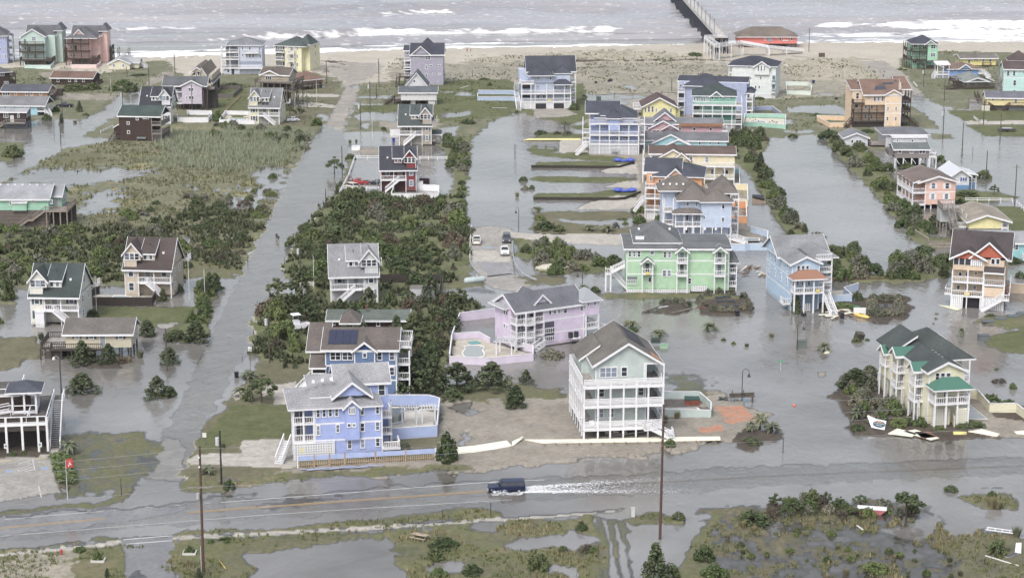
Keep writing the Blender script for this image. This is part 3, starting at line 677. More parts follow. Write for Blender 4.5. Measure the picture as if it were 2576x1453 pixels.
ph=(dist+wb*1.6)/27;gate=sst(.4,.6,fbm(sx*.007,sy*.012,91,3));zz+=((np.sin(6.283*ph)+1)/2)**4*(.5+1.5*gate)
SW=np.interp(sx,[-400,-230,-190,-120,-60,20,60,110,150,400],[70,66,60,46,44,24,24,34,66,72])
q=dist/SW;foam=sst(1.15,.25,q)*.72+.6*np.exp(-((dist-2)/9)**2)
strk=sst(.38,.62,fbm(sx*.02,(dist+wb)*.11,95,4));foam*=.35+.65*np.maximum(strk,sst(10,2,dist))
for d0,wd,amp,sd_,fo,th_ in ((62,3,1.6,53,.7,.54),(98,3,1.7,56,.62,.58),(140,3,1.5,58,.5,.63)):
 qq=(dist+wb-d0)/wd;on=sst(th_-.04,th_+.05,fbm(sx*.011,sy*.003,sd_,2));zz+=np.exp(-qq*qq)*amp*on;foam=np.maximum(foam,fo*on*np.exp(-((qq+1.6)/1.7)**2))
fr_=fbm(sx*.12,sy*.4,61,5);foam=np.clip((foam-(1-fr_)*.95+.16)*2.2,0,1)
zz*=sst(0,25,dist);zz+=foam*.12+np.where(dist<0,dist*.05,.0)
def mat_sea():
 n=NT("sea_water");b=n.b;b.inputs["IOR"].default_value=1.33;b.inputs["Roughness"].default_value=.16
 at=n.n("ShaderNodeAttribute",attribute_name="foam");ns=n.tex(.55,5,stretch=(.45,1,1))
 f=n.math('MULTIPLY',at.outputs["Fac"],1.0);f=n.math('MINIMUM',n.math('MAXIMUM',n.math('MULTIPLY',n.math('SUBTRACT',n.math('ADD',n.math('MULTIPLY',f,.7),n.math('MULTIPLY',ns,1.4)),.82),2.1),0),1)
 base=n.ramp(n.tex(.02,4,stretch=(.4,1,1)),[(.35,(.25,.243,.255)),(.65,(.33,.32,.33))])
 n.l(n.mixc(f,base,(.80,.80,.79)),b.inputs["Base Color"]);n.l(n.math('ADD',n.math('MULTIPLY',f,.6),.16),b.inputs["Roughness"])
 n.l(n.math('MULTIPLY',n.math('SUBTRACT',1.0,f),.5),b.inputs["Specular IOR Level"])
 n.bump(n.math('ADD',ripple(n,.35,4,(.5,1,1),0,0),n.math('MULTIPLY',ripple(n,1.5,3,(.6,1,1),0,0),.3)),.5,.4);return n.m
ok=dist>-4
Vs=np.c_[sx,sy,zz-.02]
sea=put('sea',np_mesh('sea',Vs,grid_faces(len(ys),len(xs),ok),mat_sea(),[("foam",'FLOAT',foam)],True));tag(sea,kind='structure')
# --- damp sea air
def haze():
 n=NT('haze_air');v=n.n("ShaderNodeVolumePrincipled");v.inputs["Color"].default_value=(.86,.88,.93,1);v.inputs["Density"].default_value=HAZE;v.inputs["Anisotropy"].default_value=.1
 n.t.nodes.remove(n.b);n.l(v.outputs[0],n.o.inputs["Volume"])
 o=MB().box(-2100,2100,-700,2600,-6,135).build('haze',n.m);tag(o,kind='stuff')
HAZE=.00004
haze()
# ---------------------------------------------------------------- houses
KS=.88
def K(r,g,b,k=1.0):
 f=lambda v:((v/255+.055)/1.055)**2.4 if v>10 else v/255/12.92
 q=[f(v)*KS*k for v in (r,g,b)];L=.3*q[0]+.6*q[1]+.1*q[2];return tuple(round(v*.7+L*.3,4) for v in q)
GREY,NAVY,BRGREY,DKBROWN,DKGREEN,REDBR,TANBR,LTGREY=K(98,98,104),K(66,69,80),K(100,94,88),K(76,63,60),K(64,76,70),K(118,90,76),K(120,108,96),K(140,141,146)
DKW=(.065,.05,.043)
GW=(.24,.22,.2)
def ridge_rise(h,yr,y0,y1,ze):return max(.6,h.Z(yr,(y0+y1)/2)-ze)
# --- the seven gabled cottages of one plan: long front roof over a porch, tall gabled bay, shed dormer
def saltbox(name,label,tile,fl,fr,wall,roof,mirror=False,shut=None,skirt=None,ext=0,rail=None,base=0.0):
 h=House(name,label,tile,fl,fr,10,wall,roof,rail=rail);W=h.W;s=W/8.9
 X=(lambda f:W*(1-f)) if mirror else (lambda f:W*f)
 def bx(f0,f1,*a,**k):h.box(min(X(f0),X(f1)),max(X(f0),X(f1)),*a,**k)
 fz,ez,be,rz=3.0*s,5.75*s,8.45*s,10.5*s;yr=4.9
 bx(0,.73,1.9,10,.25,ez-.1);h.wall.ext([(0,ez),(yr,rz),(10,ez+.2)],.05,W-.05,'x')
 t=.2;m=MB();kf=(rz-ez)/yr;kb=(rz-ez-.2)/(10-yr);yf=-.5
 m.ext([(yf,ez+kf*yf),(yr,rz+.05),(10.5,ez+.2-kb*.5),(10.5,ez+.2-kb*.5+t),(yr,rz+.05+t),(yf,ez+kf*yf+t)],-.35,W+.35,'x')
 r=h.part('roof',m,h.rm);tr=MB();tr.box(-.35,W+.35,yf-.07,yf,ez+kf*yf-.15,ez+kf*yf+t)
 for xx in (-.42,W+.35):tr.ext([(yf,ez+kf*yf-.14),(yr,rz-.1),(10.5,ez+.2-kb*.5-.14),(10.5,ez+.2-kb*.5+t+.02),(yr,rz+.07+t),(yf,ez+kf*yf+t+.02)],xx,xx+.07,'x')
 tr.build('fascia',h.tm,r)
 bx(.73,1.0,0.0,4.0,.25,7.2*s);bx(.64,1.0,-.02,yr+1,7.2*s-.05,be)
 a,b=sorted((X(.64),X(1.0)));h.gable(a,b,-.0,yr+.6,be,1.95*s,'y',ov=.4,name='gable_roof')
 bx(.36,.64,.9,yr,7.0*s,8.35*s);a2,b2=sorted((X(.36),X(.64)));h.shed(a2,b2,.9,yr+.2,8.3*s,rz+.05,ov=.25)
 h.part('corner_board',MB().box(W-.12,W+.03,-.03,.12,.3,be) if not mirror else MB().box(-.03,.12,-.04,.12,.3,be),h.tm)
 wz=7.35*s
 for f in (.715,.82,.925):h.win1('F',X(f),wz,.72*s,1.15*s,1,-.02)
 for f in (.44,.56):h.win1('F',X(f),7.25*s,.6*s,.85*s,1,.9)
 h.win1('F',X(.86),4.1*s,.8*s,1.45*s,1,0,shut);h.win1('F',X(.86),1.4*s,.8*s,1.35*s,1,0,shut)
 h.win1('F',X(.2),fz+.9,.8*s,1.3*s,1,1.9,shut);h.door(X(.55),fz,1.0,2.0,1.9,K(150,160,165))
 for yy,zz in ((3,3.9),(7,3.9),(4.8,7.3),(3,1.2)):h.win1('R',yy,zz*s,.8,1.3,1)
 for yy in (3,7):h.win1('L',yy,3.9*s,.8,1.3,1,0)
 a,b=sorted((X(0),X(.73)));h.deck(a,b,0,1.9,fz,'FL' if not mirror else 'FR')
 for f in (.01,.37,.71):h.post(X(f),.1,-.4,ez+kf*yf-.05+.4)
 if skirt:h.panel(a,b,.5,.6,.1,fz-.3,skirt,'slat','skirt')
 sg=-1 if not mirror else 1
 p0=X(.52);h.stairs((p0,-.62,fz),(p0+sg*3.6,-.62,.1),1.05)
 MB().box(min(p0,p0-sg*1.3),max(p0,p0-sg*1.3),-1.15,0,fz-.14,fz-.02).build('landing',h.rl,h.root)
 h.vents((X(.2),2.2,ez+kf*2.2+.3));MB().box(-.06,.06,-.06,.06,0,.5).build('vent_pipe',paint((.05,.05,.05)),h.root,loc=(X(.5),2.8,8.3*s+1.2+.1))
 h.deck(W*.1,W+1.3,10,12,fz+2.6,'LR');h.done();return h
hs_red=saltbox('gabled_cottage','dark red shingled cottage with white porch standing in a flooded fenced yard',(1,1),(1255,474),(1612,470),K(142,52,58),NAVY,shut=K(90,100,120),skirt=K(95,50,52))
hs_tan=saltbox('gabled_cottage','tan cottage with dark green-grey roof and gable bay, north of the red cottage',(1,0),(1440,1462),(1765,1462),K(178,166,148),K(78,88,88),shut=K(110,115,120),skirt=K(185,180,170))
hs_wht=saltbox('gabled_cottage','white cottage with pale grey roof missing shingles, in front of the shrub thicket',(1,1),(752,1612),(1228,1600),K(206,206,208),LTGREY,shut=K(120,130,150))
hs_bei=saltbox('gabled_cottage','beige cottage with brown roof beside a fenced swimming pool',(0,1),(1262,1535),(1728,1545),K(206,188,164),K(84,72,70),True,shut=K(200,195,185))
hs_crm=saltbox('gabled_cottage','cream cottage with dark green roof and white stair down to the flood',(0,2),(318,365),(800,372),K(222,220,208),K(66,78,76),True,shut=K(70,90,105))
hs_nvy=saltbox('gabled_cottage','white cottage with dark navy roof and brown shutters behind a white pool fence',(0,0),(1415,1256),(1718,1258),K(215,216,222),K(62,64,74),shut=K(90,60,55))
hs_pye=saltbox('gabled_cottage','pale yellow cottage with grey roof and roof skylights, beside a silver car',(1,0),(-58,1262),(238,1266),K(220,216,180),K(120,122,126),True,shut=K(70,80,90),skirt=K(190,188,180))
for k in (0,1):
 MB().box(-.45,.45,-.5,.5,0,.08).build('skylight',M_glass(),hs_pye.root,loc=(hs_pye.W*.46+k*1.1,.6,6.75)).rotation_euler=(math.radians(42),0,0)
# --- far left row by the sea
h=House('beach_house','periwinkle blue house with white side porches at the left picture edge by the sea',(0,0),(-150,655),(80,650),14,K(165,176,222),GREY)
h.box(0,h.W,0,14,.2,h.Z(366)).hip(0,h.W,0,14,h.Z(362),3.4)
h.win((28,375,46,405),(44,465,58,500),(-4,480,8,510),(20,548,36,590),(48,545,62,588));h.porch(h.W,h.W+1.9,4,12,[2.6,5.4,8],10.2,2,'FR',sides=3);h.shed(h.W,h.W+2,4,12,10.6,9.9,dirn='x');h.done()
def decked(name,label,pool,wall,fl,fr,rows,ye,yap,hipfront,trimc):
 h=House(name,label,(0,0),fl,fr,13,wall,GREY,rail=DKW);W=h.W;ze=h.Z(ye)
 h.box(0,W,0,13,.2,ze);h.box(W,W+3.1,3,13,.2,ze).box(W+3.1,W+5.2,6,13,.2,ze+1.6)
 if hipfront:h.hip(-.1,W+2.5,-1.5,13,ze-.25,h.Z(yap,6)-ze);h.gable(W*.28,W*.78,.2,7,ze+.4,2.3,'y',name='gable_roof')
 else:h.gable(0,W,0,12.5,ze,h.Z(yap,0)-ze,'y')
 h.gable(1,W+3.1,5,13,ze,3.1,'x',name='wing_roof');h.hip(W+2.6,W+5.4,5.6,13.2,ze+1.6,2.6,.4,name='tower_roof')
 zs=[h.Z(y,-2) for y in rows]
 h.porch(-.3,W-.1,-2.2,0,zs[:2],ze-.3 if hipfront else zs[0]+1,4,'FL',floor=paint(DKW,'wood'));h.deck(-.2,W+3,-2.4,3,zs[2],'FLR',floor=paint(DKW,'wood'))
 h.stilts(-.1,W,-2.1,-1.9,zs[2],5,2);h.panel(W*.35,W*.95,-1.7,-1.6,.2,zs[2]-.3,DKW,'wood','skirt')
 h.wr((8.5,ze-1.6),(9.6,ze-1.6),(8.5,5.2),(9.6,5.2),(9,2.2),off=W+5.2,w=.7,h=1.6)
 for z in (zs[1]-.2,zs[2]+.3):h.deck(W+5.2,W+6.4,9,13,z,'FR')
 h.stilts(W+5.3,W+6.3,9.1,12.9,zs[1],2,3)
 return h
h=decked('beach_house','mint green four-storey beach house with dark timber decks and front gable',0,K(186,214,204),(224,660),(464,660),(448,522,604),368,296,False,0)
h.win((318,366,362,412,2),(340,548,366,580),(350,470,366,492));h.win((244,470,266,500),(272,470,296,500),(272,545,296,580),(246,548,268,582));h.door(1.5,h.Z(448),.9,2,0,K(110,130,125));h.door(3,h.Z(522),.9,2,0,K(70,80,85));h.done()
h=decked('beach_house','salmon pink four-storey beach house with dark timber decks beside the mint one',0,K(232,186,176),(684,658),(918,658),(438,512,590),372,262,True,0)
h.win((776,362,832,412,2),(812,460,830,480),(704,460,726,496),(730,460,750,496),(704,536,728,572),(734,536,756,572),(814,536,832,556));h.door(2.1,h.Z(438),.9,2,0,K(90,60,60));h.door(3.2,h.Z(512),.9,2,0,K(60,50,50));h.done()
h=House('cottage','small cream cottage with pale grey roof facing the beach platform',(0,0),(1097,716),(1306,716),13,K(224,216,184),K(165,166,168))
z=h.Z(642);h.box(0,h.W,0,13,.5,z).gable(0,h.W,0,13,z,h.Z(596)-z,'y');h.box(h.W,h.W+2.6,4,9,.6,z).gable(h.W*.5,h.W+2.6,4,9,z,1.4,'x');h.win((1132,642,1158,676),(1226,642,1252,676));h.wr((2.2,1.2),h=1.1)
h.stilts(.2,h.W-.2,.2,12,.6,4,3,paint(DKW,'wood'));h.stairs((h.W+2.6,8,2.0),(h.W+5,6,.3),1.2);h.done()
h=House('ranch_house','low dark brown ranch house with reddish roof behind shrubs',(0,0),(522,862),(926,868),9,(.05,.035,.03),REDBR,wk='shake')
z=h.Z(784);h.box(0,h.W,0,9,.1,z).gable(0,h.W,0,9,z,ridge_rise(h,722,0,9,z),'x',ov=.6);h.win((570,794,598,826),(684,790,712,824),(750,794,776,826),(826,794,852,826));h.deck(h.W,h.W+1.8,1,7,.8,'FR',paint(DKW,'wood'));h.done()
h=House('stilt_house','dark brown timber house with hip roof and side deck at the left edge',(0,0),(-90,960),(108,945),9,(.055,.04,.033),GREY,wk='shake',rail=DKW)
z=h.Z(726);h.box(0,h.W,0,9,.3,z).hip(0,h.W,0,9,z,2.0,.8);h.win((-20,735,44,765,3),(40,820,60,868),(66,820,84,868));h.wr((3,z-1.6),w=1);h.deck(h.W,h.W+2.2,0,8,3.4,'FR');h.stilts(h.W+.2,h.W+2,.2,7.8,6,2,3);h.deck(h.W,h.W+2.2,0,8,6,'FR');h.deck(0,h.W,-2,0,1.6,'F',paint(GW,'wood'));h.done()
h=House('stilt_house','unpainted plywood house on stilts with slate grey roof, missing its siding',(0,0),(22,1024),(482,1028),9,K(176,128,84),K(84,86,98),wk='wood')
z=h.Z(922);h.box(0,h.W,0,9,2,z).gable(0,h.W,0,9,z,ridge_rise(h,853,0,9,z),'x');h.win((24,928,102,962,3),(150,926,166,960),(304,926,334,962),(396,928,424,962));h.win((252,928,278,966),name='window')
h.stilts(.2,h.W-.2,.3,8.8,2.1,6,3,paint(DKW,'wood'));h.deck(h.W,h.W+1.6,1,6,2.6,'FR',paint(GW,'wood'));h.stairs((h.W+1.6,5,2.6),(h.W+1.4,-1.5,.2),1.0,paint(DKW,'wood'));h.done()
h=House('cottage','turquoise cottage with grey roof and dark gable porch, standing at the flood edge',(0,0),(-60,1168),(378,1172),9,K(150,205,225),K(122,122,126),cat='house')
z=h.Z(1060);h.box(0,h.W,0,9,.2,z).gable(0,h.W+2.4,0,9,z,ridge_rise(h,972,0,9,z),'x',c=K(70,56,52));h.win((38,1066,66,1090),(138,1066,160,1090),(222,1066,246,1088),(290,1066,318,1090))
h.deck(h.W,h.W+2.4,.1,8.8,1.7,'FR');[h.post(h.W+2.3,y,-.2,z) for y in (.2,3,6,8.7)];h.stairs((h.W+2.4,1.5,1.7),(h.W+4.6,-1.5,.1),1.1);h.done()
h=House('cottage','small dark brown cottage above a grey ground floor in the flood, far left',(0,0),(-60,1292),(266,1292),6.5,(.05,.035,.032),K(165,165,170),wk='shake')
z=h.Z(1128);z1=h.Z(1232);h.box(0,h.W,0,6.5,z1,z);h.box(3,h.W,.6,6,-.2,z1,K(120,124,140),'plain');h.gable(0,h.W,0,6.5,z,ridge_rise(h,1092,0,6.5,z),'x');h.win((34,1136,84,1184,2),(172,1138,198,1184));h.door(h.X(120,1180),z1+.1,.9,2,0,K(205,205,205));h.wr((1.5,z-1.7),(4,z-1.7),h=1.2)
h.deck(h.X(70,1230),h.W,-1.6,0,z1+.1,'FLR',paint(GW,'wood'));h.stairs((h.X(72,1230),-.8,z1),(h.X(72,1230)-3.6,-.8,-.2),1.1,paint(GW,'wood'));h.stilts(.2,h.W+.0,-1.4,6.2,z1,4,3,paint(DKW,'wood'));h.done()
h=House('house','lavender house on stilts with grey gabled roof and tall timber side stair',(0,0),(1775,1118),(2036,1118),9,K(200,188,206),K(96,100,104))
x0=h.X(1826,900);z0=h.Z(1046);z=h.Z(862);h.box(x0,h.W,0,9,z0,z).box(0,x0,2.5,9,z0+.4,z);h.gable(x0,h.W,0,6,z,h.Z(812)-z,'y');h.gable(-4.2,h.W+1.2,1.5,9.5,z-.2,ridge_rise(h,768,2,9,z),'x');h.box(-3.6,0,3,9,z0+.4,z)
h.win((1892,880,1948,920,2),(1866,964,1886,1000),(1896,962,1950,1000,2));h.deck(.2,x0,.6,2.5,z0+.2,'FL');h.post(.3,.7,z0,z-1.4);h.shed(0,x0,.6,2.5,z-2,z-1.1);h.stilts(.3,h.W-.3,.3,8.6,z0,5,3,paint(DKW,'wood'))
h.panel(1,h.W-1,3,3.1,.1,z0,(.06,.055,.055),'wood','skirt');h.deck(h.W,h.W+4,1.5,9,h.Z(905),'FR',paint(DKW,'wood'));h.panel(h.W+.2,h.W+4,4,8.6,.1,h.Z(905)-.3,K(92,84,80),'slat','siding_screen');h.stairs((h.W+1.2,1.4,h.Z(905)),(h.W+1.2,-2.6,.2),1.3,paint(DKW,'wood'))
h.wr((2,z-2),(4.5,z-2),off=h.W);h.done()
h=House('house','long tan house with double stepped gables behind the lavender house',(0,0),(1920,985),(2128,985),22,K(196,182,158),TANBR)
z=h.Z(825);x1=h.X(2030,800);h.box(0,h.W,2,22,.2,h.Z(765));h.gable(-.2,h.W*.62,2,22,h.Z(726,2),h.Z(680,2)-h.Z(726,2),'y');h.box(h.W*.36,h.W,0,20,.2,z);h.gable(h.W*.36,h.W,0,22,z,h.Z(730)-z+1.5,'y',mid=.3);h.win((1966,735,1986,770));h.wr((3,z-1.8),(7,z-1.8),(11,z-1.8),(15,z-1.8),w=.7,h=1.2);h.done()
h=House('shingle_house','dark brown shingled house with dark green roof beside the flooded street',(0,0),(1204,1420),(1528,1426),10,(.05,.034,.03),K(66,84,78),wk='shake',rail=GW)
z=h.Z(1168);h.box(0,h.W,0,10,-.2,z).gable(0,h.W+2.6,0,10,z,ridge_rise(h,1064,0,10,z),'x',ov=.4);h.win((1364,1178,1394,1210),(1434,1178,1462,1200),(1466,1178,1496,1200),(1274,1222,1304,1254),(1278,1312,1308,1346))
for zz in (h.Z(1254),h.Z(1340)):h.deck(h.W,h.W+3,0,9.5,zz,'FR')
h.porch(h.W,h.W+3,0,9.5,[],z,2,'',sides=0);h.panel(h.W+.1,h.W+3,.1,9,-.2,h.Z(1345),K(98,90,86),'slat','skirt');h.deck(-2.2,0,1,6,1.3,'FL',paint(DKW,'wood'));h.box(-2.2,0,2,7,1.2,4);h.shed(-2.4,0,2,7,3.6,5,dirn='x');h.stairs((-2.2,2,1.3),(-2.2,-2.5,-.1),1.2,paint(GW,'wood'))
h.panel(h.W*.55,h.W*.82,-.5,-.1,.9,1.4,K(120,140,140),'plain','air_conditioner');h.done()
# --- beach houses left of the pier road
h=House('beach_house','pale blue four-storey beach house with white decks and grey hip roof',(0,0),(2250,758),(2640,756),13,K(198,206,226),K(126,128,134))
z=h.Z(456);xa=h.X(2404,600);h.box(0,h.W,0,13,.2,h.Z(690));h.box(xa,h.W,0,13,h.Z(690),z);h.box(.6,xa,4,13,2,z);h.hip(1.4,h.W,0,13,z,ridge_rise(h,372,0,13,z));h.shed(0,2.2,1,9,z-1.6,z,dirn='x')
h.porch(-.8,xa,-.6,4,[h.Z(524),h.Z(594),h.Z(682)],h.Z(470),3,'FL',sides=2);h.deck(xa,h.W,-1.6,0,h.Z(682),'F');h.deck(h.X(2460,520),h.W-1,-1.2,0,h.Z(530),'FLR');h.win((2430,468,2448,504),(2500,470,2522,506),(2430,540,2450,566),(2470,540,2492,584),(2502,540,2524,584),(2534,540,2556,584),(2600,470,2622,506),(2340,545,2400,575,3),(2606,545,2626,584))
h.panel(xa,h.W-.2,-.02,0,h.Z(650),h.Z(618),K(150,160,180),'plain','wall_shade');h.win((2280,700,2312,732));h.door(h.X(2342,700),.3,1,2,0,K(60,65,75));h.done()  # thin strip in a darker wall blue: shade painted on the wall
h=House('beach_house','yellow four-storey beach house with dark green hip roof and stacked balconies',(1,0),(198,722),(462,734),12,K(232,226,176),K(74,86,84))
z=h.Z(462);h.box(0,h.W,0,12,.2,z).hip(0,h.W+1.5,0,12,z,ridge_rise(h,362,0,12,z));h.hip(h.W*.75,h.W+2,3,10,z+.4,3.2,name='wing_roof');h.box(h.W,h.W+2,3,12,.2,z)
for ya,yb in ((464,528),(544,604),(628,690)):
 zz=h.Z(yb-2);a,b=h.X(202,500),h.X(286,500);h.panel(a,b,-.04,0,zz,h.Z(ya),K(80,82,78),'plain','recess_shade');h.deck(a-.1,b,-.9,0,zz,'FLR');h.win((216,ya+2,236,ya+36),(248,ya+2,268,ya+36),off=-.05)  # balcony recess is a flat panel, its shade put into the colour
 a,b=h.X(332,500),h.X(394,500);h.deck(a,b,-1.4,0,zz-.3,'FLR');h.win((344,ya+10,388,ya+50,2),(308,ya+4,326,ya+42),(406,ya+4,424,ya+42));h.wr((8,zz+.9),off=h.W+2,w=.6)
for x in (h.X(332,500),h.X(394,500)):h.post(x,-1.3,0,z)
h.done()
h=House('stilt_house','tan house with brown roof and broad weathered deck behind the pale yellow cottage',(1,0),(20,1090),(300,1100),11,K(184,170,142),K(104,92,84),rail=(.13,.11,.1))
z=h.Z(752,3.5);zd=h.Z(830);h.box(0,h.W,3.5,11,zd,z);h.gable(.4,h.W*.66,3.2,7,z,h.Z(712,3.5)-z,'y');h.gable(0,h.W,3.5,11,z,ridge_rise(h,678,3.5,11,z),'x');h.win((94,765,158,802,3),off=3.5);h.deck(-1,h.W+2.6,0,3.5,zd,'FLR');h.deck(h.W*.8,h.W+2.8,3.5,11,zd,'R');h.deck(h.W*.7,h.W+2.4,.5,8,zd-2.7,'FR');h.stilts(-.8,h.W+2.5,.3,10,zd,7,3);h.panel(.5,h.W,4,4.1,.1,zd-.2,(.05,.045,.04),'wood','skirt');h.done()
h=House('cottage','small house with worn orange-brown roof and dark deck in front of the yellow beach house',(1,0),(330,880),(455,905),9,K(150,120,98),K(132,100,84),rail=DKW)
z=h.Z(800);h.box(0,h.W,0,9,1.8,z).hip(0,h.W,0,9,z,2.6);h.deck(h.W,h.W+2.6,-1,7,h.Z(850),'FR');h.stilts(h.W+.1,h.W+2.4,-.8,6.8,2.2,3,3);h.stilts(.1,h.W,.1,8,1.9,3,3);h.done()
h=House('beach_house','tall grey-purple beach house with dark roof and front gable near the dunes',(1,0),(1560,866),(1885,866),11,K(168,162,184),K(64,68,80))
z=h.Z(550);h.box(0,h.W,0,11,.2,z).gable(0,h.W,0,11,z,ridge_rise(h,440,0,11,z),'x');h.gable(h.X(1562,550),h.X(1750,550),-.02,6,z-.02,h.Z(468)-z,'y',name='gable_roof');h.hip(h.W*.35,h.W*.62,8,12,z+2.6,2.2,name='cupola_roof')
h.box(-2.3,0,3,10,2,h.Z(520)).gable(-2.3,.3,3,10,h.Z(520),1.3,'x');h.porch(-2.3,0,.6,3,[h.Z(612),h.Z(680),h.Z(765)],h.Z(590),2,'FL');h.shed(-2.4,.5,.5,3,h.Z(690,0)-.5,h.Z(690),ov=.2)
h.win((1586,560,1636,588,2),(1700,562,1756,604,2),(1702,652,1726,696),(1746,652,1774,670),(1832,652,1860,670),(1702,738,1724,780),(1772,738,1800,756),(1834,738,1860,756),(1652,738,1676,760),(1576,738,1600,760));h.win1('F',-1.4,h.Z(548,3),.6,.6,1,3)
h.deck(-4.2,0,-1.8,.6,h.Z(765),'FL',paint(DKW,'wood'));h.stairs((-4.2,-1,h.Z(765)),(-4.6,-5,.2),1.2,paint(DKW,'wood'));h.stilts(-4.1,-.1,-1.7,.4,h.Z(765),3,2,paint(DKW,'wood'));h.done()
h=House('stilt_house','white house on dark posts with grey roof, gable behind and timber side stair',(1,0),(1458,1062),(1815,1062),8,K(212,212,214),K(96,102,110),rail=DKW)
z0=h.Z(1010);z=h.Z(932);h.box(0,h.W,0,8,z0,z).gable(-.4,h.W,0,8,z,ridge_rise(h,872,0,8,z),'x');h.win((1500,938,1518,970),(1600,938,1620,958),(1734,938,1756,958));h.box(1.2,h.W*.72,8,16,z0,h.Z(865,8)).gable(1.2,h.W*.72,8,18,h.Z(865,8),h.Z(735,8)-h.Z(865,8),'y');h.win((1580,802,1602,832),off=8);h.box(h.W*.77,h.W,.4,6,.1,z0);h.stilts(.3,h.W-.3,.3,7.6,z0,5,3);h.panel(h.W*.27,h.W*.4,1.2,1.8,.2,z0,WHITE,'plain','store_box')
h.deck(-2.4,0,1,8,z0+.2,'FL');h.stairs((-2.4,2,z0+.2),(-5.4,.4,.1),1.2);h.stilts(-2.3,-.2,1.1,7.8,z0,2,3);h.done()
MBs=House('shed','tan shed with white railing against the tan cottage',(1,0),(1768,1440),(1854,1440),4,K(178,166,148),K(78,88,88),cat='shed')
z=MBs.Z(1350);MBs.box(0,MBs.W,0,4,.1,z).gable(0,MBs.W,0,4,z,.8,'x');MBs.win((1816,1376,1836,1400));MBs.deck(0,1,-1,0,1,'FL');MBs.done()
# --- the big houses between the canal and the lagoon
h=House('beach_house','light blue house with wraparound white decks and dark roof above two garage doors',(2,0),(98,1106),(590,1100),14,K(184,198,226),K(70,74,86))
g=h.Z(1022);z3=h.Z(840);ze=h.Z(762);h.box(0,h.W,2.2,14,.2,ze-2.6);h.box(h.X(196,800),h.X(590,800),1.8,13,z3,ze);h.panel(0,h.W,0,.14,.1,g,WHITE,'lattice','lattice')
for a,b in ((234,346),(418,524)):h.panel(h.X(a,1080),h.X(b,1080),-.03,.0,.1,h.Z(1040),(.03,.03,.035),'plain','garage_shade');  # dark flat panels painted as the shade inside the garage
for x in (98,190,232,348,415,526,588):h.post(h.X(x,1060),-.06,-.2,ze-2.6)
h.porch(-.2,h.W+.2,-.1,2.2,[g,h.Z(940)],g,2,'FLR');h.deck(-.2,h.X(220,840),-.1,5,z3,'FLR');h.hip(h.X(180,760),h.X(425,760),.8,9,ze,3.4);h.hip(h.X(440,740),h.W,2,9,ze+.5,2.0);h.box(h.X(425,760),h.W-.6,2.6,9,z3,ze+.5)
h.gable(h.X(170,700),h.W+2,6,14,ze+.8,4.2,'x',name='main_roof');h.hip(h.X(420,835),h.W+.3,-.6,3,z3-.3,1.5,.3,name='porch_roof');h.box(0,h.W,9,14,z3,ze+.8)
h.win((252,770,272,806),(380,770,396,804),off=1.8);h.win((466,744,556,802,4),off=2.6);h.win((252,856,270,884),(424,856,442,900),(540,856,556,886),(250,950,276,990),(308,950,340,990,2),(542,948,558,986),off=2.2)
h.panel(.1,h.X(188,860),2.1,2.16,h.Z(900),h.Z(856),(.06,.06,.07),'plain','opening_shade');h.panel(.1,h.X(188,950),2.1,2.16,h.Z(990),h.Z(948),(.05,.05,.06),'plain','opening_shade');h.panel(h.X(365,1005),h.X(396,1005),-.24,-.18,g+.2,g+.75,K(230,210,60),'plain','banner')  # near-black flat panels stand for shade behind the decks
h.stairs((-1.2,2,z3),(-1.2,8,h.Z(940)),1.4);h.stairs((-1.2,8,h.Z(940)),(-1.2,2,g),1.4);h.stairs((-1.2,2,g),(-1.2,-3,.2),1.4);h.porch(h.W,h.W+2,3,9,[g,h.Z(940),z3],ze,2,'FR',sides=2);h.done()
h=House('beach_house','tall white house with faint mint tint, navy roof and bay gable near the pier',(2,0),(2210,985),(2645,1000),13,K(216,224,222),K(62,66,80))
z=h.Z(662);h.box(0,h.W,0,13,.2,z).hip(-1.2,h.W,0,13,z,ridge_rise(h,560,0,13,z));a,b=h.X(2440,700),h.X(2590,700);h.box(a,b,-.7,1,h.Z(748),h.Z(655)).gable(a,b,-.7,6,h.Z(668),h.Z(610)-h.Z(662),'y',name='bay_roof')
h.win((2468,660,2486,716),(2498,660,2516,716),(2530,660,2546,716),off=-.7);h.win((2374,672,2396,686),(2372,764,2392,800),(2492,764,2510,802),(2374,856,2390,892),(2440,856,2458,894),(2476,856,2496,894));h.porch(-1.3,0,.2,6,[h.Z(735),h.Z(830),h.Z(900)],z-.3,2,'FL',sides=1)
for ya in (756,850):h.panel(h.W-1.1,h.W-.2,-.05,0,h.Z(ya+70),h.Z(ya),(.1,.16,.16),'plain','recess_shade');h.deck(h.W-1.3,h.W,-.9,0,h.Z(ya+70),'FLR')  # flat dark panel carries the painted shade of a recessed balcony
h.panel(h.W*.5,h.W-1,-.12,-.02,.2,h.Z(940),WHITE,'lattice','lattice');h.done()
h=House('beach_house','periwinkle house with long navy roof behind the teal house',(2,0),(1672,1160),(2352,1180),12,K(160,172,208),K(66,70,84))
z=h.Z(828);h.box(0,h.W,0,12,.2,z).gable(-.2,h.W,1,11,z,ridge_rise(h,770,1,11,z),'x');h.hip(h.X(1742,860),h.X(2120,860),-1.4,9,h.Z(860),h.Z(738,4)-h.Z(860),name='hip_roof');h.box(h.X(1750,860),h.X(2110,860),-.9,5,.2,h.Z(858))
h.win((1684,840,1710,880),(1756,870,1784,912),(1756,962,1772,1000),(1750,1060,1768,1100));
for ya in (952,1048):h.panel(.1,h.X(1736,950),-.06,-.02,h.Z(ya+44),h.Z(ya),(.05,.06,.08),'plain','opening_shade')  # flat panel, near-black to paint the shade in the opening
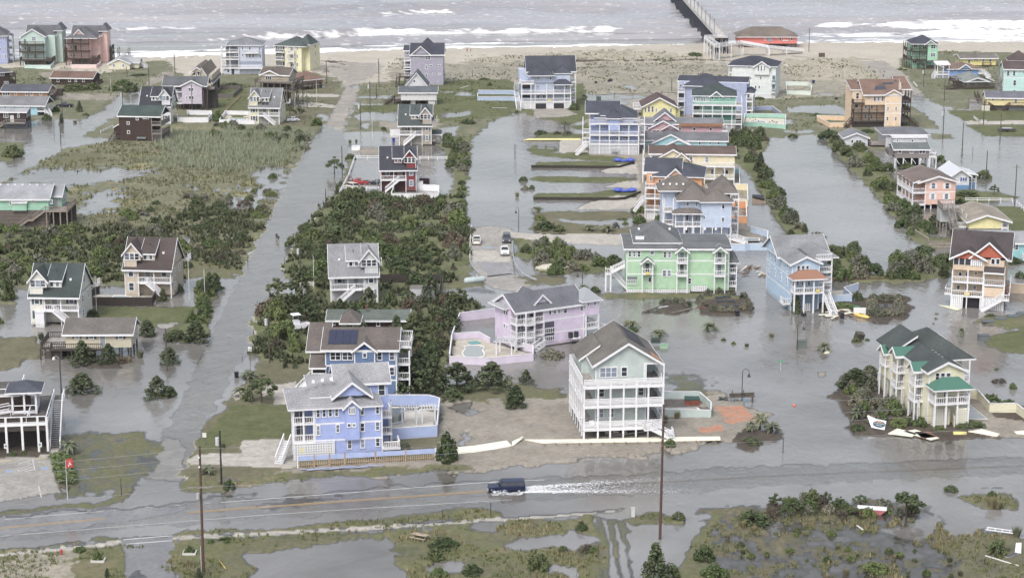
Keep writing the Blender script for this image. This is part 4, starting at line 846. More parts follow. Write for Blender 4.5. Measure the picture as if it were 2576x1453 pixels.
h.porch(-.2,h.X(1742,900),-.9,0,[h.Z(930),h.Z(1022),h.Z(1110)],z,2,'FL');h.porch(h.W,h.W+2,0,8,[h.Z(1010),h.Z(1100)],h.Z(925),2,'FR',sides=1);h.hip(h.W-.4,h.W+2.2,0,8,h.Z(925),1.2,.3,name='porch_roof');h.done()
h=House('beach_house','teal green house with white decks and dark green hip roof',(2,0),(1815,1330),(2240,1336),12,K(112,186,162),K(66,78,78))
z=h.Z(962);g=h.Z(1235);h.box(0,h.W,0,12,g,z).hip(0,h.W,0,12,z,ridge_rise(h,838,0,12,z));h.gable(h.X(2000,960),h.X(2110,960),-.1,4,z-.1,1.3,'y',name='gable_roof');h.panel(0,h.W,-1.8,-1.7,-.2,g,K(200,200,205),'lattice','lattice')
h.porch(-.1,h.W+2,-2,0,[g,h.Z(1144,-2),h.Z(1058,-2)],h.Z(1060,-2),6,'FLR',sides=0);h.porch(h.W,h.W+2,0,8,[g,h.Z(1144),h.Z(1058)],h.Z(1000),2,'R',sides=2);h.panel(h.W,h.W+2,-.4,8,.1,g,K(200,200,205),'lattice','lattice')
h.win((1824,972,1844,1016),(1858,972,1878,1020),(1896,974,1948,1022,2),(1960,974,1982,1020),(2006,970,2024,1004),(2084,970,2104,998),(2150,974,2190,994,2),(1930,1070,1960,1082),(2010,1068,2024,1098),(2080,1068,2094,1090),(2150,1068,2190,1084,2));
for y in (1066,1156):h.panel(.05,h.X(1884,y),-.06,-.02,h.Z(y+50),h.Z(y),(.1,.09,.09),'plain','opening_shade')  # dark flat panels paint the shade within the porch openings
h.win((1912,1158,1936,1196),(1962,1158,1984,1196));h.done()
h=House('house','lemon yellow gabled house with brown roof behind the blue house',(2,0),(1318,1190),(1645,1190),12,K(228,220,138),K(98,76,74))
z=h.Z(1070);h.box(0,h.W,0,12,.1,z).gable(0,h.W,0,12,z,h.Z(985)-z,'y',ov=.7);h.win((1332,1082,1352,1130),(1366,1066,1388,1130),(1402,1066,1424,1130),(1440,1084,1460,1130),(1540,1086,1562,1132),(1588,1086,1608,1132));h.shed(h.W,h.W+1.6,1,5,2.6,3.4,dirn='x');h.box(h.W,h.W+1.4,1,5,.1,2.7);h.deck(-2.8,0,3,9,2.6,'FLB');h.done()
h=House('beach_house','bright blue house with white double decks and navy hip roof over a lattice base',(2,1),(782,102),(1262,106),13,K(160,180,232),K(72,76,90))
z=h.Z(-268);g=h.Z(-4);h.box(0,h.W,1.8,13,g,z-2.6);h.box(h.X(850,-250),h.X(1220,-250),1.2,13,z-2.8,z);h.hip(h.X(845,-290),h.X(1250,-290),1,13,z-.1,ridge_rise(h,-430,1,13,z));h.gable(-1,h.W*.6,4,12,z+.8,2.6,'x',name='wing_roof');h.box(0,h.W*.5,5,12,g,z+.7);a,b=h.X(968,-250),h.X(1086,-250);h.box(a,b,-.1,2,z-3.6,z-.1);h.hip(a-.2,b+.2,-.4,5,z-.1,2.2,.3,name='bay_roof')
h.panel(0,h.W,.0,.12,-.1,g,K(205,206,212),'lattice','lattice');h.porch(-.1,h.W+.3,-.1,1.8,[g,h.Z(-96),h.Z(-208)],h.Z(-190),6,'FLR');h.porch(h.W+.3,h.W+2,1,9,[g,h.Z(-96),h.Z(-208)],z-1,2,'FR',sides=2)
h.win((888,-292,940,-264,2),off=1.2);h.win((984,-278,1008,-240),(1044,-278,1068,-240),off=-.1);h.win((888,-186,940,-162,2),(976,-186,1000,-148),(1046,-186,1070,-148),(1114,-186,1168,-160,2),(888,-82,940,-58,2),(976,-78,1000,-42),(1046,-78,1070,-42),(1112,-82,1166,-56,2),off=1.8)
h.stairs((-.8,-1,g),(-3.8,-2.2,.1),1.3);h.porch(-2.2,0,4,8,[g,h.Z(-96)],z-1,2,'FL',sides=1);h.panel(h.W*.46,h.W*.6,-.7,-.1,.9,1.7,K(170,172,176),'plain','air_conditioner');h.done()
h=House('beach_house','rose pink house with grey roof and torn eave showing bare wood',(2,0),(1310,1425),(2110,1430),11,K(208,160,168),K(120,122,128))
z=h.Z(1250);zz=h.Z(1280);h.box(0,h.W,0,11,.2,z);h.gable(-.2,h.W,0,11,z,ridge_rise(h,1188,0,11,z),'x');a,b=h.X(1385,1280),h.X(1650,1280);h.box(a,b,-1.6,2,.2,zz);h.gable(a,b,-1.6,7,zz,h.Z(1210)-zz,'y',name='gable_roof');h.gable(h.X(1515,1280),b+.3,-2,3,zz-.2,1.2,'y',name='porch_gable');h.gable(h.X(1440,1200),h.X(1640,1200),2,10,z+.8,2.3,'y',name='cross_roof')
h.panel(h.X(1680,1250),h.W,-.75,-.6,z-.55,z+.35,K(165,110,70),'wood','bare_eave');h.win((1322,1272,1374,1312,2),(1674,1278,1702,1314),(1816,1282,1850,1318),(1984,1282,2012,1318));h.win((1412,1306,1484,1330,2),off=-1.6);h.deck(h.W,h.W+1.6,0,6,3.4,'FR');h.done()
h=House('beach_house','turquoise house with grey gabled roof between the pink and cream houses',(2,1),(1336,30),(2160,40),11,K(150,208,222),K(112,112,118))
z=h.Z(-38);h.box(0,h.W,0,11,.1,z);h.gable(-.2,h.W,0,11,z,ridge_rise(h,-120,0,11,z),'x');a,b=h.X(1420,-20),h.X(1770,-20);zz=h.Z(-22);h.box(a,b,-1.6,2,.1,zz);h.gable(a,b,-1.6,8,zz,h.Z(-105)-zz,'y',name='gable_roof');h.gable(h.X(1560,-20),b+.3,-2,3,zz-.3,1.4,'y',name='porch_gable');h.win((1876,-30,1900,8),(2064,-30,2090,6),(1980,-28,2006,8));h.win((1360,-10,1400,20,2));h.porch(-1.8,0,-.5,6,[2.6,5.2],z-.5,2,'FL',sides=1);h.done()
h=House('beach_house','cream house with brown roof and twin front gables between turquoise and orange houses',(2,1),(1395,385),(2232,395),12,K(230,216,172),K(104,84,76))
z=h.Z(98);h.box(0,h.W,0,12,.1,z);h.gable(-.2,h.W,0,12,z,ridge_rise(h,18,0,12,z),'x');a,b=h.X(1470,130),h.X(1770,130);zz=h.Z(128);h.box(a,b,-1.6,2,.1,zz);h.gable(a,b,-1.6,8,zz,h.Z(46)-zz,'y',name='gable_roof');h.gable(h.X(1620,130),b+.3,-2.2,3,zz-.3,1.7,'y',name='porch_gable')
h.win((1406,112,1466,172,2),(1786,118,1816,182),(1942,120,1976,182),(1940,244,1958,292),(1998,244,2028,298),(2114,250,2176,300,2));h.win((1514,152,1584,182,3),off=-1.6);h.porch(h.X(1834,200),h.W,-1.8,0,[h.Z(340,-1.8),h.Z(218,-1.8)],h.Z(220,-1.8),5,'FLR');h.porch(-2.2,0,-.4,6,[2.6,5.2],z,2,'FL',sides=1);h.done()
h=House('beach_house','bright orange house with navy hip roof and white decks on its left side',(2,1),(1342,745),(1900,760),13,K(238,164,92),K(74,78,90))
z=h.Z(318);h.box(h.X(1440,330),h.W,0,13,.1,z);h.box(0,h.X(1440,330),1.6,13,.1,h.Z(290));h.hip(h.X(1430,330),h.W,0,13,z,ridge_rise(h,168,0,13,z),.6);h.gable(-.3,h.W*.6,2,11,h.Z(290),2.4,'x',name='wing_roof');h.gable(h.X(1560,330),h.X(1730,330),-.4,4,z-.1,1.9,'y',name='gable_roof',c=K(240,180,130))
h.win((1382,308,1412,368),off=1.6);h.win((1470,344,1500,400),(1514,346,1544,400),(1470,580,1500,632),(1540,480,1570,520));h.porch(-.1,h.X(1640,500),-2,1.6,[h.Z(440,-2),h.Z(545,-2),h.Z(660,-2)],h.Z(440,-2),4,'FL',sides=1);h.panel(0,h.X(1640,700),-1.6,-1.5,.1,h.Z(668,-2),WHITE,'lattice','lattice');h.stairs((-.4,-2,h.Z(545)),(-2.6,-3,h.Z(660)),1.1);h.done()
h=House('beach_house','light blue house with big grey-brown roof and long white lower deck',(2,1),(1640,985),(2200,985),13,K(190,206,234),K(112,104,98))
z=h.Z(572);g=h.Z(948);a=h.X(1905,700);h.box(a,h.W,0,13,g+2.6,z);h.box(h.X(1700,600),a,2.2,13,g+2.6,z);h.box(.2,h.W-.4,2.0,13,g,g+5.6);h.hip(h.X(1680,560),a+2,1.6,13,z,ridge_rise(h,345,1,13,z)-.6);h.hip(a,h.W,-.2,10,z,h.Z(440,4)-z,name='bay_roof');h.hip(-3.2,a,6,14,z+1.4,3.0,name='wing_roof');h.box(-2.6,a,7,14,g,z+1.4);h.hip(h.W-4,h.W+1.4,4,13,z+1.2,3.2,name='wing_roof')
h.hip(-.4,a,-.4,3,h.Z(688),h.Z(610,2.2)-h.Z(688)-.4,.4,name='porch_roof');h.win((1750,570,1782,622),(1840,572,1870,624),off=2.2);h.win((2108,596,2140,650),(2106,726,2136,782),(1922,716,1942,754));h.win((1746,700,1778,764),(1838,702,1870,764),(1742,830,1776,892),(1996,838,2032,896),(2090,840,2124,896),off=2.0)
h.porch(-.1,a,-.2,2.0,[h.Z(818)],h.Z(690),4,'FL');h.porch(-.2,h.W,-.6,2,[g],h.Z(828),7,'FLR');h.panel(.1,h.W-.2,.2,.3,.1,g,K(200,200,205),'lattice','lattice');h.wr((2,z-1.8),(2,z-5),off=h.W,w=.9);h.porch(h.W,h.W+2,3.5,9,[g,h.Z(820),h.Z(700),h.Z(580)],h.Z(540),2,'FR',sides=1)
h.stairs((h.W,.5,g),(h.W+3.4,-1.5,.2),1.4);h.porch(-2.6,-.3,2,7,[g+.3,h.Z(818),h.Z(690)],h.Z(560),2,'FL',sides=1);h.vents(*[(h.W*.12*k-2.4,7,z+2.6) for k in range(4)]);h.stairs((-2.6,3,g),(-4.8,.5,.2),1.2);h.done()
h=House('apartment_house','long pale green three-storey building with grey roof and small gabled balconies',(2,1),(1148,1480),(2262,1482),14,K(168,214,168),K(104,108,110))
z=h.Z(1052);xr=h.X(2180,1300);h.box(0,xr,0,14,.3,z);h.corner(0,xr,0,14,.3,z,[h.Z(1168),h.Z(1302)]);h.gable(-.2,xr,0,14,z,ridge_rise(h,968,0,14,z),'x');h.hip(h.X(1250,950),h.X(1700,950),3,16,z+.8,3.0,name='hip_roof');h.panel(h.X(1250,950),h.X(1338,950),3.2,3.4,z+1.3,z+2.0,WHITE,'plain','dormer_face')
h.win((1170,1064,1200,1132),(1214,1064,1246,1132),(1260,1064,1294,1132),(1386,1064,1432,1110),(1518,1070,1556,1138),(1566,1070,1602,1138),(1512,1258,1552,1328),(1560,1258,1600,1328),(1366,1328,1404,1388),(1768,1336,1804,1402))
def balcony(h,x0,x1,ys,roof_y,off=-1.2,door=True):
 a,b=h.X(x0,ys[0],off),h.X(x1,ys[0],off)
 for y in ys:
  zz=h.Z(y,off);h.deck(a,b,off,0,zz,'FLR')
  if door:h.win1('F',(a+b)/2,zz+.1,.85,2.0,1,0)
 for x in (a+.1,b-.1):h.post(x,off+.1,-.3,h.Z(roof_y,off)+.05)
 h.gable(a,b,off,1.5,h.Z(roof_y,off),.95,'y',ov=.3,name='balcony_roof')
balcony(h,1306,1420,[1298],1192);balcony(h,1656,1770,[1188,1316],1080);balcony(h,2034,2150,[1190,1318],1080)
h.porch(xr,h.W,1,9,[h.Z(1300),h.Z(1430)],h.Z(1200),2,'FR',sides=2);h.hip(xr-1,h.W+.2,1,9,h.Z(1195),2.2,.3,name='porch_roof');h.panel(.2,h.X(1258,1400),-.05,0,h.Z(1374),h.Z(1326),K(120,128,134),'plain','recess_shade');h.rail((.1,-.2),(h.X(1258,1400),-.2),h.Z(1410));h.panel(h.X(1148,1450),h.X(1790,1450),-.2,-.1,-.2,.5,WHITE,'lattice','lattice');h.panel(h.X(1800,1420),h.X(1964,1420),-.9,-.4,.3,h.Z(1412),WHITE,'lattice','lattice')  # grey flat panel: recess shade given as colour
h.panel(h.X(1338,1280),h.X(1384,1280),-1.34,-1.28,h.Z(1294),h.Z(1270),K(230,200,50),'plain','banner');h.stairs((-.3,1,h.Z(1230)),(-3.2,1,h.Z(1300)),1.2);h.deck(-4.3,-3.1,.2,1.8,h.Z(1300),'FL');h.stairs((-3.2,2.2,h.Z(1300)),(.2,2.2,.1),1.0);h.stilts(-4.2,-3.2,.3,1.7,h.Z(1300),2,2);h.vents(*[(h.W*f,6,z+2.9) for f in (.12,.4,.55,.72,.82)]);h.done()
# --- right back
h=House('pier_house','coral red pier building on piles with brown hip roof at the pier',(3,0),(-300,486),(290,486),12,K(240,112,100),TANBR,wk='siding',cat='pier house',rail=WHITE)
z0=h.Z(440);z=h.Z(370);h.box(0,h.W,0,12,z0,z).hip(0,h.W,0,12,z,ridge_rise(h,268,0,12,z),.9);h.win((112,376,134,410),(228,376,250,410),(10,384,44,416,2),(-40,376,-20,410));h.stilts(.4,h.W-.4,.4,11.6,z0,14,4,paint(DKW,'wood'));h.panel(h.W-4,h.W,.5,.6,.1,z0,K(120,118,122),'slat','skirt')
h.panel(h.X(148,405),h.X(206,405),-.08,0,h.Z(415),h.Z(402),K(220,215,210),'plain','sign_board');h.panel(h.X(0,400),h.X(44,400),-.12,-.09,h.Z(418),h.Z(384),K(150,170,185),'plain','sign_board');h.done()
h=House('beach_house','mint green beach house with navy hip roof and dark timber decks by the pier road',(3,0),(1440,702),(1695,702),10,K(150,214,178),K(66,70,84),rail=DKW)
z=h.Z(440);a=h.X(1604,500);h.box(a,h.W,-.4,10,h.Z(604),z).box(0,a,1.6,10,1.8,z).hip(0,h.W,-.4,10,z,ridge_rise(h,350,0,10,z));h.gable(h.X(1580,440),h.X(1680,440),-.7,4,z-.1,1.4,'y',name='gable_roof');h.box(.3,h.W-.2,1.8,10,.2,2)
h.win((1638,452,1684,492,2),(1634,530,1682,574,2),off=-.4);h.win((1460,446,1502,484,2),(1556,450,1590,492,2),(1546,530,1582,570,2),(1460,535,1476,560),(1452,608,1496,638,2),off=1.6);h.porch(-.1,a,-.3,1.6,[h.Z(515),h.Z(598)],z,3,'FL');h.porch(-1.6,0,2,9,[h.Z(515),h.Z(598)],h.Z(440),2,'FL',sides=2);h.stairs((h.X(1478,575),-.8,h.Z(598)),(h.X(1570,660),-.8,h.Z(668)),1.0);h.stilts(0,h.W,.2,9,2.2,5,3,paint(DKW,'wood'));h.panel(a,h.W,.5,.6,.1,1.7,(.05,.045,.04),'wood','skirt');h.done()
h=House('ranch_house','bright yellow ranch house with low grey-brown roof beside the mint beach house',(3,0),(1945,676),(2288,674),9,K(236,218,112),K(118,110,104))
z=h.Z(586);h.box(0,h.W,0,9,.6,z).gable(0,h.W,0,9,z,ridge_rise(h,548,0,9,z),'x',ov=.8);h.win((2010,600,2034,640),(2070,594,2110,612,2),(2154,594,2176,626),(2222,594,2246,624));h.panel(0,h.W,.1,.2,.0,.7,(.06,.05,.045),'wood','skirt');h.deck(h.W*.6,h.W*.85,-1.4,0,.8,'FLR',paint(DKW,'wood'));h.wr((3,1.2),(6,1.2),face='L',off=0);h.done()
h=House('cottage','cornflower blue cottage with brown hip roof and white covered stair porch',(3,0),(1815,792),(2112,790),10,K(126,172,236),K(128,104,92))
z=h.Z(692);h.box(0,h.W,0,10,.8,z).hip(0,h.W,0,10,z,ridge_rise(h,622,0,10,z),.8);h.gable(h.W*.35,h.W*.7,-1,5,z+.3,1.3,'y',name='gable_roof');h.win((1868,698,1894,724),(2024,698,2048,724));h.porch(-4.4,0,-.6,3,[h.Z(745)],h.Z(645),3,'FL',sides=1);h.shed(-4.6,0,-.6,3.4,h.Z(655)+.2,h.Z(640)+.4,roof=paint(K(215,215,218)),ov=.2)
h.stairs((-4.4,1,h.Z(745)),(-6,-1.6,.2),1.3);h.panel(-4.3,-.2,-.4,-.3,.1,h.Z(745)-.3,K(170,175,185),'slat','skirt');h.deck(h.W,h.W+2,-.5,4,h.Z(735),'FR');h.stairs((h.W+2,1,h.Z(735)),(h.W+4,-1,.1),1.2);h.done()
h=House('cottage','sage green cottage with pale grey hip roof and dark timber ramp',(3,0),(1985,897),(2206,893),13,K(130,146,124),K(128,134,130),rail=DKW)
z=h.Z(818);h.box(0,h.W,0,13,.3,z).hip(0,h.W,0,13,z,ridge_rise(h,716,2,13,z)-.3,.8);h.gable(.3,h.W-.2,-.3,6,z-.05,1.2,'y',name='gable_roof');h.box(h.W,h.W+3,3,12,.3,z-.3);h.shed(h.W,h.W+3.3,3,12,z+.9,z-.4,dirn='x');h.win((2004,816,2032,854,2),(2084,814,2110,852,2),(2148,816,2172,848,2));h.wr((2,z-1.6),(6,z-1.6),face='L',off=0,h=1.1);h.deck(-3,0,4,9,h.Z(830),'FLB');h.stairs((-2.2,4,h.Z(830)),(-1.6,.5,.2),1.1);h.stilts(-2.9,-.1,4.1,8.9,h.Z(830),2,2);
h.deck(-1,h.W+5,-2.4,-1,1.0,'FB');h.stairs((-1,-1.7,1.0),(-8,-2.4,.1),1.3);h.done()
h=House('beach_house','pale turquoise house with brown roof cut off by the right picture edge',(3,0),(2362,985),(2700,990),10,K(176,222,216),K(92,76,74))
z=h.Z(698);h.box(0,h.W,0,10,.2,z).gable(0,h.W,0,10,z,ridge_rise(h,620,0,10,z),'x');h.corner(0,h.W,0,10,.2,z,[h.Z(785)]);h.hip(h.W*.2,h.W*.8,6,12,z+2.2,3.0,name='tower_roof');h.win((2402,712,2428,766),(2462,712,2488,766),(2466,804,2494,862),(2556,712,2582,740),(2464,900,2490,930));h.wr((3,3.4),(6,3.4),(3,6.2),face='L',off=0);h.porch(-1.6,0,3,9,[2.8,5.6],8,2,'FL',paint(GW,'wood'),sides=2);h.done()
h=House('beach_house','tan-orange four-storey house with torn brown roof and dark timber decks',(3,0),(962,1288),(1326,1284),13,K(238,204,164),K(128,98,82),rail=DKW)
z=h.Z(950);a=h.X(1172,1100);h.box(0,a,2,13,.2,z).box(0,a,.3,3,h.Z(1056),z).box(a,h.W,-.4,12,.4,z);h.corner(a,h.W,-.4,12,.4,z,[h.Z(1140),h.Z(1042)]);h.gable(-.2,h.W+.2,0,13,z,ridge_rise(h,802,0,13,z),'x');h.gable(a,h.W,-.4,6,z,h.Z(905)-z,'y',name='gable_roof');h.shed(h.W,h.W+3.4,2,11,z+1.2,z+3.8,ov=.3);h.box(-3.2,0,3,12,.2,h.Z(915));h.shed(-3.5,.3,3,10,h.Z(915),h.Z(860)+.3)
pt=MB();rise=ridge_rise(h,802,0,13,z);k=rise/6.5
for x0,x1,y0,y1 in ((3.2,7.2,1.6,3.4),(6.0,10.0,3.8,5.0),(4.2,6.2,3.4,3.9),(9.8,11.2,5.0,5.9)):pt.add([(x0,y0,z+k*y0+.29),(x1,y0+.3,z+k*(y0+.3)+.29),(x1-.5,y1,z+k*y1+.29),(x0+.6,y1-.2,z+k*(y1-.2)+.29)],[(0,1,2,3)])
h.part('torn_patch',pt,paint(K(70,74,88),'plain',.8))
h.win((1006,972,1022,996),(1060,970,1086,1018),(1098,970,1124,1018),(1138,970,1164,1018),off=.3);h.win((1194,1070,1218,1118),(1276,1070,1300,1118),(1188,1170,1212,1216),(1272,1170,1296,1216),off=-.4);h.win((970,1060,994,1098),(1030,1060,1056,1098),(968,1150,992,1196),(1026,1150,1050,1196),off=2);h.win1('F',-1.6,h.Z(990,3),.8,1.7,1,3);h.win1('F',-1.8,h.Z(1080,3),.9,1,1,3)
h.porch(-3.4,a,-.4,2.6,[h.Z(1130),h.Z(1215)],h.Z(1056),5,'FL',sides=1);h.deck(-3.4,0,0,3,h.Z(1035),'FL');h.porch(h.W,h.W+3.4,1,11,[h.Z(1225),h.Z(1130),h.Z(1035)],z+1,3,'FR',sides=3);h.panel(-3.3,a-.2,.2,.3,.1,h.Z(1225),(.06,.05,.045),'wood','skirt');h.stairs((h.W+3.4,2,h.Z(1225)),(h.W+5.4,-.5,.1),1.3);h.stairs((-3.4,1,h.Z(1215)),(-6,-1,.1),1.2);MB().box(-.3,.3,-.3,.3,0,2.2).build('chimney',paint(K(215,205,190)),h.root,loc=(h.W-.2,1.4,z+1.2));h.done()
h=House('stilt_house','yellow cabin with grey-purple roof, dark stairs and lattice base at the right',(3,0),(2192,1114),(2660,1120),8,K(232,214,140),K(110,110,122),rail=DKW)
z=h.Z(986);z0=h.Z(1062);h.box(0,h.W,0,8,z0,z).gable(0,h.W,0,8,z,ridge_rise(h,922,0,8,z),'x');h.win((2250,988,2274,1014),(2352,988,2374,1014),(2478,990,2506,1034));h.panel(h.X(2420,1100),h.W,.1,.2,.1,z0,K(190,190,196),'slat','skirt');h.panel(h.X(2192,1100),h.X(2420,1100),.6,.7,.1,z0,K(110,106,104),'slat','skirt');h.stairs((.6,-.8,z0+.1),(3.2,-.8,.2),1.1);h.stairs((7.4,-.8,z0+.1),(5.0,-.8,.2),1.1);h.deck(7.4,h.W,-1.4,0,z0+.2,'F');h.deck(-1,.8,-1.4,0,z0+.2,'F')
h.deck(-5.4,-1,.5,5,h.Z(1030),'FLB',paint(GW,'wood'));h.panel(-5.3,-1.2,.6,.7,.1,h.Z(1040),K(178,178,180),'slat','skirt');h.stairs((-2,.4,z0+.6),(-3,4,z+.6),1.1);h.panel(-1.6,.9,-2,-1.2,.1,1.9,K(205,200,180),'plain','store_box');h.done()
h=House('house','white house with grey hip roof and flat front extension behind the small white cottage',(3,0),(1180,1492),(1596,1492),12,K(196,198,206),K(112,114,120))
z=h.Z(1348);h.box(0,h.W,0,12,.1,z).hip(-.6,h.W,0,12,z,ridge_rise(h,1266,0,12,z)-.2,.6);h.box(h.X(1238,1400),h.X(1572,1400),-3,0,.1,h.Z(1385,-3));h.shed(h.X(1238,1400),h.X(1572,1400),-3,.2,h.Z(1382,-3),h.Z(1382,-3)+.25,roof=paint(K(206,204,204)),ov=.3);h.win((1290,1400,1312,1430),(1440,1400,1464,1430),off=-3);h.wr((3,1.4),(7,1.4),face='L',off=0);h.deck(-4.2,0,1,7,1.0,'FL',paint(GW,'wood'));h.done()
h=House('cottage','tiny white cottage with grey gable roof among the shrubs by the lagoon',(3,0),(765,1478),(1002,1478),8,K(208,210,220),K(122,124,130))
z=h.Z(1386);h.box(0,h.W,0,8,.0,z).gable(0,h.W,0,8,z,h.Z(1340)-z,'y',ov=.5);h.win((834,1402,858,1440),(882,1402,908,1440));h.done()
h=House('stilt_house','taupe house raised on white braced stilts in the flood, green-grey roof',(3,1),(1268,238),(1612,238),8,K(140,130,126),K(108,116,114))
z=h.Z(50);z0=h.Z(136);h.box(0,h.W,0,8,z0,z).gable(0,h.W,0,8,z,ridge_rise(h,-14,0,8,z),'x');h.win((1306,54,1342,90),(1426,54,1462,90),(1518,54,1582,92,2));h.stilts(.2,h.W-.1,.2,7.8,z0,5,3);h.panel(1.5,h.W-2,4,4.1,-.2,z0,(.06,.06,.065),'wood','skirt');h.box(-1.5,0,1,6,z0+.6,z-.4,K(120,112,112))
for k in range(4):
 x=.2+k*(h.W-.3)/4;m=MB();m.bar((x,.2,z0),(x+1.2,.2,1.1),.06);m.build('brace',h.tm,h.root)
h.deck(h.W,h.W+2,-.5,6,z0+.5,'FR');h.stilts(h.W+.2,h.W+1.9,-.4,5.8,z0+.5,2,3);h.done()
h=House('stilt_house','salmon pink two-storey house with brown gable roof and white corner balconies',(3,1),(1516,652),(1876,644),14,K(238,186,164),K(120,104,96))
z=h.Z(374);z0=h.Z(600);zm=h.Z(480);a=h.X(1586,500);h.box(a,h.W,0,14,z0,z).box(0,a,3,14,z0,z);h.gable(0,h.W,0,14,z,h.Z(320)-z,'y',ov=.7,c=K(238,208,198));h.panel(a,h.W,-.05,0,zm-.12,zm+.12,WHITE,'plain','band');h.win((1644,384,1682,446),(1782,384,1822,446),(1638,490,1674,552),(1774,490,1812,552),shut=WHITE)
for zz in (z0,zm):h.deck(-1.8,a,0,3,zz,'FL');h.deck(-1.8,0,3,13,zz,'LB')
for y in (.1,3,6,9,12.9):h.post(-1.7,y,0,z)
h.shed(-1.9,0,0,14,z-.35,z+.3,dirn='x',ov=.2);h.post(a-.1,.1,0,z);h.wr((4,z0+.9),(8,z0+.9),(4,zm+.9),(8,zm+.9),face='L',off=0);h.stilts(.2,h.W-.2,.3,13.6,z0,4,4);h.deck(h.W*.5,h.W-.6,-2,0,1.2,'FLR')
for x in (a,h.W*.75):MB().bar((x,.3,z0),(x+1.5,.3,1.0),.06).build('brace',h.tm,h.root)
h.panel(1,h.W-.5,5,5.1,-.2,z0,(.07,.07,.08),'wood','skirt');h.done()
h=House('cottage','white cottage with blue shutters, blue base and screened porch behind the pink house',(3,1),(1840,466),(2018,464),11,K(214,216,222),K(205,208,214),rk='seam')
z=h.Z(312);h.box(0,h.W,0,11,-.2,z);h.box(-.02,h.W+.02,-.03,11,-.2,h.Z(408),K(96,152,205));h.gable(0,h.W,0,11,z,h.Z(262)-z+.3,'y',ov=.6);h.win((1952,328,1980,370),shut=K(50,90,190));h.box(h.W,h.W+2.4,2,9,-.2,h.Z(398),K(96,152,205));h.shed(h.W-.2,h.W+2.7,1.6,9.4,z+.4,z-.3,roof=paint(K(205,208,214),'seam'),dirn='x');h.panel(h.W,h.W+2.4,2.0,2.1,h.Z(380),z-.3,(.06,.06,.07),'plain','porch_screen')
for x in (.1,1.2,2.3):h.post(h.W+x,1.95,-.2,z-.3)
h.rail((h.W+.1,1.9),(h.W+2.3,1.9),h.Z(398));h.done()
h=House('stilt_house','pale yellow house with tan gable roof and weathered rooftop stair deck',(3,1),(2012,938),(2342,938),15,K(238,226,142),K(152,140,122))
z=h.Z(772);h.box(0,h.W,0,15,2.2,z).gable(0,h.W+1.6,0,15,z,h.Z(710)-z,'y',ov=.7,mid=.44);h.box(.2,h.W,.5,14,-.2,2.3,K(210,210,212));h.wr((3,3.4),(8,3.4),(12,3.4),face='L',off=0);h.porch(h.W,h.W+1.6,0,6,[2.4],z,2,'FR',sides=1);h.deck(-3,0,1.5,9,2.3,'FL');h.panel(-2.9,-.1,2,2.1,-.2,2.1,WHITE,'lattice','lattice')
h.deck(-5.2,-1,5,11,h.Z(640,6),'FLB',paint(GW,'wood'));h.box(-5.2,-2.4,7,11,2.3,h.Z(660,6),K(190,190,192));h.stairs((-3.4,5,h.Z(640,6)),(-3.2,0,2.4),1.2,paint(GW,'wood'));h.stilts(-5.1,-2.6,.4,10.8,2.6,2,4,paint(GW,'wood'));h.deck(-4.2,-2.4,-.9,1.5,2.5,'FL',paint(GW,'wood'));h.done()
h=House('house','turquoise house with pale grey roof at the right edge behind the orange-gabled house',(3,1),(2240,1170),(2680,1176),12,K(132,205,210),K(156,158,162))
z=h.Z(992);h.box(0,h.W,0,12,.0,z).gable(0,h.W,0,12,z,ridge_rise(h,876,0,12,z),'x',mid=.5);h.corner(0,h.W,0,12,.1,z);h.win((2482,1000,2518,1062),(2380,1000,2410,1060));h.deck(h.W*.7,h.W,-2,0,.9,'FL');h.done()
h=House('beach_house','tan three-storey house with two orange gables, lattice carport and stair',(3,1),(1838,1634),(2366,1668),13,K(222,194,160),K(80,70,72))
z=h.Z(1150);g=h.Z(1525);a=h.X(2172,1300);h.box(0,a,0,2,h.Z(1268),z).box(0,h.W,1.8,13,g,z).box(a,h.W-.3,.2,3,g+2.8,z-.1);OR=K(196,88,48)
h.gable(-.3,a+.1,-.3,8,z,h.Z(1068)-z,'y',name='gable_roof',c=OR);h.gable(a-2.6,h.W,.1,9,z+.4,h.Z(1002)-z,'y',name='gable_roof',c=OR);h.gable(-.3,h.W+.6,1.5,13,z,ridge_rise(h,888,0,12,z),'x',name='main_roof');h.hip(-.3,h.W*.9,2,13,z,ridge_rise(h,884,2,13,z),name='hip_roof');h.shed(a+.2,h.W-.4,-1.2,.6,h.Z(1280,-1.2),h.Z(1214,.4),ov=.25)
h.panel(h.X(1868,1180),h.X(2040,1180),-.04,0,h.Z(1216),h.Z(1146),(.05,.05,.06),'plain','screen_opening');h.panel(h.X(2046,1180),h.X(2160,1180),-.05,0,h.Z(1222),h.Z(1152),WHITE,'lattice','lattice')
for x in (1866,1920,1980,2042):h.post(h.X(x,1180),-.06,h.Z(1220),z,r=.08)
h.win((2242,1142,2284,1208),(2292,1142,2332,1208),off=.2);h.win((1914,1272,1952,1326),(1982,1276,2024,1328),(2074,1284,2106,1312),(1896,1402,1932,1460),(1980,1406,2016,1460),(2060,1410,2096,1460),off=1.8);h.door(h.X(2190,1350),h.Z(1400),1,2.1,1.8,K(90,50,40))
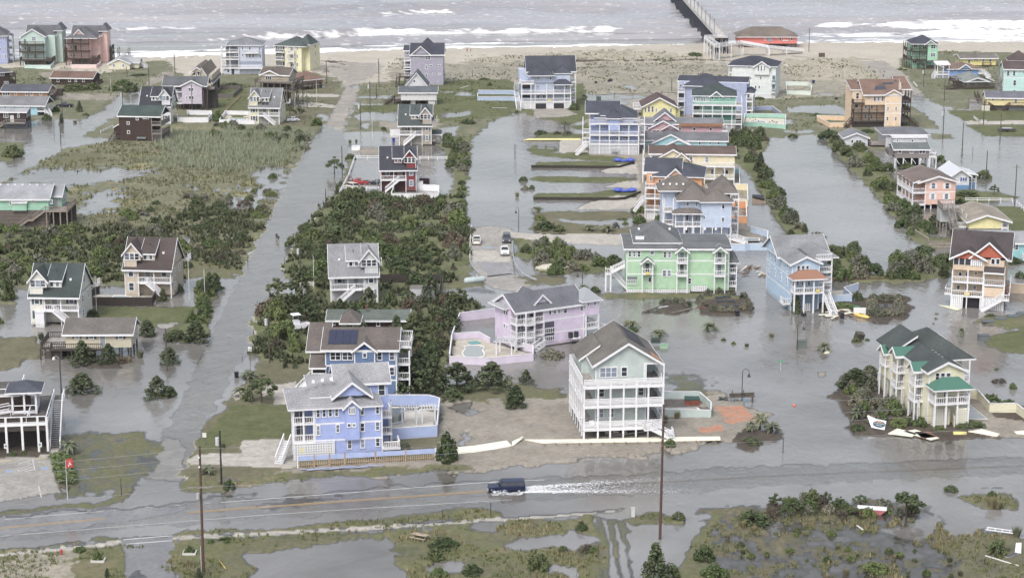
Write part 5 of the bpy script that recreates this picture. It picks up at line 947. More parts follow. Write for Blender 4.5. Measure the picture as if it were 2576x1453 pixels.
h.porch(-.1,a,-.2,1.8,[h.Z(1386),g],h.Z(1268),3,'FL');h.porch(a,h.W,-.4,1.8,[h.Z(1398),],h.Z(1290),2,'FR');h.box(a,h.W-.2,-.3,2,g+.1,h.Z(1425));b0,b1=h.X(1956,1600),h.X(2126,1600);h.panel(0,b0,-.15,-.05,-.2,g,WHITE,'lattice','lattice');h.panel(b1,h.W,-.15,-.05,-.2,g,WHITE,'lattice','lattice');h.panel(b0,b1,.6,.7,-.2,g,(.02,.02,.025),'plain','carport_shade');h.box(0,h.W,1,12,-.2,g,(.1,.1,.11),'plain');h.stairs((h.W-.2,-1,g),(b1+.4,-1.6,-.1),1.2);h.deck(h.W-.6,h.W+1,-1.6,.6,g,'FR');h.panel(h.X(1972,1490),h.X(2030,1490),-.34,-.28,g+.1,g+.8,K(222,205,130),'plain','banner');h.stairs((h.W+.4,2,g),(h.W+.4,5,h.Z(1398)),1.1,tread=paint(K(120,60,50)));h.deck(-1.4,0,1,4,g,'FL');h.done()  # black sheet paints the shade inside the carport
h=House('beach_house','sky blue house with grey roof and copper-coloured porch roof, pool at its side',(3,1),(228,1672),(506,1660),17,K(178,210,240),K(132,134,138))
z=h.Z(1195);g=h.Z(1500);h.box(0,h.W,0,17,.0,z);h.corner(0,h.W,0,17,.1,z,[z-2.8,g]);h.gable(0,h.W,0,15,z,h.Z(1130)-z,'y',ov=.5);h.gable(-.6,h.W+4,7,17,z,3.0,'x',name='wing_roof');h.hip(h.W*.3,h.W+4.4,3.6,12,z+.3,2.4,name='hip_roof')
h.hip(-.4,h.W+.5,-2.6,.4,h.Z(1352,-2.6),1.5,.3,paint(K(160,108,78),'seam'),name='porch_roof');h.win((288,1212,324,1284),(334,1212,370,1284),(378,1212,414,1284),(246,1362,274,1422),(284,1362,310,1422),(340,1362,356,1422),(396,1362,424,1422));h.porch(-.2,h.W+.2,-2.4,0,[h.Z(1490,-2.4)],h.Z(1352,-2.4),4,'FLR',r=.14);h.panel(h.X(440,1470),h.X(482,1470),-2.6,-2.5,h.Z(1485,-2.4),h.Z(1458,-2.4),K(226,196,60),'plain','banner')
h.porch(h.W,h.W+3.4,2.4,6,[g,h.Z(1418),h.Z(1315),h.Z(1190)],z,2,'FR',sides=1);h.box(h.W,h.W+3,5,14,.1,z);h.win1('F',h.W+1,h.Z(1180,5),1,1.6,1,5);h.win1('F',h.W+2.2,h.Z(1180,5),.7,1.6,1,5);h.win1('F',h.W+1,h.Z(1300,5),1,1.6,1,5)
for yy in (3,7,11,15):
 for zz in (z-2.2,z-5.0):h.win1('L',yy,zz,.6,1.5,1,0)
h.stairs((h.W+.9,-1.4,g),(h.W+1.5,-5.5,-.2),1.3);h.panel(.1,h.W-.3,-.06,-.0,-.1,g-.3,K(120,150,180),'plain','wall_shade');h.panel(h.W*.45,h.W*.7,-.2,-.1,-.1,1.5,WHITE,'lattice','lattice');h.deck(-1.4,0,.6,3,1.4,'FL');h.vents(*[(h.W*.5+.5,2+1.1*k,h.Z(1130)+.0) for k in range(5)],c=(.12,.12,.13));h.done()  # darker blue panel under the porch: shade painted as wall colour
h=House('house','yellow three-storey house with dark green roof and green metal awnings amid shrubs',(3,2),(1596,1366),(1948,1345),21,K(232,226,186),K(72,80,78),group=None)
z=h.Z(822);g=h.Z(1150);GM=paint(K(62,122,102),'seam');h.box(0,h.W,0,21,.2,z);h.gable(0,h.W,0,20,z,h.Z(738)-z,'y',ov=.5);h.corner(0,h.W,0,21,.2,z,[z-2.6]);h.box(-.8,0,14,20,g,z);h.shed(-1.2,h.W*.5,13,20.5,z-.2,z+2.4,dirn='x',ov=.3);h.box(h.W,h.W+3.4,9,19,2.6,z);h.hip(h.W*.35,h.W+3.8,6,20,z+.2,2.9,name='hip_roof')
h.win((1680,836,1726,916),(1734,836,1780,916),(1790,836,1836,916));h.hip(.0,h.W+.2,-2.8,.5,h.Z(1010,-2.8),1.6,.3,GM,name='porch_roof');h.porch(.1,h.W,-2.6,0,[h.Z(1150,-2.6)],h.Z(1010,-2.6),4,'FLR',r=.13);h.win((1660,1025,1700,1080,2),(1760,1025,1810,1085,2));h.panel(.2,h.X(1800,1300),-1.2,-1.1,.1,g-.3,K(225,222,205),'lattice','lattice');h.panel(h.X(1840,1250),h.W-.2,-2.4,-2.3,.1,g-.2,K(232,228,205),'lattice','lattice')
for y0,tz in ((2.2,z-.3),(10.2,z+.1),(15.5,z-.9)):
 for zz in ([g,z-2.9] if y0<15 else [z-3.2]):h.deck(-1.5,0,y0,y0+2.6,zz,'FLB')
 for yy in (y0+.1,y0+2.5):h.post(-1.4,yy,0,tz-.2)
 h.gable(-1.6,2.6,y0,y0+2.6,tz-.1,1.0,'x',ov=.3,roof=GM,name='balcony_roof',fill=True)
 for zz in (g,z-2.9):h.win1('L',y0+1.3,zz+.1,1.2,2.0,2,0)
h.win1('L',18.5,z-1.9,2.6,1.5,3,0);h.stilts(-.8,-.7,2,20,g,2,6);h.porch(h.W,h.W+3.4,5.5,9,[2.6,5.4],z,2,'FR',sides=1);h.win1('F',h.W+1.4,6.3,1.1,1.7,1,9);h.deck(h.W,h.W+1.2,1,4,5.0,'FR');h.gable(h.W*.95,h.W+2.4,15,18,z+1.3,.9,'y',roof=GM,name='awning',fill=False);h.vents(*[(h.W*.5+.3,3+1.4*k,h.Z(738)-.1) for k in range(4)],c=(.2,.2,.2));h.done()
# --- left and centre front
h=House('ranch_house','mint green ranch house over a slatted timber base with deck and stair',(0,1),(-240,838),(500,838),10,K(150,208,178),K(150,152,158),rail=(.27,.23,.2))
z=h.Z(546);z0=h.Z(660);h.box(0,h.W,0,10,z0,z).gable(0,h.W,0,10,z,ridge_rise(h,402,0,10,z),'x');a,b=h.X(128,620),h.X(272,620);h.box(a,b,-.6,0,z0,h.Z(578));h.shed(a,b,-.6,1.2,h.Z(578),z+.6,ov=.2);h.box(h.W,h.W+2.2,4,10,z0,z);h.gable(h.W-2,h.W+2.2,3.6,10,z+.1,2.0,'x',name='wing_roof');h.win((318,556,346,586),(96,556,120,610),(508,552,526,596));h.door(h.W+1,z0,1,2,4,K(190,190,190));h.wr((5.5,z0+.8),(7,z0+.8),(8.4,z0+.8),off=h.W+2.2,w=1,h=1.6);h.panel(-.1,h.W,.1,.22,-.1,z0,K(126,112,104),'slat','skirt');h.panel(h.W,h.W+4.6,8.6,8.7,-.1,z0,K(126,112,104),'slat','skirt');h.panel(h.W,h.W+3.6,1.6,1.7,-.1,z0-.3,K(70,60,55),'slat','skirt')
h.deck(h.W-.6,h.W+4.6,-1,4,z0,'FR',floor=paint(K(150,140,132),'wood'));h.deck(h.W+2.2,h.W+4.6,4,9.5,z0,'RB',floor=paint(K(150,140,132),'wood'));h.stilts(h.W-.4,h.W+4.4,-.8,9,z0,4,3);h.stairs((h.W-.6,-.5,z0),(h.W-3.6,-.5,z0*.5),1.1);h.deck(h.W-4.6,h.W-3.5,-1.1,0,z0*.5,'');h.stairs((h.W-4.6,-.5,z0*.5),(h.W-7.4,-.5,.1),1.1);h.vents(*[(h.W*(.3+.1*k),4.7,z+(ridge_rise(h,402,0,10,z))-.15) for k in range(7)]);h.done()
h=House('ranch_house','cream ranch house on dark pilings with grey-brown roof and broad dark deck in the flood',(0,2),(668,690),(1328,686),7.5,K(206,196,166),K(112,106,100),rail=(.06,.05,.045))
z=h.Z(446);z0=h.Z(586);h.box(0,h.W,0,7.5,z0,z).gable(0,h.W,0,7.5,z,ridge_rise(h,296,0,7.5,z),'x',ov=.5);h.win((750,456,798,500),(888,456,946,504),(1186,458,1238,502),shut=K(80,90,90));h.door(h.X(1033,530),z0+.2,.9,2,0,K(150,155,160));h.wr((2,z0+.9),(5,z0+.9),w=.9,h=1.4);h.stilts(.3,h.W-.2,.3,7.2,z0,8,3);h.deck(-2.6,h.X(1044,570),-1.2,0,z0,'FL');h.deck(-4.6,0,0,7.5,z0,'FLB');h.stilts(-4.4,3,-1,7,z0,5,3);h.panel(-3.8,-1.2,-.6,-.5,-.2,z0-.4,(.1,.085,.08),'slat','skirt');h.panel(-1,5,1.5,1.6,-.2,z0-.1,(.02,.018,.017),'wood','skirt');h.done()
h=House('ranch_house','dark brown ranch house with long green roof hidden among pines',(1,2),(738,500),(1520,500),7,(.06,.035,.03),K(96,106,98),wk='wood')
z=h.Z(308);h.box(0,h.W,0,7,.1,z).gable(0,h.W,0,7,z,ridge_rise(h,212,0,7,z),'x',ov=.6);h.win((748,322,802,362,2),(930,318,984,378,2),(1056,322,1100,376),(1206,322,1250,374),(1366,322,1414,392));h.panel(h.W*.455,h.W*.49,2.2,2.6,z+1.5,z+2.2,(.12,.06,.05),'plain','chimney');h.done()
h=House('house','blue house with brown-grey roof, solar panels and small front gable',(1,2),(704,1085),(1418,1085),12,K(96,126,172),K(106,96,90))
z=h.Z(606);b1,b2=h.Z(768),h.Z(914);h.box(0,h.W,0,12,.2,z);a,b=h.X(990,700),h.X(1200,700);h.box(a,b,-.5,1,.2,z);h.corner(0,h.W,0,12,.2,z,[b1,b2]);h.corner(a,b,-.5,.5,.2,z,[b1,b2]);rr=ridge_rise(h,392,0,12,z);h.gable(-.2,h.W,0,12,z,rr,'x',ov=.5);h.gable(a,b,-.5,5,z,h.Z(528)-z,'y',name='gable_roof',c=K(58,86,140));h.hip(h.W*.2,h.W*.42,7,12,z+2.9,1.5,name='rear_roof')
k=rr/6
for q in range(4):
 x0=h.X(716+q*73,490);x1=h.X(716+q*73+70,490);s_=MB().add([(x0,1.1,z+k*1.1+.36),(x1,1.1,z+k*1.1+.36),(x1,5.0,z+k*5.0+.36),(x0,5.0,z+k*5.0+.36),(x0,1.1,z+k*1.1+.26),(x1,1.1,z+k*1.1+.26),(x1,5.0,z+k*5.0+.26),(x0,5.0,z+k*5.0+.26)],[(0,1,2,3),(4,7,6,5),(0,4,5,1),(1,5,6,2),(2,6,7,3),(3,7,4,0)]);s_.build('solar_panel',paint((.035,.04,.07),'plain',.35),h.root)
h.win((744,626,854,714,2),(866,626,976,714,2),(1214,628,1270,714),(1336,628,1396,714),(1214,778,1274,868),(1336,778,1396,868));h.win((1070,634,1116,692),(1074,786,1118,844),off=-.5);h.box(-2.8,0,3,10,b1,z-.6);h.shed(-3.2,.2,2.6,10,z-1.0,z+2.0,ov=.3);h.panel(-2.6,-.1,2.94,3,z-2.2,z-.9,(.05,.05,.06),'plain','opening_shade');h.box(-2.2,0,.4,4,b2,b1-.2,K(70,62,60));h.shed(-2.5,0,-.4,3,b1-.3,b1+1.4,ov=.2);h.deck(-2.3,0,-.6,.6,h.Z(895),'FL');h.post(-2.2,-.5,0,b1-.4);h.stairs((-2.3,.2,h.Z(895)),(-5.6,-1,.2),1.4);h.deck(-5,-2.3,-2,1,1.0,'FL');h.porch(h.W,h.W+2.2,1,8,[b2,b1],z-.5,2,'FR',sides=2);h.deck(h.W,h.W+2.4,2,9,h.Z(610),'FRB');h.vents(*[(h.W*(.2+.14*q),5.8,z+rr-.1) for q in range(5)],c=(.16,.16,.18));h.done()  # near-black panel on the side wing: opening with its shade painted in
h=House('house','periwinkle blue three-storey house with speckled grey roof by the highway',(1,2),(380,1730),(1276,1682),11,K(160,180,242),K(150,150,154))
z=h.Z(1178,0);w1=h.X(586,1300);g=h.Z(1512);m1=h.Z(1345);h.box(w1,h.W,0,11,.1,z).box(.4,w1,3,11,g,z);h.corner(w1,h.W,0,11,.1,z,[m1,g]);rr=ridge_rise(h,945,1,13,z);h.hip(-.2,h.W-.4,0,11,z,rr,ridge=[(3.6,6),(h.W-5,6)]);a,b=h.X(890,1250),h.X(1036,1250);h.box(a,b,-.6,.4,g,z-.05);h.gable(a,b,-.6,3,z-.02,1.0,'y',ov=.35,name='bay_roof');h.gable(h.X(800,1080),h.X(1150,1080),1.4,8,z+1.2,2.1,'y',name='gable_roof',ov=.5);h.box(h.W-4,h.W+1.6,6,13,.2,z+1.8);h.gable(h.W-6.5,h.W+1.6,6,13,z+1.9,2.0,'x',name='wing_roof');h.hip(3.4,h.W-3.4,3,15,z+.9,rr+.4,name='rear_roof',ridge=[(h.W*.5,8.2),(h.W*.5+.1,8.3)])
h.win((602,1196,648,1290),(662,1194,708,1286),(724,1190,770,1282),(786,1188,834,1280),(1046,1172,1092,1264),(1198,1160,1244,1254),(602,1364,648,1470),(800,1352,844,1440),(1046,1336,1094,1430),(1198,1326,1246,1418),(914,1508,968,1604),(1046,1502,1098,1596),(1200,1490,1248,1580));h.win((928,1184,1000,1256,4),(916,1344,956,1386),(966,1346,1006,1386),off=-.6);h.win1('F',h.W+.6,z-.3,.9,1.7,1,6)
h.porch(0,w1,0,3,[g,m1+.2],z-.1,3,'FL',sides=1,r=.13);h.win1('F',1.2,m1+.3,1.4,2.0,2,3);h.win1('F',1.4,g+.2,1.4,2.0,2,3);h.panel(.1,h.X(786,1600),-.12,-.02,.0,g-.25,WHITE,'lattice','lattice')
for x in (.1,w1*.5,w1,w1+(h.X(786,1600)-w1)*.55,h.X(786,1600)):h.post(x,-.14,-.1,g,r=.09)
for zz in (g,m1):h.porch(h.W,h.W+1.7,2,6,[zz],z,2,'FR')
h.deck(h.W,h.W+2.6,-1.2,2,g*.55,'FR');h.stairs((-.8,1,g),(-2.4,-1.6,.2),1.2);h.panel(h.X(444,1600),h.X(480,1600),-.2,-.16,g-1.6,g-1.0,K(230,220,120),'plain','notice')
h.vents((2.2,4.2,z+2.4),(3.6,4.6,z+2.7),(5.0,4.8,z+2.8),(6.4,5,z+2.9),c=(.8,.8,.8));
for x in (1120,1190):
 u=h.X(x,1640);MB().box(-.45,.45,-.45,.45,.3,1.05).build('air_conditioner',paint(K(110,104,98),'slat'),h.root,loc=(u,-.9,0))
h.done()
h=House('house','bright lavender three-storey house with grey roof, corner turret and white balconies',(2,2),(52,618),(862,500),8.5,K(222,202,232),K(104,106,114))
z=h.Z(175);xt=h.X(725,300);xl=h.X(320,300);b1,b2=h.Z(300),h.Z(430);MET=paint(K(156,160,166),'seam')
h.box(xl,xt,0,8.5,.2,z).box(0,xl,2.2,8.5,.2,z).box(xt,h.W,-.4,4,b1,z+.5);h.corner(xl,xt,0,8.5,.2,z,[b1,b2]);h.gable(-.2,xt,0,8.5,z,ridge_rise(h,-60,0,8,z)-1.0,'x');h.hip(xt-.4,h.W,-.4,4,z+.5,2.0,.5,MET,name='turret_roof');h.gable(xl-2,xl+2.4,1.2,8,z+.2,2.1,'y',name='cross_roof');h.hip(-.6,2.2,3.6,9,z,1.8,.4,MET,name='corner_roof')
h.win((366,184,398,256),(410,176,446,250),(456,174,492,246),(516,166,554,242),(682,148,716,218));h.win((744,98,780,172),(816,92,850,164),off=-.4)
for zz in (.9,b2,b1):
 h.deck(-.3,xl,-.2,2.2,zz,'FL');h.deck(1.2,3.2,-1.1,-.1,zz,'FLR');h.win1('F',1.9,zz+.1,1.2,2.1,2,2.2);h.win1('F',4.2,zz+.1,.9,2.0,1,2.2)
for x in (-.2,1.3,3.1,xl-.1):h.post(x,-.1 if x in (-.2,xl-.1) else-1.0,.0,z-.1)
for zz in (b2,.9):h.panel(xl+.2,xl+2.2,-.05,0,zz,zz+2.2,K(90,82,100),'plain','recess_shade');h.rail((xl+.2,-.1),(xl+2.2,-.1),zz)  # dark lavender panels: shade of the recesses painted on the flat wall
h.deck(xt,h.W,-.4,4,b2,'FR');h.stilts(xt+.2,h.W-.1,-.3,3.8,b1,2,2);h.stairs((h.W,2,b2),(h.W+4,.5,.2),1.3)
for zz in (z-1.4,z-4.0,z-6.6):h.wr((3.8,zz),(4.8,zz),face='L',off=0,w=.5,h=.7)
for x in (562,618):MB().tube([(0,0,1.3),(0,0,2.3)],.45,12).build('air_conditioner',paint(K(70,72,78),'slat'),h.root,loc=(h.X(x,560),-1.0,0))
h.panel(h.X(555,600),h.X(650,600),-1.6,-.4,1.12,1.28,WHITE,'plain','stand');h.stairs((xl-1,-1.4,.9),(xl-3.6,-2.4,.1),1.2);h.done()
h=House('stilt_house','grey-green house with three white wraparound decks over open posts, roof edge torn',(2,2),(716,1532),(1522,1502),15.5,K(188,203,199),K(112,106,98))
h.bal=.6;zs=[h.Z(1385),h.Z(1160),h.Z(965)];ze=h.Z(745,1.8);u0=h.X(840,800,1.8);u1=h.W-.4;zt=zs[2]
h.box(u0,h.X(1352,800,1.8),1.8,15,zs[0],ze).box(h.X(1352,800,1.8),u1,7,15,zt,ze);h.box(u0-1.4,u0,7.5,14,zt,ze-.5);zr=h.P(1180,545,1.8)[1];zl=ze;rise=zr-zl;h.gable(u0,u1,1.8,15.2,zl,rise,'y',ov=.6);h.shed(u0-1.9,u0+1.6,7.4,15,zl-.9,zl+1.5,dirn='x')
h.corner(u0,h.X(1352,800,1.8),1.8,15,zs[0],ze);km=(u0+u1)/2;k=rise/((u1-u0)/2)
MB().add([(km+.8,6,zl+rise-k*.8+.3),(km+3.6,6,zl+rise-k*3.6+.3),(km+3.6,14.5,zl+rise-k*3.6+.3),(km+.8,14.5,zl+rise-k*.8+.3)],[(0,3,2,1)]).build('dark_shingle_patch',paint(K(70,70,78),'shingle'),h.root)
MB().add([(u1-1.4,1.5,zl+k*1.4+.3),(u1+.3,1.5,zl-k*.3+.3),(u1+.3,4.4,zl-k*.3+.3),(u1-1.0,5.4,zl+k*1.0+.3)],[(0,1,2,3)]).build('torn_patch',paint(K(190,130,80),'wood'),h.root)
h.win((880,780,1058,886,3),(1094,776,1162,878),(866,990,930,1084),(1264,978,1326,1070),(872,1190,926,1294),(962,1188,1028,1290),off=1.8)
for zz in zs:h.deck(0,h.W,0,1.8,zz,'F',style='h',t=.5);h.deck(0,u0,1.8,15.5,zz,'L',style='h');h.deck(h.X(1352,800,1.8),h.W,1.8,14,zz,'R',style='h')
h.rail((.1,15.4),(u0,15.4),zs[2],style='h')
for x in (725,866,990,1122,1250,1370,1518):h.post(h.X(x,1200),.1,-.2,zs[2]+.1,r=.13)
for k in range(1,8):h.post(.1,k*15.2/7,-.2,zs[2]+.1,r=.12)
for k in range(1,4):h.post(h.W-.1,k*4.5,-.2,ze if k==1 else zs[2],r=.12)
h.post(h.W-.1,.12,zs[2],ze,r=.1);h.post(h.X(1352,800),1.9,zs[2],ze);h.panel(h.X(1352,760),h.W,1.75,1.9,ze-.3,ze,WHITE,'plain','beam')
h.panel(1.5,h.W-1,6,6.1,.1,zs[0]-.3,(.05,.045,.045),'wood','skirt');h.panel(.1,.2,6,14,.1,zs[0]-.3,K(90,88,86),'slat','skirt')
for q in range(3):MB().box(-.45,.45,-.4,.4,1.0,1.9).build('air_conditioner',paint(K(150,154,160),'slat'),h.root,loc=(h.X(975+q*80,1480),1.2,0))
h.panel(h.X(945,1500),h.X(1165,1500),.7,1.7,.8,.98,K(120,105,92),'wood','stand');h.stairs((h.W-2.4,-1.0,zs[0]),(h.W+1.4,-1.6,.3),1.3);h.deck(h.W-3.4,h.W-2.2,-1.6,0,zs[0],'FL',style='h');h.deck(h.W-.1,h.W+1.4,-1.6,.2,.9,'FR',style='h')
MB().box(-.4,.4,-.3,.3,0,.1).box(-.4,.4,.22,.3,.1,.6).box(-.4,-.32,-.3,.22,.1,.35).box(.32,.4,-.3,.22,.1,.35).build('deck_chair',h.tm,h.root,loc=(1.5,.9,zs[0]+.35));h.door(u0-0,0,.1,.1,1.8);h.done()
# --- open timber pavilion at the left edge
h=House('pavilion','dark timber pavilion with white posts, ramps and a hip-roofed lookout at the left edge',(0,3),(-330,225),(490,192),16,(.05,.04,.035),K(78,84,98),cat='pavilion',rail=WHITE)
zd=h.Z(-95,0);zu=h.Z(-95)+3.0;FL=paint(K(92,84,78),'wood');DK=paint(DKW,'wood');h.bal=2.6
h.deck(0,h.W,0,15,zd,'FR',floor=FL,t=.45);h.panel(0,h.W-.2,.12,.2,zd-1.3,zd-.2,(.06,.05,.045),'wood','fascia_boards');h.panel(0,h.W-.2,.3,.34,zd+.1,zd+.85,(.07,.058,.05),'wood','balustrade');h.panel(h.W-.34,h.W-.3,.4,15,zd+.1,zd+.85,(.07,.058,.05),'wood','balustrade');h.panel(0,h.W-.3,3,3.1,.1,zd-.3,(.03,.025,.022),'wood','skirt');h.panel(0,h.W-3,7,7.1,zd,zd+2.4,(.06,.045,.04),'wood','wall');h.deck(0,h.W-4.6,7,15,zd+2.6,'FR',floor=FL)
for x in (-330,-80,75,235,395,485):h.post(h.X(x,200),.1,-.1,zd+.9,r=.17)
for x in (1.4,5,h.W-.4):h.post(x,14,0,zd,r=.15)
gx0,gx1=h.X(118,-300,5),h.X(368,-300,5);zt=h.P(250,-420,5)[1]
h.hip(gx0-.3,gx1+.3,5,9.6,zt,h.P(240,-535,7)[1]-zt,.6);h.deck(gx0,gx1,5,9.4,zt-3.3,'FLRB',floor=FL)
for x in (gx0+.1,(gx0+gx1)/2,gx1-.1):
 for y in (5.1,9.3):h.post(x,y,0,zt,r=.15)
h.panel(gx0,gx1,7.2,7.3,zd,zt-3.6,(.06,.045,.04),'wood','wall');h.stairs((gx0-.4,6,zt-3.3),(gx0-4.2,4.6,zd+.1),1.2,tread=DK);h.stairs((h.W+.7,12,zd),(h.W+.9,1.2,.3),1.5,tread=FL);h.deck(h.W-.2,h.W+1.6,12,15,zd,'R',floor=FL)
h.rail((h.W-3,0.6),(h.W-3,6),zd);h.rail((1,3),(h.W-3,3),zd);h.done()
# ---------------------------------------------------------------- helpers for things on the ground
def ground_z(x,y):
 i=int(np.clip(np.searchsorted(RY,y),1,len(RY)-1));r=i if abs(RY[i]-y)<abs(RY[i-1]-y) else i-1
 j=int(np.argmin(np.abs(TX*scl[r]-x)));return float(H2[r,j])
def gp(tile,x,y,water=True):
 p=G(*Tp(*tile)(x,y));z=ground_z(p.x,p.y);p.z=max(z,-.05) if water else z;return p
def gd(x,y):
 p=G(x,y);p.z=max(ground_z(p.x,p.y),-.05);return p
def pxm(p):return FD/math.sqrt(p.x**2+p.y**2+(HC-p.z)**2)
DARKP=(.055,.042,.035);BLK=(.02,.02,.022);PALE=K(190,188,180);STEEL=(.42,.43,.45)
# ---------------------------------------------------------------- poles, lamps, signs
def pole(name,label,tile,base,top_y,r=.13,c=DARKP,cat='utility pole',group=None,lean=0,fit=None):
 p=gp(tile,*base);d0=Tp(*tile)(*base)[1];d1=Tp(*tile)(*base[:1],top_y)[1]
 hgt_=(d0-d1)/pxm(p)/math.cos(PITCH-math.atan((CY-d0)/FD))*.985
 t=thing(name,label,cat,p,0,group)
 m=MB().tube([(0,0,-.6),(lean,0,hgt_)],[r,r*.72],8).build('shaft',paint(c,'wood' if c[0]<.2 else 'plain',.8),t)
 if fit=='arm':MB().bar((lean-1.2,0,hgt_-.7),(lean+1.2,0,hgt_-.7),.06,.07).build('crossarm',paint(GW,'wood'),t)
 if fit=='can':
  MB().tube([(lean-.4,-.2,hgt_-2.2),(lean-.4,-.2,hgt_-1.0)],.28,10).build('transformer',paint(K(190,192,198)),t)
  MB().bar((lean-.4,-.2,hgt_-1.4),(lean,0,hgt_-1.4),.05).build('bracket',paint(STEEL),t)
 if fit=='lamp':
  MB().tube([(lean,0,hgt_-.4),(lean-.5,-.2,hgt_+.1),(lean-.9,-.3,hgt_-.1)],.05,6).build('arm',paint(STEEL),t)
  MB().tube([(lean-.9,-.3,hgt_-.45),(lean-.9,-.3,hgt_-.05)],[.28,.16],8).build('lamp_head',paint(K(215,215,215)),t)
 if fit=='sign':MB().box(-.3,.3,-.12,-.06,hgt_-.8,hgt_-.05).build('sign_plate',paint(K(222,220,210)),t)
 return t,hgt_
POLES=[((0,0),(1760,755),560,'weathered utility pole on the sand track behind the lookout platform','can'),((0,0),(1500,858),690,'utility pole in front of the sandy lane by the lavender house',None),((0,0),(1235,1055),905,'utility pole at the flooded lane behind the green-roofed shingle house','can'),
 ((0,0),(1278,785),680,'short utility pole among grass below the cream cottage',None),((0,0),(612,1452),1205,'utility pole in the flooded street left of the dark shingle house',None),((0,0),(628,1180),1005,'utility pole behind the black pickup and turquoise cottage',None),((0,0),(66,1090),990,'utility pole in front of the turquoise cottage wall',None),
 ((0,0),(1935,1150),865,'utility pole standing before the lavender stilt house',None),((1,0),(712,855),630,'utility pole on debris-strewn sand right of the yellow beach house',None),((1,0),(515,1095),950,'slim utility pole by the two concrete drives',None),((1,0),(1237,885),600,'tall utility pole right of the sandy road end','can'),
 ((1,0),(1148,1100),825,'utility pole on the verge left of the white stilt house','can'),((1,0),(1212,1000),840,'slim pole just right of the verge pole by a puddle',None),((1,0),(1052,1310),1030,'utility pole by the pond left of the tan cottage','can'),((1,1),(868,345),15,'utility pole beside the windblown tree by the red cottage yard',None),
 ((1,1),(703,650),455,'utility pole at the north tip of the shrub thicket',None),((1,1),(450,1390),1010,'utility pole with grey transformer left of the white cottage','can'),((1,2),(137,750),250,'utility pole with grey transformer among pines beside the street','can'),((0,2),(1680,820),395,'leaning bare pole beside a round bush in the flood right of the ranch house',None),
 ((0,2),(622,1150),680,'utility pole with white street lamp in the flood by the pavilion','lamp'),((0,1),(783,990),835,'dark post standing in shrubs below the mint ranch house',None),((3,0),(1563,880),690,'utility pole below the mint beach house on the right','can'),((3,0),(1770,1030),815,'utility pole on the verge right of the tan-orange house','arm'),
 ((3,0),(1757,1400),1090,'utility pole on a grass islet beside the flooded right street','can'),((3,0),(1955,1453),1235,'utility pole standing in the flooded right street',None),((3,0),(2165,1260),1020,'utility pole on the lawn below the yellow cabin',None),((3,0),(2332,1420),1150,'utility pole by the dark trailer near the right edge',None),((3,0),(410,530),295,'lone utility pole on the sand right of the pier building','arm'),
 ((3,1),(1950,120),-40,'utility pole in open floodwater right of the taupe stilt house',None),((3,1),(2190,365),65,'utility pole beside a shrub in floodwater behind the white cottage',None),((3,1),(2480,600),205,'utility pole with crossarm at the right edge by the white rail fence','arm'),((2,0),(1605,925),795,'slim pole on the grass left of the long-roofed periwinkle house',None)]
for tl,b,ty,lab,fit in POLES:pole('utility_pole',lab,tl,b,ty,.15,K(92,84,80),group='utility poles',fit=fit)
bigL,hL=pole('utility_pole','tall brown utility pole with crossarm at the bottom left corner of the highway',(0,3),(2046,1408),178,.2,K(98,72,60),lean=.1)
for z_ in (hL-5.6,):MB().bar((-1.6,-.2,z_),(1.6,-.2,z_),.06,.07).build('crossarm',paint(GW,'wood'),bigL)
MB().tube([(-.3,-.3,hL-7.1),(-.3,-.3,hL-6.3)],.22,8).build('transformer',paint(K(170,172,176)),bigL);MB().box(-.26,-.2,-.2,.0,0,3.6).build('conduit',paint(K(200,200,205)),bigL)
for z_ in (hL-1.5,hL-2.8):MB().ball((0,-.25,z_),(.12,.12,.16),8,5).build('insulator',paint(K(235,235,232)),bigL)
bigR,hR=pole('utility_pole','tall reddish-brown utility pole behind a conifer at the bottom centre',(2,3),(1487,1062),-270,.2,K(98,70,60),lean=.2)
MB().bar((-.6,-.1,hR-4.6),(.6,-.1,hR-4.9),.06).build('crossarm',paint(GW,'wood'),bigR)
blk,hB=pole('utility_pole','black utility pole on the grass corner beside the periwinkle house drive',(0,3),(2228,520),-12,.16,(.03,.03,.03),fit='can')
FLAGS=[((0,0),(1318,1050),975,'white flagpole by the flooded lane'),((0,0),(1117,935),795,'white pole in the shrubs behind the orange plywood house'),((1,0),(612,1050),805,'white pole between the two concrete drives'),((1,0),(393,1180),1000,'white flagpole beside the pale yellow cottage'),((1,0),(1170,1395),1140,'white flagpole on a round base in the flood by the tan cottage'),
 ((1,1),(583,1460),1130,'white flagpole left of the white gabled cottage'),((0,2),(972,230),-120,'white flagpole by the cream cottage lawn'),((0,2),(2062,135),-190,'white flagpole in the hedge beside the street'),((0,2),(1905,110),-370,'tall white flagpole behind the beige cottage pool'),((1,1),(1217,400),215,'white pole in front of the red cottage porch')]
for tl,b,ty,lab in FLAGS:pole('flagpole',lab,tl,b,ty,.07,K(214,212,210),'flagpole','white flagpoles')
POSTS=[((0,0),(545,1355),1275,'thin stake in the flooded left street'),((0,0),(62,1440),1275,'dark post in the flood below the small brown cottage'),((1,1),(287,1215),1140,'sign post at the flooded street edge by the thicket'),((1,2),(42,340),268,'short dark post at the street edge by the pines'),((0,3),(1222,636),465,'dark post at the grassy street corner'),((1,3),(1876,850),768,'short dark post in the verge grass below the highway'),((1,3),(2360,830),702,'thin dark post in the verge grass further along the highway'),((3,3),(150,195),45,'dark post standing in the flooded roadside'),((0,2),(2548,455),400,'short post in the street flood'),((0,2),(2436,715),672,'short bollard in the street flood'),((2,1),(24,130),-10,'left of two dark posts in the canal shallows'),((2,1),(38,150),-4,'right of two dark posts in the canal shallows'),((0,1),(2492,1215),1130,'thin post at the marsh corner beside the street'),((3,1),(2058,95),20,'thin post in the flooded right street')]
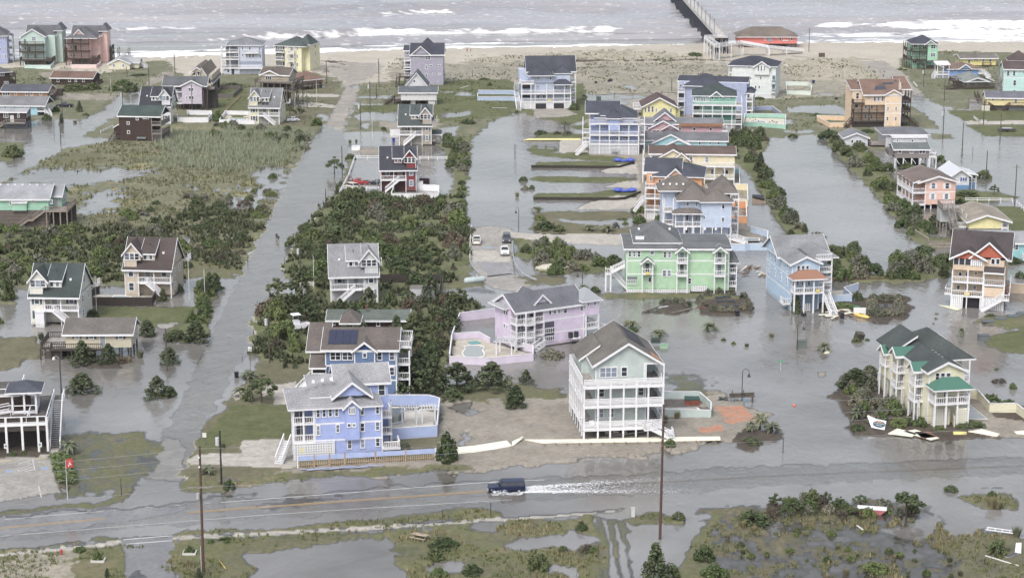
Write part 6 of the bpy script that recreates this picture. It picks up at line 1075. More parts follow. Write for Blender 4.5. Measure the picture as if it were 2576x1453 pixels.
for tl,b,ty,lab in POSTS:pole('post',lab,tl,b,ty,.07,(.05,.045,.04),'post')
for tl,b,ty,lab in (((0,3),(2060,132),5,'small white sign on a post by the lawn'),((0,3),(68,242),118,'parking sign at the left of the pavilion front'),((0,3),(408,208),98,'parking sign at the right of the pavilion front'),((0,2),(2530,1170),590,'white speed limit sign post beside the palms')):
 t,hh_=pole('road_sign',lab,tl,b,ty,.05,(.12,.12,.12),'sign',fit='sign')
 if 'parking' in lab:MB().box(-.16,.16,-.14,-.125,hh_-.55,hh_-.25).build('symbol_panel',paint(K(70,130,190)),t)
 if 'speed' in lab:
  text('sign_text','25',.45,(0,-.14,hh_-.7),t,paint(BLK))
def street_lamp(label,tile,base,top,goose=1):
 t,hh_=pole('street_lamp',label,tile,base,top,.08,(.025,.03,.035),'street lamp')
 pts=[(0,0,hh_-.3)]+[(.55*goose-.55*goose*math.cos(a),0,hh_+.55*math.sin(a)) for a in np.linspace(.2,2.9,6)]+[(1.1*goose,0,hh_-.3)]
 MB().tube(pts,.045,6).build('arm',paint((.03,.035,.04)),t);MB().tube([(1.1*goose,0,hh_-.85),(1.1*goose,0,hh_-.3)],[.3,.1],10).build('lamp_shade',paint((.04,.05,.055)),t)
street_lamp('black gooseneck street lamp by the weathered bench swing',(2,2),(2310,1135),850);street_lamp('black street lamp in the flood beside the green utility box',(3,2),(292,610),360)
street_lamp('black street lamp at the canal edge by the garden shrubs',(2,1),(67,855),650,-.6);street_lamp('black street lamp left of the green apartment building',(2,1),(708,1450),1285,-.9)
t,hh_=pole('flagpole','flagpole with red flag beside the parking lot hedge',(0,3),(680,668),270,.06,K(205,205,205),'flagpole')
fm=MB()
for k in range(7):
 x=.06+k*.17
 for z_ in (0,1):fm.v.append((x,.09*math.sin(k*1.1),hh_-1.35+z_*1.3+(.12*(k%2) if z_ else 0)+.04*k))
for k in range(6):a=2*k;fm.f.append((a,a+2,a+3,a+1));fm.mi.append(0)
fl_=fm.build('flag',paint(K(215,28,36),'plain',.7),t)
MB().bar((.4,-.12,hh_-1.0),(.62,-.12,hh_-.35),.035).bar((.62,-.12,hh_-.35),(.8,-.12,hh_-.8),.035).bar((.38,-.13,hh_-.85),(.85,-.13,hh_-.62),.03).build('emblem',paint(K(240,235,235)),fl_)
def wire(label,a,b,sag,r=.02):
 a=Vector(a);b=Vector(b);pts=[a.lerp(b,k/14)-Vector((0,0,sag*4*(k/14)*(1-k/14))) for k in range(15)]
 tag(MB().tube(pts,r,4).build('power_line',paint(K(150,150,154))),label,'power line','power lines along the highway')
pL=bigL.location;pR=bigR.location;dirn=(pR-pL).normalized()
for k,(z1,z2) in enumerate(((hL-.3,hR-.4),(hL-1.5,hR-2.2),(hL-2.8,hR-3.4),(hL-5.5,hR-5.8))):
 lab=('topmost','second','third','lowest')[k]+' overhead wire between the two tall highway poles'
 wire(lab,(pL.x+.1,pL.y-.2,pL.z+z1),(pR.x+.2,pR.y-.2,pR.z+z2),1.0)
 far=pR+dirn*120;wire(('topmost','second','third','lowest')[k]+' overhead wire running right from the tall bottom-centre pole',(pR.x+.2,pR.y-.2,pR.z+z2),(far.x,far.y+4,pR.z+z2+.3),1.3)
 fl2=pL-dirn*90;wire(('topmost','second','third','lowest')[k]+' overhead wire running left from the bottom-left pole',(pL.x+.1,pL.y-.2,pL.z+z1),(fl2.x,fl2.y,pL.z+z1),1.0)
# ---------------------------------------------------------------- fences, pool yards
def fence(name,label,pts,h,c,kind='plain',cap=WHITE,th=.12,cat='fence',base=0,posts=None,closed=False):
 P_=[gd(*p) for p in pts];o=P_[0].copy();o.z=max(0,o.z-.25);m=MB();k=MB();q=MB()
 if closed:P_=P_+[P_[0]]
 for a,b in zip(P_[:-1],P_[1:]):
  a=a-o;b=b-o;a.z=b.z=0;d=(b-a).normalized();n=Vector((-d.y,d.x,0))*th/2;e=d*th/2;z0=base-.2
  m.add([a-n-e+Vector((0,0,z0)),b-n+e*.98+Vector((0,0,z0)),b+n+e*.98+Vector((0,0,z0)),a+n-e+Vector((0,0,z0)),a-n-e+Vector((0,0,h)),b-n+e*.98+Vector((0,0,h)),b+n+e*.98+Vector((0,0,h)),a+n-e+Vector((0,0,h))],[(3,2,1,0),(4,5,6,7),(0,1,5,4),(1,2,6,5),(2,3,7,6),(3,0,4,7)])
  if cap:k.bar(a+Vector((0,0,h+.05))-d*.1,b+Vector((0,0,h+.05))+d*.09,th*.85,.05)
  if posts:
   L=(b-a).length;nb=max(1,int(L/posts))
   for i in range(nb+1):x=a.lerp(b,i/nb);q.box(x.x-.09,x.x+.09,x.y-.09,x.y+.09,base-.3,h+.12)
 t=thing(name,label,cat,o);m.build('panel',paint(c,kind,.65),t)
 if cap:k.build('cap',paint(cap),t)
 if posts:q.build('posts',paint(cap or c),t)
 return t
def railfence(label,pts,h=1.1,c=WHITE,sp=2.4,nr=2,r=.05,closed=False):
 P_=[gd(*p) for p in pts];o=P_[0].copy();o.z=0;m=MB()
 for a,b in zip(P_[:-1],P_[1:]):
  a=a-o;b=b-o;a.z=b.z=0;n=max(1,int((b-a).length/sp))
  for i in range(n+1):x=a.lerp(b,i/n);m.box(x.x-.07,x.x+.07,x.y-.07,x.y+.07,-.4,h+.1)
  for j in range(nr):z_=Vector((0,0,h-.06-j*.45));m.bar(a+z_,b+z_,r,.07)
 return tag(m.build('rail_fence',paint(c,'wood' if c[0]<.3 else 'plain'),loc=o),label,'fence')
def D(tile,*pts):f=Tp(*tile);return [f(*p) for p in pts]
def slab(name,label,cat,pts,z,c,kind='plain',t=.1,parent=None,group=None,rough=.6,zs=None):
 P_=[gd(*p) for p in pts];o=P_[0].copy();o.z=0
 if parent is not None:o=parent.location.copy();o.z=0
 vs=[(p.x-o.x,p.y-o.y,(zs[i] if zs else z)) for i,p in enumerate(P_)];n=len(vs)
 m=MB().add(vs+[(x,y,q-t) for x,y,q in vs],[tuple(range(n))[::-1],tuple(range(n,2*n))]+[(i,(i+1)%n,(i+1)%n+n,i+n) for i in range(n)])
 ob=m.build(name,paint(c,kind,rough),parent,loc=None if parent is not None else o)
 if parent is not None:ob.location=(0,0,-parent.location.z)
 else:tag(ob,label,cat,group)
 return ob
PW=paint(K(176,196,196),'glass',.08)
def pool(label,pts,z=.32,c=K(150,175,172)):
 P_=[gd(*p) for p in pts];o=sum(P_,Vector())/len(P_);o.z=0
 t=thing('swimming_pool',label,'swimming pool',o);n=len(pts);rim=MB()
 q=[p-o for p in P_];inner=[(p.x,p.y,z) for p in q];outer=[(p.x*1.05+(p.x/max(.1,p.length))*.25,p.y*1.05+(p.y/max(.1,p.length))*.25,z+.06) for p in q]
 rim.add(inner+outer+[(x,y,z+.06) for x,y,_ in inner],[(i,(i+1)%n,(i+1)%n+2*n,i+2*n) for i in range(n)]+[(i+2*n,(i+1)%n+2*n,(i+1)%n+n,i+n) for i in range(n)])
 rim.build('pool_rim',paint(K(222,220,212)),t);MB().add([(x,y,z) for x,y,_ in inner],[tuple(range(n))]).build('pool_water',paint(c,'glass',.08),t);return t
SKY=K(184,206,234);PER=K(168,188,238);MINT=K(190,222,212);LAV=K(222,208,230)
fence('pool_fence','mint green pool wall in front of the mint beach house',D((0,0),(248,650),(248,698),(508,698),(545,668),(545,640)),1.5,MINT);fence('pool_fence','pink pool wall in front of the salmon beach house',D((0,0),(716,660),(716,694),(970,694),(1010,670),(1010,640)),1.5,K(236,196,190))
fence('pool_fence','white pool fence right of the navy-roofed white cottage',D((0,0),(1785,1200),(1785,1236),(2095,1238),(2130,1198),(2125,1168),(1885,1164),(1885,1200)),1.6,WHITE)
fence('pool_fence','white pool fence left of the pale yellow cottage',D((0,0),(2560,1215),(2500,1170),(2270,1165),(2206,1254),(2560,1264)),1.5,WHITE);slab('pool_deck','','',D((0,0),(2560,1215),(2500,1175),(2274,1170),(2215,1250),(2555,1258)),.34,K(200,188,165),'concrete').name='paving'
tag(bpy.data.objects['paving'],kind='structure');pool('oval pool behind the white fence near the pale yellow cottage',D((0,0),(2290,1220),(2310,1204),(2400,1202),(2480,1208),(2470,1224),(2380,1228)),.42)
fence('wood_fence','grey board fence round a sandy yard behind the lavender house',D((0,0),(2170,994),(2345,994),(2435,914),(2240,905),(2170,950)),1.6,K(112,104,100),'wood',None);railfence('split rail fence running across the grass beside the lavender house',D((0,0),(2255,1152),(2420,990)),1.2,K(176,150,110),2.2,3)
fence('pool_fence','pale blue pool wall left of the light blue beach house',D((1,0),(2228,985),(2228,1022),(2574,1022),(2680,1040),(2680,985),(2560,958),(2235,955)),1.6,K(168,188,220));railfence('white goal-like frame on the grass below the pale blue pool wall',D((1,0),(2366,1092),(2366,1094),(2520,1096)),.4,K(190,190,190),4,1)
fence('pool_fence','mint-white pool wall right of the tall white house',D((3,0),(180,868),(188,960),(430,966),(440,905),(400,872),(180,868)),1.6,K(210,224,212));fence('pool_fence','teal pool wall in front of the periwinkle house pool',D((2,0),(2340,1190),(2330,1275),(2574,1290),(2750,1306),(2752,1198),(2574,1192),(2340,1190)),1.5,K(150,208,186));fence('pool_fence','periwinkle pool wall behind the teal pool wall',D((2,0),(2400,1185),(2404,1120),(2615,1115),(2706,1180)),1.5,K(160,172,208))
slab('paving','','',D((2,0),(2350,1195),(2340,1268),(2574,1284),(2740,1298),(2742,1204)),.3,K(214,204,184),'concrete');tag(bpy.data.objects['paving.001'],kind='structure');pool('turquoise pool inside the teal pool wall',D((2,0),(2400,1235),(2520,1228),(2560,1250),(2420,1256)),.36)
fence('pool_fence','orange pool wall beside the tan-orange house',D((3,0),(492,1212),(494,1226),(620,1290),(842,1286),(792,1222),(492,1212)),1.6,K(236,196,150));fence('pool_fence','turquoise garden wall at the rear of the cream house',D((2,1),(2235,300),(2284,300),(2288,450),(2235,450)),1.5,K(150,208,222));fence('pool_fence','cream garden wall behind the orange house',D((2,1),(2240,462),(2364,462),(2370,622),(2240,606)),1.7,K(232,218,170));fence('pool_fence','orange garden wall with white lining behind the light blue house',D((2,1),(2215,640),(2350,640),(2358,794),(2215,784)),1.7,K(238,158,86))
fence('pool_fence','light blue pool wall right of the tall light blue house',D((2,1),(2200,1068),(2342,1068),(2395,1062),(2562,1060),(2572,930),(2400,890)),1.5,SKY);pool('small dark pool behind the tall light blue house',D((2,1),(2330,985),(2480,985),(2480,960),(2330,955)),.4,K(110,120,116))
fence('pool_fence','white pool fence beside the red cottage',D((1,1),(1385,470),(1360,552),(1700,552),(1838,548),(1838,470),(1670,460)),1.5,WHITE);railfence('white rail fence along the street side of the red cottage yard',D((1,1),(838,515),(868,452),(925,345),(992,152),(1250,152)));railfence('white rail fence across the front of the red cottage yard',D((1,1),(868,456),(1236,462)));railfence('white rail fence in the flood behind the red cottage',D((1,1),(1640,158),(1920,160)))
fence('wood_fence','dark board fence beside the white cottage with a white notice',D((1,1),(1245,1400),(1862,1404),(1852,1530)),2.0,(.05,.042,.038),'wood',None);fence('wood_fence','dark board fence round the beige cottage pool',D((0,2),(1000,30),(898,110),(902,166),(1532,170),(1566,100)),1.7,(.045,.036,.032),'wood',(.08,.07,.065));pool('kidney pool behind the dark fence of the beige cottage',D((0,2),(1140,96),(1160,84),(1240,82),(1300,92),(1320,102),(1250,106),(1170,106)),.36)
fence('garden_wall','long lavender wall sweeping round the lavender house court',[(1258,796),(1157,808),(1137,862),(1131,912)],1.7,LAV);fence('garden_wall','low lavender wall between court and pool terrace',[(1141,854),(1204,850),(1232,866)],1.2,LAV);fence('garden_wall','lavender wall along the front of the pool terrace',[(1131,914),(1230,918),(1341,907),(1341,886),(1308,878)],1.3,LAV);slab('paving','','',[(1141,858),(1204,854),(1260,872),(1325,890),(1225,912),(1135,908)],.22,K(190,180,160),'concrete');tag(bpy.data.objects['paving.002'],kind='structure')
pool('figure-eight pool on the lavender house terrace',D((1,2),(2090,680),(2082,650),(2110,620),(2095,595),(2150,582),(2240,582),(2290,600),(2270,630),(2292,670),(2280,692),(2200,704),(2120,702)),.3,K(150,156,150));slab('pool_cover','teal cover mat lying beside the figure-eight pool','cover',D((1,2),(2128,548),(2220,532),(2262,556),(2170,572)),.34,K(90,160,165))
fence('pool_fence','periwinkle pool fence behind and right of the periwinkle house',[(978,1022),(1078,1022),(1106,1030),(1099,1100),(982,1108)],2.0,PER);slab('paving','','',[(980,1040),(1060,1034),(1092,1040),(1090,1094),(985,1100)],.3,K(200,192,176),'concrete');tag(bpy.data.objects['paving.003'],kind='structure');pool('dark green pool under the pergolas of the periwinkle house',D((1,2),(1300,1215),(1495,1212),(1490,1340),(1400,1370),(1345,1372)),.36,K(90,100,90))
def pergola(label,tile,a,b,depth,h):
 A=gp(tile,*a);B=gp(tile,*b);L=(B-A).length;t=thing('pergola',label,'pergola',(A.x,A.y,.2),math.atan2(B.y-A.y,B.x-A.x))
 for x in (.1,L-.1):
  for y in (.1,depth-.1):MB().box(x-.1,x+.1,y-.1,y+.1,0,h).build('post',M_white(),t)
 m=MB()
 for y in (.1,depth-.1):m.box(-.4,L+.4,y-.06,y+.06,h,h+.22)
 n=int(L/.4)
 for k in range(n+1):m.box(k*L/n-.04,k*L/n+.04,-.5,depth+.5,h+.22,h+.4)
 m.build('slats',M_white(),t)
pergola('white pergola nearest the pool of the periwinkle house',(1,2),(1470,1390),(1622,1385),2.2,2.4);pergola('white pergola in the corner of the periwinkle pool fence',(1,2),(1668,1372),(1808,1368),2.2,2.4);pergola('white pergola attached to the lavender house terrace',(1,2),(2410,680),(2574,690),3,2.5)
fence('pool_fence','grey-green pool wall with white cap right of the decked house',D((2,2),(1525,1296),(1998,1306),(2000,1226),(1880,1118),(1525,1120)),1.5,K(190,208,204));slab('paving','','',D((2,2),(1530,1290),(1990,1298),(1994,1226),(1876,1122),(1530,1124)),.34,K(120,108,100),'wood');tag(bpy.data.objects['paving.004'],kind='structure');pool('narrow white-rimmed pool beside the grey-green wall',D((2,2),(1560,1240),(1880,1240),(1850,1214),(1560,1222)),.4,K(150,150,135))
p=gp((2,2),1810,1168);t=thing('hot_tub','red-brown hot tub with green cover inside the grey-green pool wall','hot tub',(p.x,p.y,.3));MB().box(-1.2,1.2,-1,1,0,.9).build('cabinet',paint(K(150,72,52),'wood'),t);MB().box(-1.25,1.25,-1.05,1.05,.9,1.05).build('cover',paint(K(40,84,74)),t)
fence('pool_fence','pale yellow garden wall right of the green-roofed yellow house',D((3,2),(2025,1110),(2098,1106),(2226,1248),(2490,1248),(2600,1330)),1.7,K(228,222,186));fence('pool_fence','short pale yellow wall at the foot of the green-roofed yellow house',D((3,2),(1838,1330),(1872,1400)),1.7,K(228,222,186));pool('flooded blue-edged pool beside the green-roofed yellow house',D((3,2),(1930,1190),(2030,1186),(2196,1322),(1940,1318)),.3,K(140,142,140))
fence('pool_fence','sky blue pool wall with angled corners beside the copper-porch house',D((3,2),(498,130),(662,134),(840,126),(760,56),(905,10)),1.5,SKY);pool('pale green pool inside the sky blue wall',D((3,2),(500,122),(640,124),(600,74),(500,72)),.4,K(160,190,175));slab('paving','','',D((3,2),(505,126),(828,122),(750,58),(860,16),(500,40)),.3,K(206,196,176),'concrete');tag(bpy.data.objects['paving.005'],kind='structure')
fence('wood_fence','tan fence at the right edge beyond the orange-gabled house',D((3,1),(2392,1490),(2640,1500)),2.0,K(222,194,162));railfence('white rail fence in the flood right of the pink stilt house',D((3,1),(1985,582),(2456,588)),1.2);railfence('white rail fence at the right edge of the yellow-gabled yard',D((3,1),(2500,612),(2640,740)),1.2)
fence('bulkhead','weathered timber bulkhead along the right bank of the lagoon',D((3,1),(1240,572),(1370,692),(1440,762),(1482,892),(1612,976)),.7,K(150,138,122),'wood',K(170,160,146),cat='bulkhead');fence('wood_fence','weathered picket fence standing in the lagoon end',D((3,1),(1612,1032),(1836,1034)),1.4,K(170,158,140),'slat',None);railfence('white rail fence corner by the flagpole of the white cottage',D((1,1),(420,1470),(455,1440),(575,1440)),1.2)
railfence('short white rail beside the flooded left street',D((0,0),(1012,1342),(1135,1290)),.9,WHITE,2,2);railfence('short white rail piece leaning on the grass under the yellow cabin',D((3,0),(2068,1196),(2120,1236),(2192,1238)),.9);railfence('little white rail by the right beach road',D((3,0),(1464,846),(1498,882)),.8);railfence('dark wire fence across the sandy flat',D((2,0),(850,990),(1030,972),(1400,965),(1650,960)),1.0,(.1,.09,.08),6,1,.02)
for lab,pts in (('dark timber edging along the topmost of the driveway lawns',D((2,1),(198,234),(1000,242),(1085,238),(1225,195))),('dark timber edging along the fourth driveway lawn',D((2,1),(220,556),(1050,562),(1135,556),(1290,496)))):fence('retaining_wall',lab,pts,.75,(.04,.035,.03),'wood',None,.25,'retaining wall')
slab('fallen_fence','long yellow fence strip lying along the lawn left of the bright blue house','fence panel',D((2,0),(110,1418),(170,1402),(690,1400),(690,1416)),.3,K(228,218,120));fence('garden_wall','low white wall along the left side of the cul-de-sac',D((1,1),(2164,835),(2150,1060),(2152,1190)),.6,K(205,205,205),'plain',None,.2)
def guardrail(label,pts):
 P_=[gd(*p) for p in pts];o=P_[0].copy();o.z=0;t=thing('guardrail',label,'guardrail',o);m=MB()
 for a,b in zip(P_[:-1],P_[1:]):m.bar(a-o+Vector((0,0,.6)),b-o+Vector((0,0,.6)),.05,.18)
 m.build('rail',paint(K(176,184,196),'plain',.4),t)
 for p_ in P_:MB().box(-.08,.08,-.08,.08,-.1,.7).build('post',paint(GW,'wood'),t,loc=(p_.x-o.x,p_.y-o.y,0))
guardrail('curved steel guardrail at the right end of the cul-de-sac',D((2,1),(4,1000),(6,1100),(20,1200),(60,1270),(120,1330),(190,1368),(245,1385)));guardrail('steel guardrail bending round the left end of the cul-de-sac',D((1,1),(2150,1190),(2165,1240),(2210,1300),(2240,1330)))
A=gp((1,3),420,362);B=gp((1,3),1806,282);L=(B-A).length;t=thing('torn_fence','periwinkle roadside fence with its siding torn off below, studs exposed','fence',(A.x,A.y,.1),math.atan2(B.y-A.y,B.x-A.x));m=MB();st=MB()
m.box(0,L,-.07,0,1.25,2.0);m.build('siding',paint(PER,'siding'),t)
for k in range(62):
 x=.3+(L-.5)*k/61;st.box(x-.04,x+.04,.02,.1,0,1.9)
st.box(.1,L,.1,.14,.5,.6).box(.1,L,.1,.14,1.3,1.4);st.build('studs',paint(K(196,164,120),'wood'),t)
for x in (0,L*.12,L*.23,L*.34,L*.56,L*.78,L):MB().box(x-.1,x+.1,-.12,.12,-.2,2.1).build('post',M_white() if x in (0,L) else paint(K(186,150,104),'wood'),t)
RR=random.Random(4)
for k in range(9):
 x=L*(.02+.055*k);tag(MB().bar((0,0,.1),(RR.uniform(2.4,4.6),RR.uniform(-.5,.5),RR.uniform(.12,.35)),.12,.02).build('loose_board',paint(PER,'siding'),loc=A.lerp(B,.02+.055*k)+Vector((0,-1.0-RR.uniform(0,1.3),.08)),rz=math.atan2(B.y-A.y,B.x-A.x)+RR.uniform(-.15,.15)),'blue siding board fallen in the grass before the torn roadside fence','board','fallen siding boards')
CRM=K(236,230,204)
slab('fallen_fence','cream fence blown flat by the roadside, long straight run under the decked house','fence',D((2,3),(130,90),(300,124),(700,120),(1300,112),(2098,94),(2090,60),(1500,66),(900,84),(400,90)),.5,CRM,t=.14)
slab('fallen_fence','cream fence section blown flat left of the long run, broken and buckled','fence',D((1,3),(1850,262),(1940,238),(2200,208),(2420,178),(2572,152),(2520,112),(2200,158),(1930,178)),.45,CRM,t=.14,zs=[.3,.35,.3,.4,.5,.7,.6,.5]);slab('fallen_fence','buckled cream fence corner lying between two flattened sections','fence',D((2,3),(0,150),(100,100),(112,82),(0,112)),.5,CRM,zs=[.3,.8,.9,.5])
for k in range(14):
 x=320+k*118;p=gp((2,3),x,132-(x-320)*.016);tag(MB().bar((0,0,.12),(.1,-.7,.1),.11).build('fence_post',paint(K(150,126,98),'wood'),loc=p),'snapped fence post stub sticking out below the flattened cream fence','post','snapped fence posts')
# ---------------------------------------------------------------- vehicles
def vehicle(name,label,cat,fr,re,kind,c,tile,bed=None,hood_open=False,sink=0.0,wd=1.9,tint=BLK):
 a=gp(tile,*fr,water=False);b=gp(tile,*re,water=False);d=a-b;yaw=math.atan2(d.y,d.x)
 Lh={'suv':5.2,'pickup':5.4,'van':4.8,'beetle':4.1,'sedan':4.6,'oldsuv':5.5}[kind];mid=(a+b)/2;h0=max(min(a.z,b.z),-.3)-sink
 t=thing(name,label,cat,(mid.x,mid.y,h0),yaw);W2=wd/2;L2=Lh/2;PM=paint(c,'plain',.28)
 prof={'suv':[(-L2,.35),(-L2,1.05),(L2-1.35,1.05),(L2-.15,.92),(L2,.75),(L2,.35)],'oldsuv':[(-L2,.35),(-L2,1.12),(L2-1.5,1.12),(L2-.05,1.02),(L2,.4),(L2-.1,.35)],'pickup':[(-L2,.4),(-L2,1.05),(L2-1.4,1.08),(L2-.15,.98),(L2,.8),(L2,.4)],'van':[(-L2,.35),(-L2,1.0),(L2-1.1,1.02),(L2-.15,.75),(L2,.6),(L2,.35)],'beetle':[(-L2,.3),(-L2+.1,.7),(-L2+.6,1.0),(L2-1.2,1.02),(L2-.4,.85),(L2,.55),(L2,.3)],'sedan':[(-L2,.3),(-L2,.85),(L2-1.5,.92),(L2-.1,.72),(L2,.3)]}[kind]
 bd=MB().ext(prof,-W2,W2,'y')
 cab={'suv':[(-L2+.05,1.05),(-L2+.25,1.72),(L2-2.2,1.74),(L2-1.35,1.05)],'oldsuv':[(-L2+.03,1.12),(-L2+.15,1.82),(L2-2.15,1.84),(L2-1.55,1.12)],'pickup':[(-.6,1.05),(-.45,1.76),(L2-2.2,1.78),(L2-1.4,1.07)],'van':[(-L2+.05,1.0),(-L2+.35,1.66),(L2-1.9,1.68),(L2-1.0,1.0)],'beetle':[(-L2+.55,1.0),(-.7,1.42),(-.1,1.5),(.45,1.42),(L2-1.2,1.0)],'sedan':[(-L2+.7,.86),(-L2+1.5,1.4),(L2-2.5,1.42),(L2-1.6,.9)]}[kind]
 n=len(cab);zb=cab[0][1];zt=max(p[1] for p in cab);ins=lambda z:W2-.02-.22*(z-zb)/(zt-zb)
 vs=[(x,-ins(z),z) for x,z in cab]+[(x,ins(z),z) for x,z in cab];cb=MB().add(vs,[tuple(range(n)),tuple(range(2*n-1,n-1,-1))]+[(i,i+n,(i+1)%n+n,(i+1)%n) for i in range(n)])
 bo=bd.build('body',PM,t);bv=bo.modifiers.new('bev','BEVEL');bv.width=.09;bv.segments=2;bv.limit_method='ANGLE'
 cb.build('cabin',PM,t)
 gm=M_glass();x0,x1=cab[0][0],cab[-1][0];xm=(x0+x1)/2;z0,z1=zb+.08,zt-.1
 def sidewin(xa,xb,s):
  def inx(x,z,first):
   for (xA,zA),(xB,zB) in zip(cab[:-1],cab[1:]):
    pass
   return x
  k0=(cab[1][0]-cab[0][0])/(cab[1][1]-zb);k1=(cab[-1][0]-cab[-2][0])/(cab[-2][1]-zb)
  lo=[max(xa,x0+.1+k0*(z0-zb)),min(xb,x1-.1-k1*(z0-zb))];hi=[max(xa,x0+.1+k0*(z1-zb)),min(xb,x1-.12-k1*(z1-zb))]
  if hi[1]-hi[0]<.15:return
  y0,y1=(ins(z0)+.015)*s,(ins(z1)+.015)*s
  MB().add([(lo[0],y0,z0),(lo[1],y0,z0),(hi[1],y1,z1),(hi[0],y1,z1)],[(0,1,2,3) if s<0 else (3,2,1,0)]).build('side_window',gm,t)
 segs=[(x0,xm-.05),(xm+.05,x1)] if kind !='oldsuv' else [(x0,x0+1.3),(x0+1.4,x0+2.5),(x0+2.6,x1)]
 for s in (-1,1):
  for xa,xb in segs:sidewin(xa,xb,s)
 for (pA,pB,nm) in ((cab[-1],cab[-2],'windscreen'),(cab[0],cab[1],'rear_window')):
  q=lambda f:(pA[0]+(pB[0]-pA[0])*f+(.02 if nm=='windscreen' else-.02),pA[1]+(pB[1]-pA[1])*f+.012);(xa,za),(xb,zb_)=q(.1),q(.9);ya,yb=ins(za)-.08,ins(zb_)-.08
  MB().add([(xa,-ya,za),(xa,ya,za),(xb,yb,zb_),(xb,-yb,zb_)],[(0,1,2,3) if nm=='windscreen' else (3,2,1,0)]).build(nm,gm,t)
 for x in (-L2+.95,L2-.95):
  for s in (-1,1):
   w_=MB().tube([(0,-.11,0),(0,.11,0)],.36,14).build('wheel',paint((.02,.02,.02),'plain',.8),t,loc=(x,s*(W2-.08),.36));MB().tube([(0,-.13,0),(0,.13,0)],.2,10).build('rim',paint(STEEL,'plain',.3),w_)
 for s in (-1,1):
  MB().box(L2-.06,L2+.02,s*.72-.16,s*.72+.16,.62,.8).build('headlight',paint((.7,.7,.68),'plain',.15),t);MB().box(-L2-.02,-L2+.05,s*.8-.1,s*.8+.1,.65,.95).build('tail_light',paint((.35,.02,.02),'plain',.2),t)
  MB().box(x1-.35,x1-.2,s*(W2+.02)-.1,s*(W2+.02)+.1,zb+.02,zb+.2).build('mirror',PM,t)
 MB().box(L2-.05,L2+.1,-W2+.1,W2-.1,.38,.56).build('bumper',paint((.3,.3,.31) if kind in ('oldsuv','pickup') else c,'plain',.3),t);MB().box(L2-.04,L2+.015,-.5,.5,.62,.8).build('grille',paint((.03,.03,.03)),t)
 if kind=='pickup':MB().box(-L2+.12,-.75,-W2+.14,W2-.14,.98,1.062).build('bed',paint((.03,.03,.03)),t)
 if hood_open:MB().add([(L2-1.35,-.75,1.1),(L2-1.35,.75,1.1),(L2-.75,.75,2.05),(L2-.75,-.75,2.05),(L2-1.31,-.75,1.06),(L2-1.31,.75,1.06),(L2-.7,.75,2.02),(L2-.7,-.75,2.02)],[(0,1,2,3),(7,6,5,4),(0,4,5,1),(1,5,6,2),(2,6,7,3),(3,7,4,0)]).build('open_hood',PM,t);MB().box(L2-1.3,L2-.2,-.7,.7,.98,1.085).build('engine_bay',paint((.03,.03,.03)),t)
 return t
suv=vehicle('old_suv','dark navy boxy suv driving through highway floodwater and throwing spray','suv',(2338,578),(2694,566),'oldsuv',(.012,.018,.05),(1,3),sink=.12,wd=2.0)
vehicle('pickup_truck','red pickup with its hood raised in the flooded red cottage yard','pickup',(938,392),(1128,392),'pickup',K(190,20,36),(1,1),hood_open=True);vehicle('minivan','beige minivan parked in floodwater beside the red pickup','van',(1036,450),(930,424),'van',K(206,194,164),(1,1));vehicle('dark_car','dark teal car half behind the red cottage porch','car',(1140,390),(1262,394),'sedan',(.02,.035,.045),(1,1))
vehicle('pickup_truck','white pickup seen from behind on the left side of the cul-de-sac','pickup',(2220,958),(2216,1046),'pickup',K(232,228,214),(1,1));vehicle('parked_suv','dark grey suv with roof rack facing out on the cul-de-sac','suv',(2518,1022),(2522,940),'suv',K(84,84,94),(1,1));vehicle('pickup_truck','white pickup facing the viewer on the right side of the cul-de-sac','pickup',(2506,1150),(2494,1065),'pickup',K(232,232,236),(1,1))
vehicle('compact_car','rounded silver compact car on the drive beside the pale yellow cottage','car',(316,1234),(428,1228),'beetle',K(200,206,214),(1,0));vehicle('pickup_truck','black pickup with silver trim behind the turquoise cottage','pickup',(566,1084),(738,1084),'pickup',(.02,.022,.035),(0,0))
def flecks(name,n,fn,mat,kind='stuff'):
 vs,fs=[],[]
 for i in range(n):
  x,y,z,s,zs_=fn(i);a=R.uniform(0,6.28);e=R.uniform(.5,1.3);o=len(vs)
  for k in range(4):vs.append((x+s*math.cos(a+k*1.57)*(1.8 if k%2 else 1),y+s*e*math.sin(a+k*1.57),z+(zs_*R.uniform(0,1) if k%2 else 0)))
  fs.append((o,o+1,o+2,o+3))
 m=MB().add(vs,fs);o=m.build(name,mat);tag(o,kind=kind);return o
FO=paint((.74,.75,.77),'plain',.6);sv=suv.location;ux=Vector((math.cos(suv.rotation_euler.z),math.sin(suv.rotation_euler.z),0));uy=Vector((-ux.y,ux.x,0))
def wk(i):
 t_=R.random()**1.5;s=R.choice((-1,-1,1,1,1,0));p=sv-ux*(2.0+30*t_)+uy*(s*(.8+2.6*t_)+R.gauss(0,.25+.8*t_));return p.x,p.y,.015,R.uniform(.03,.12)*(1.2-t_),.02
flecks('wake_foam',5200,wk,FO)
def spl(i):
 side=R.choice((-1,1));t_=R.random();p=sv+ux*(2.3-4.5*t_)+uy*side*(1.25+.9*R.random()+.5*t_);return p.x,p.y,R.random()**2*(.6 if t_<.5 else .3),R.uniform(.03,.1),.08
flecks('splash_spray',900,spl,FO)
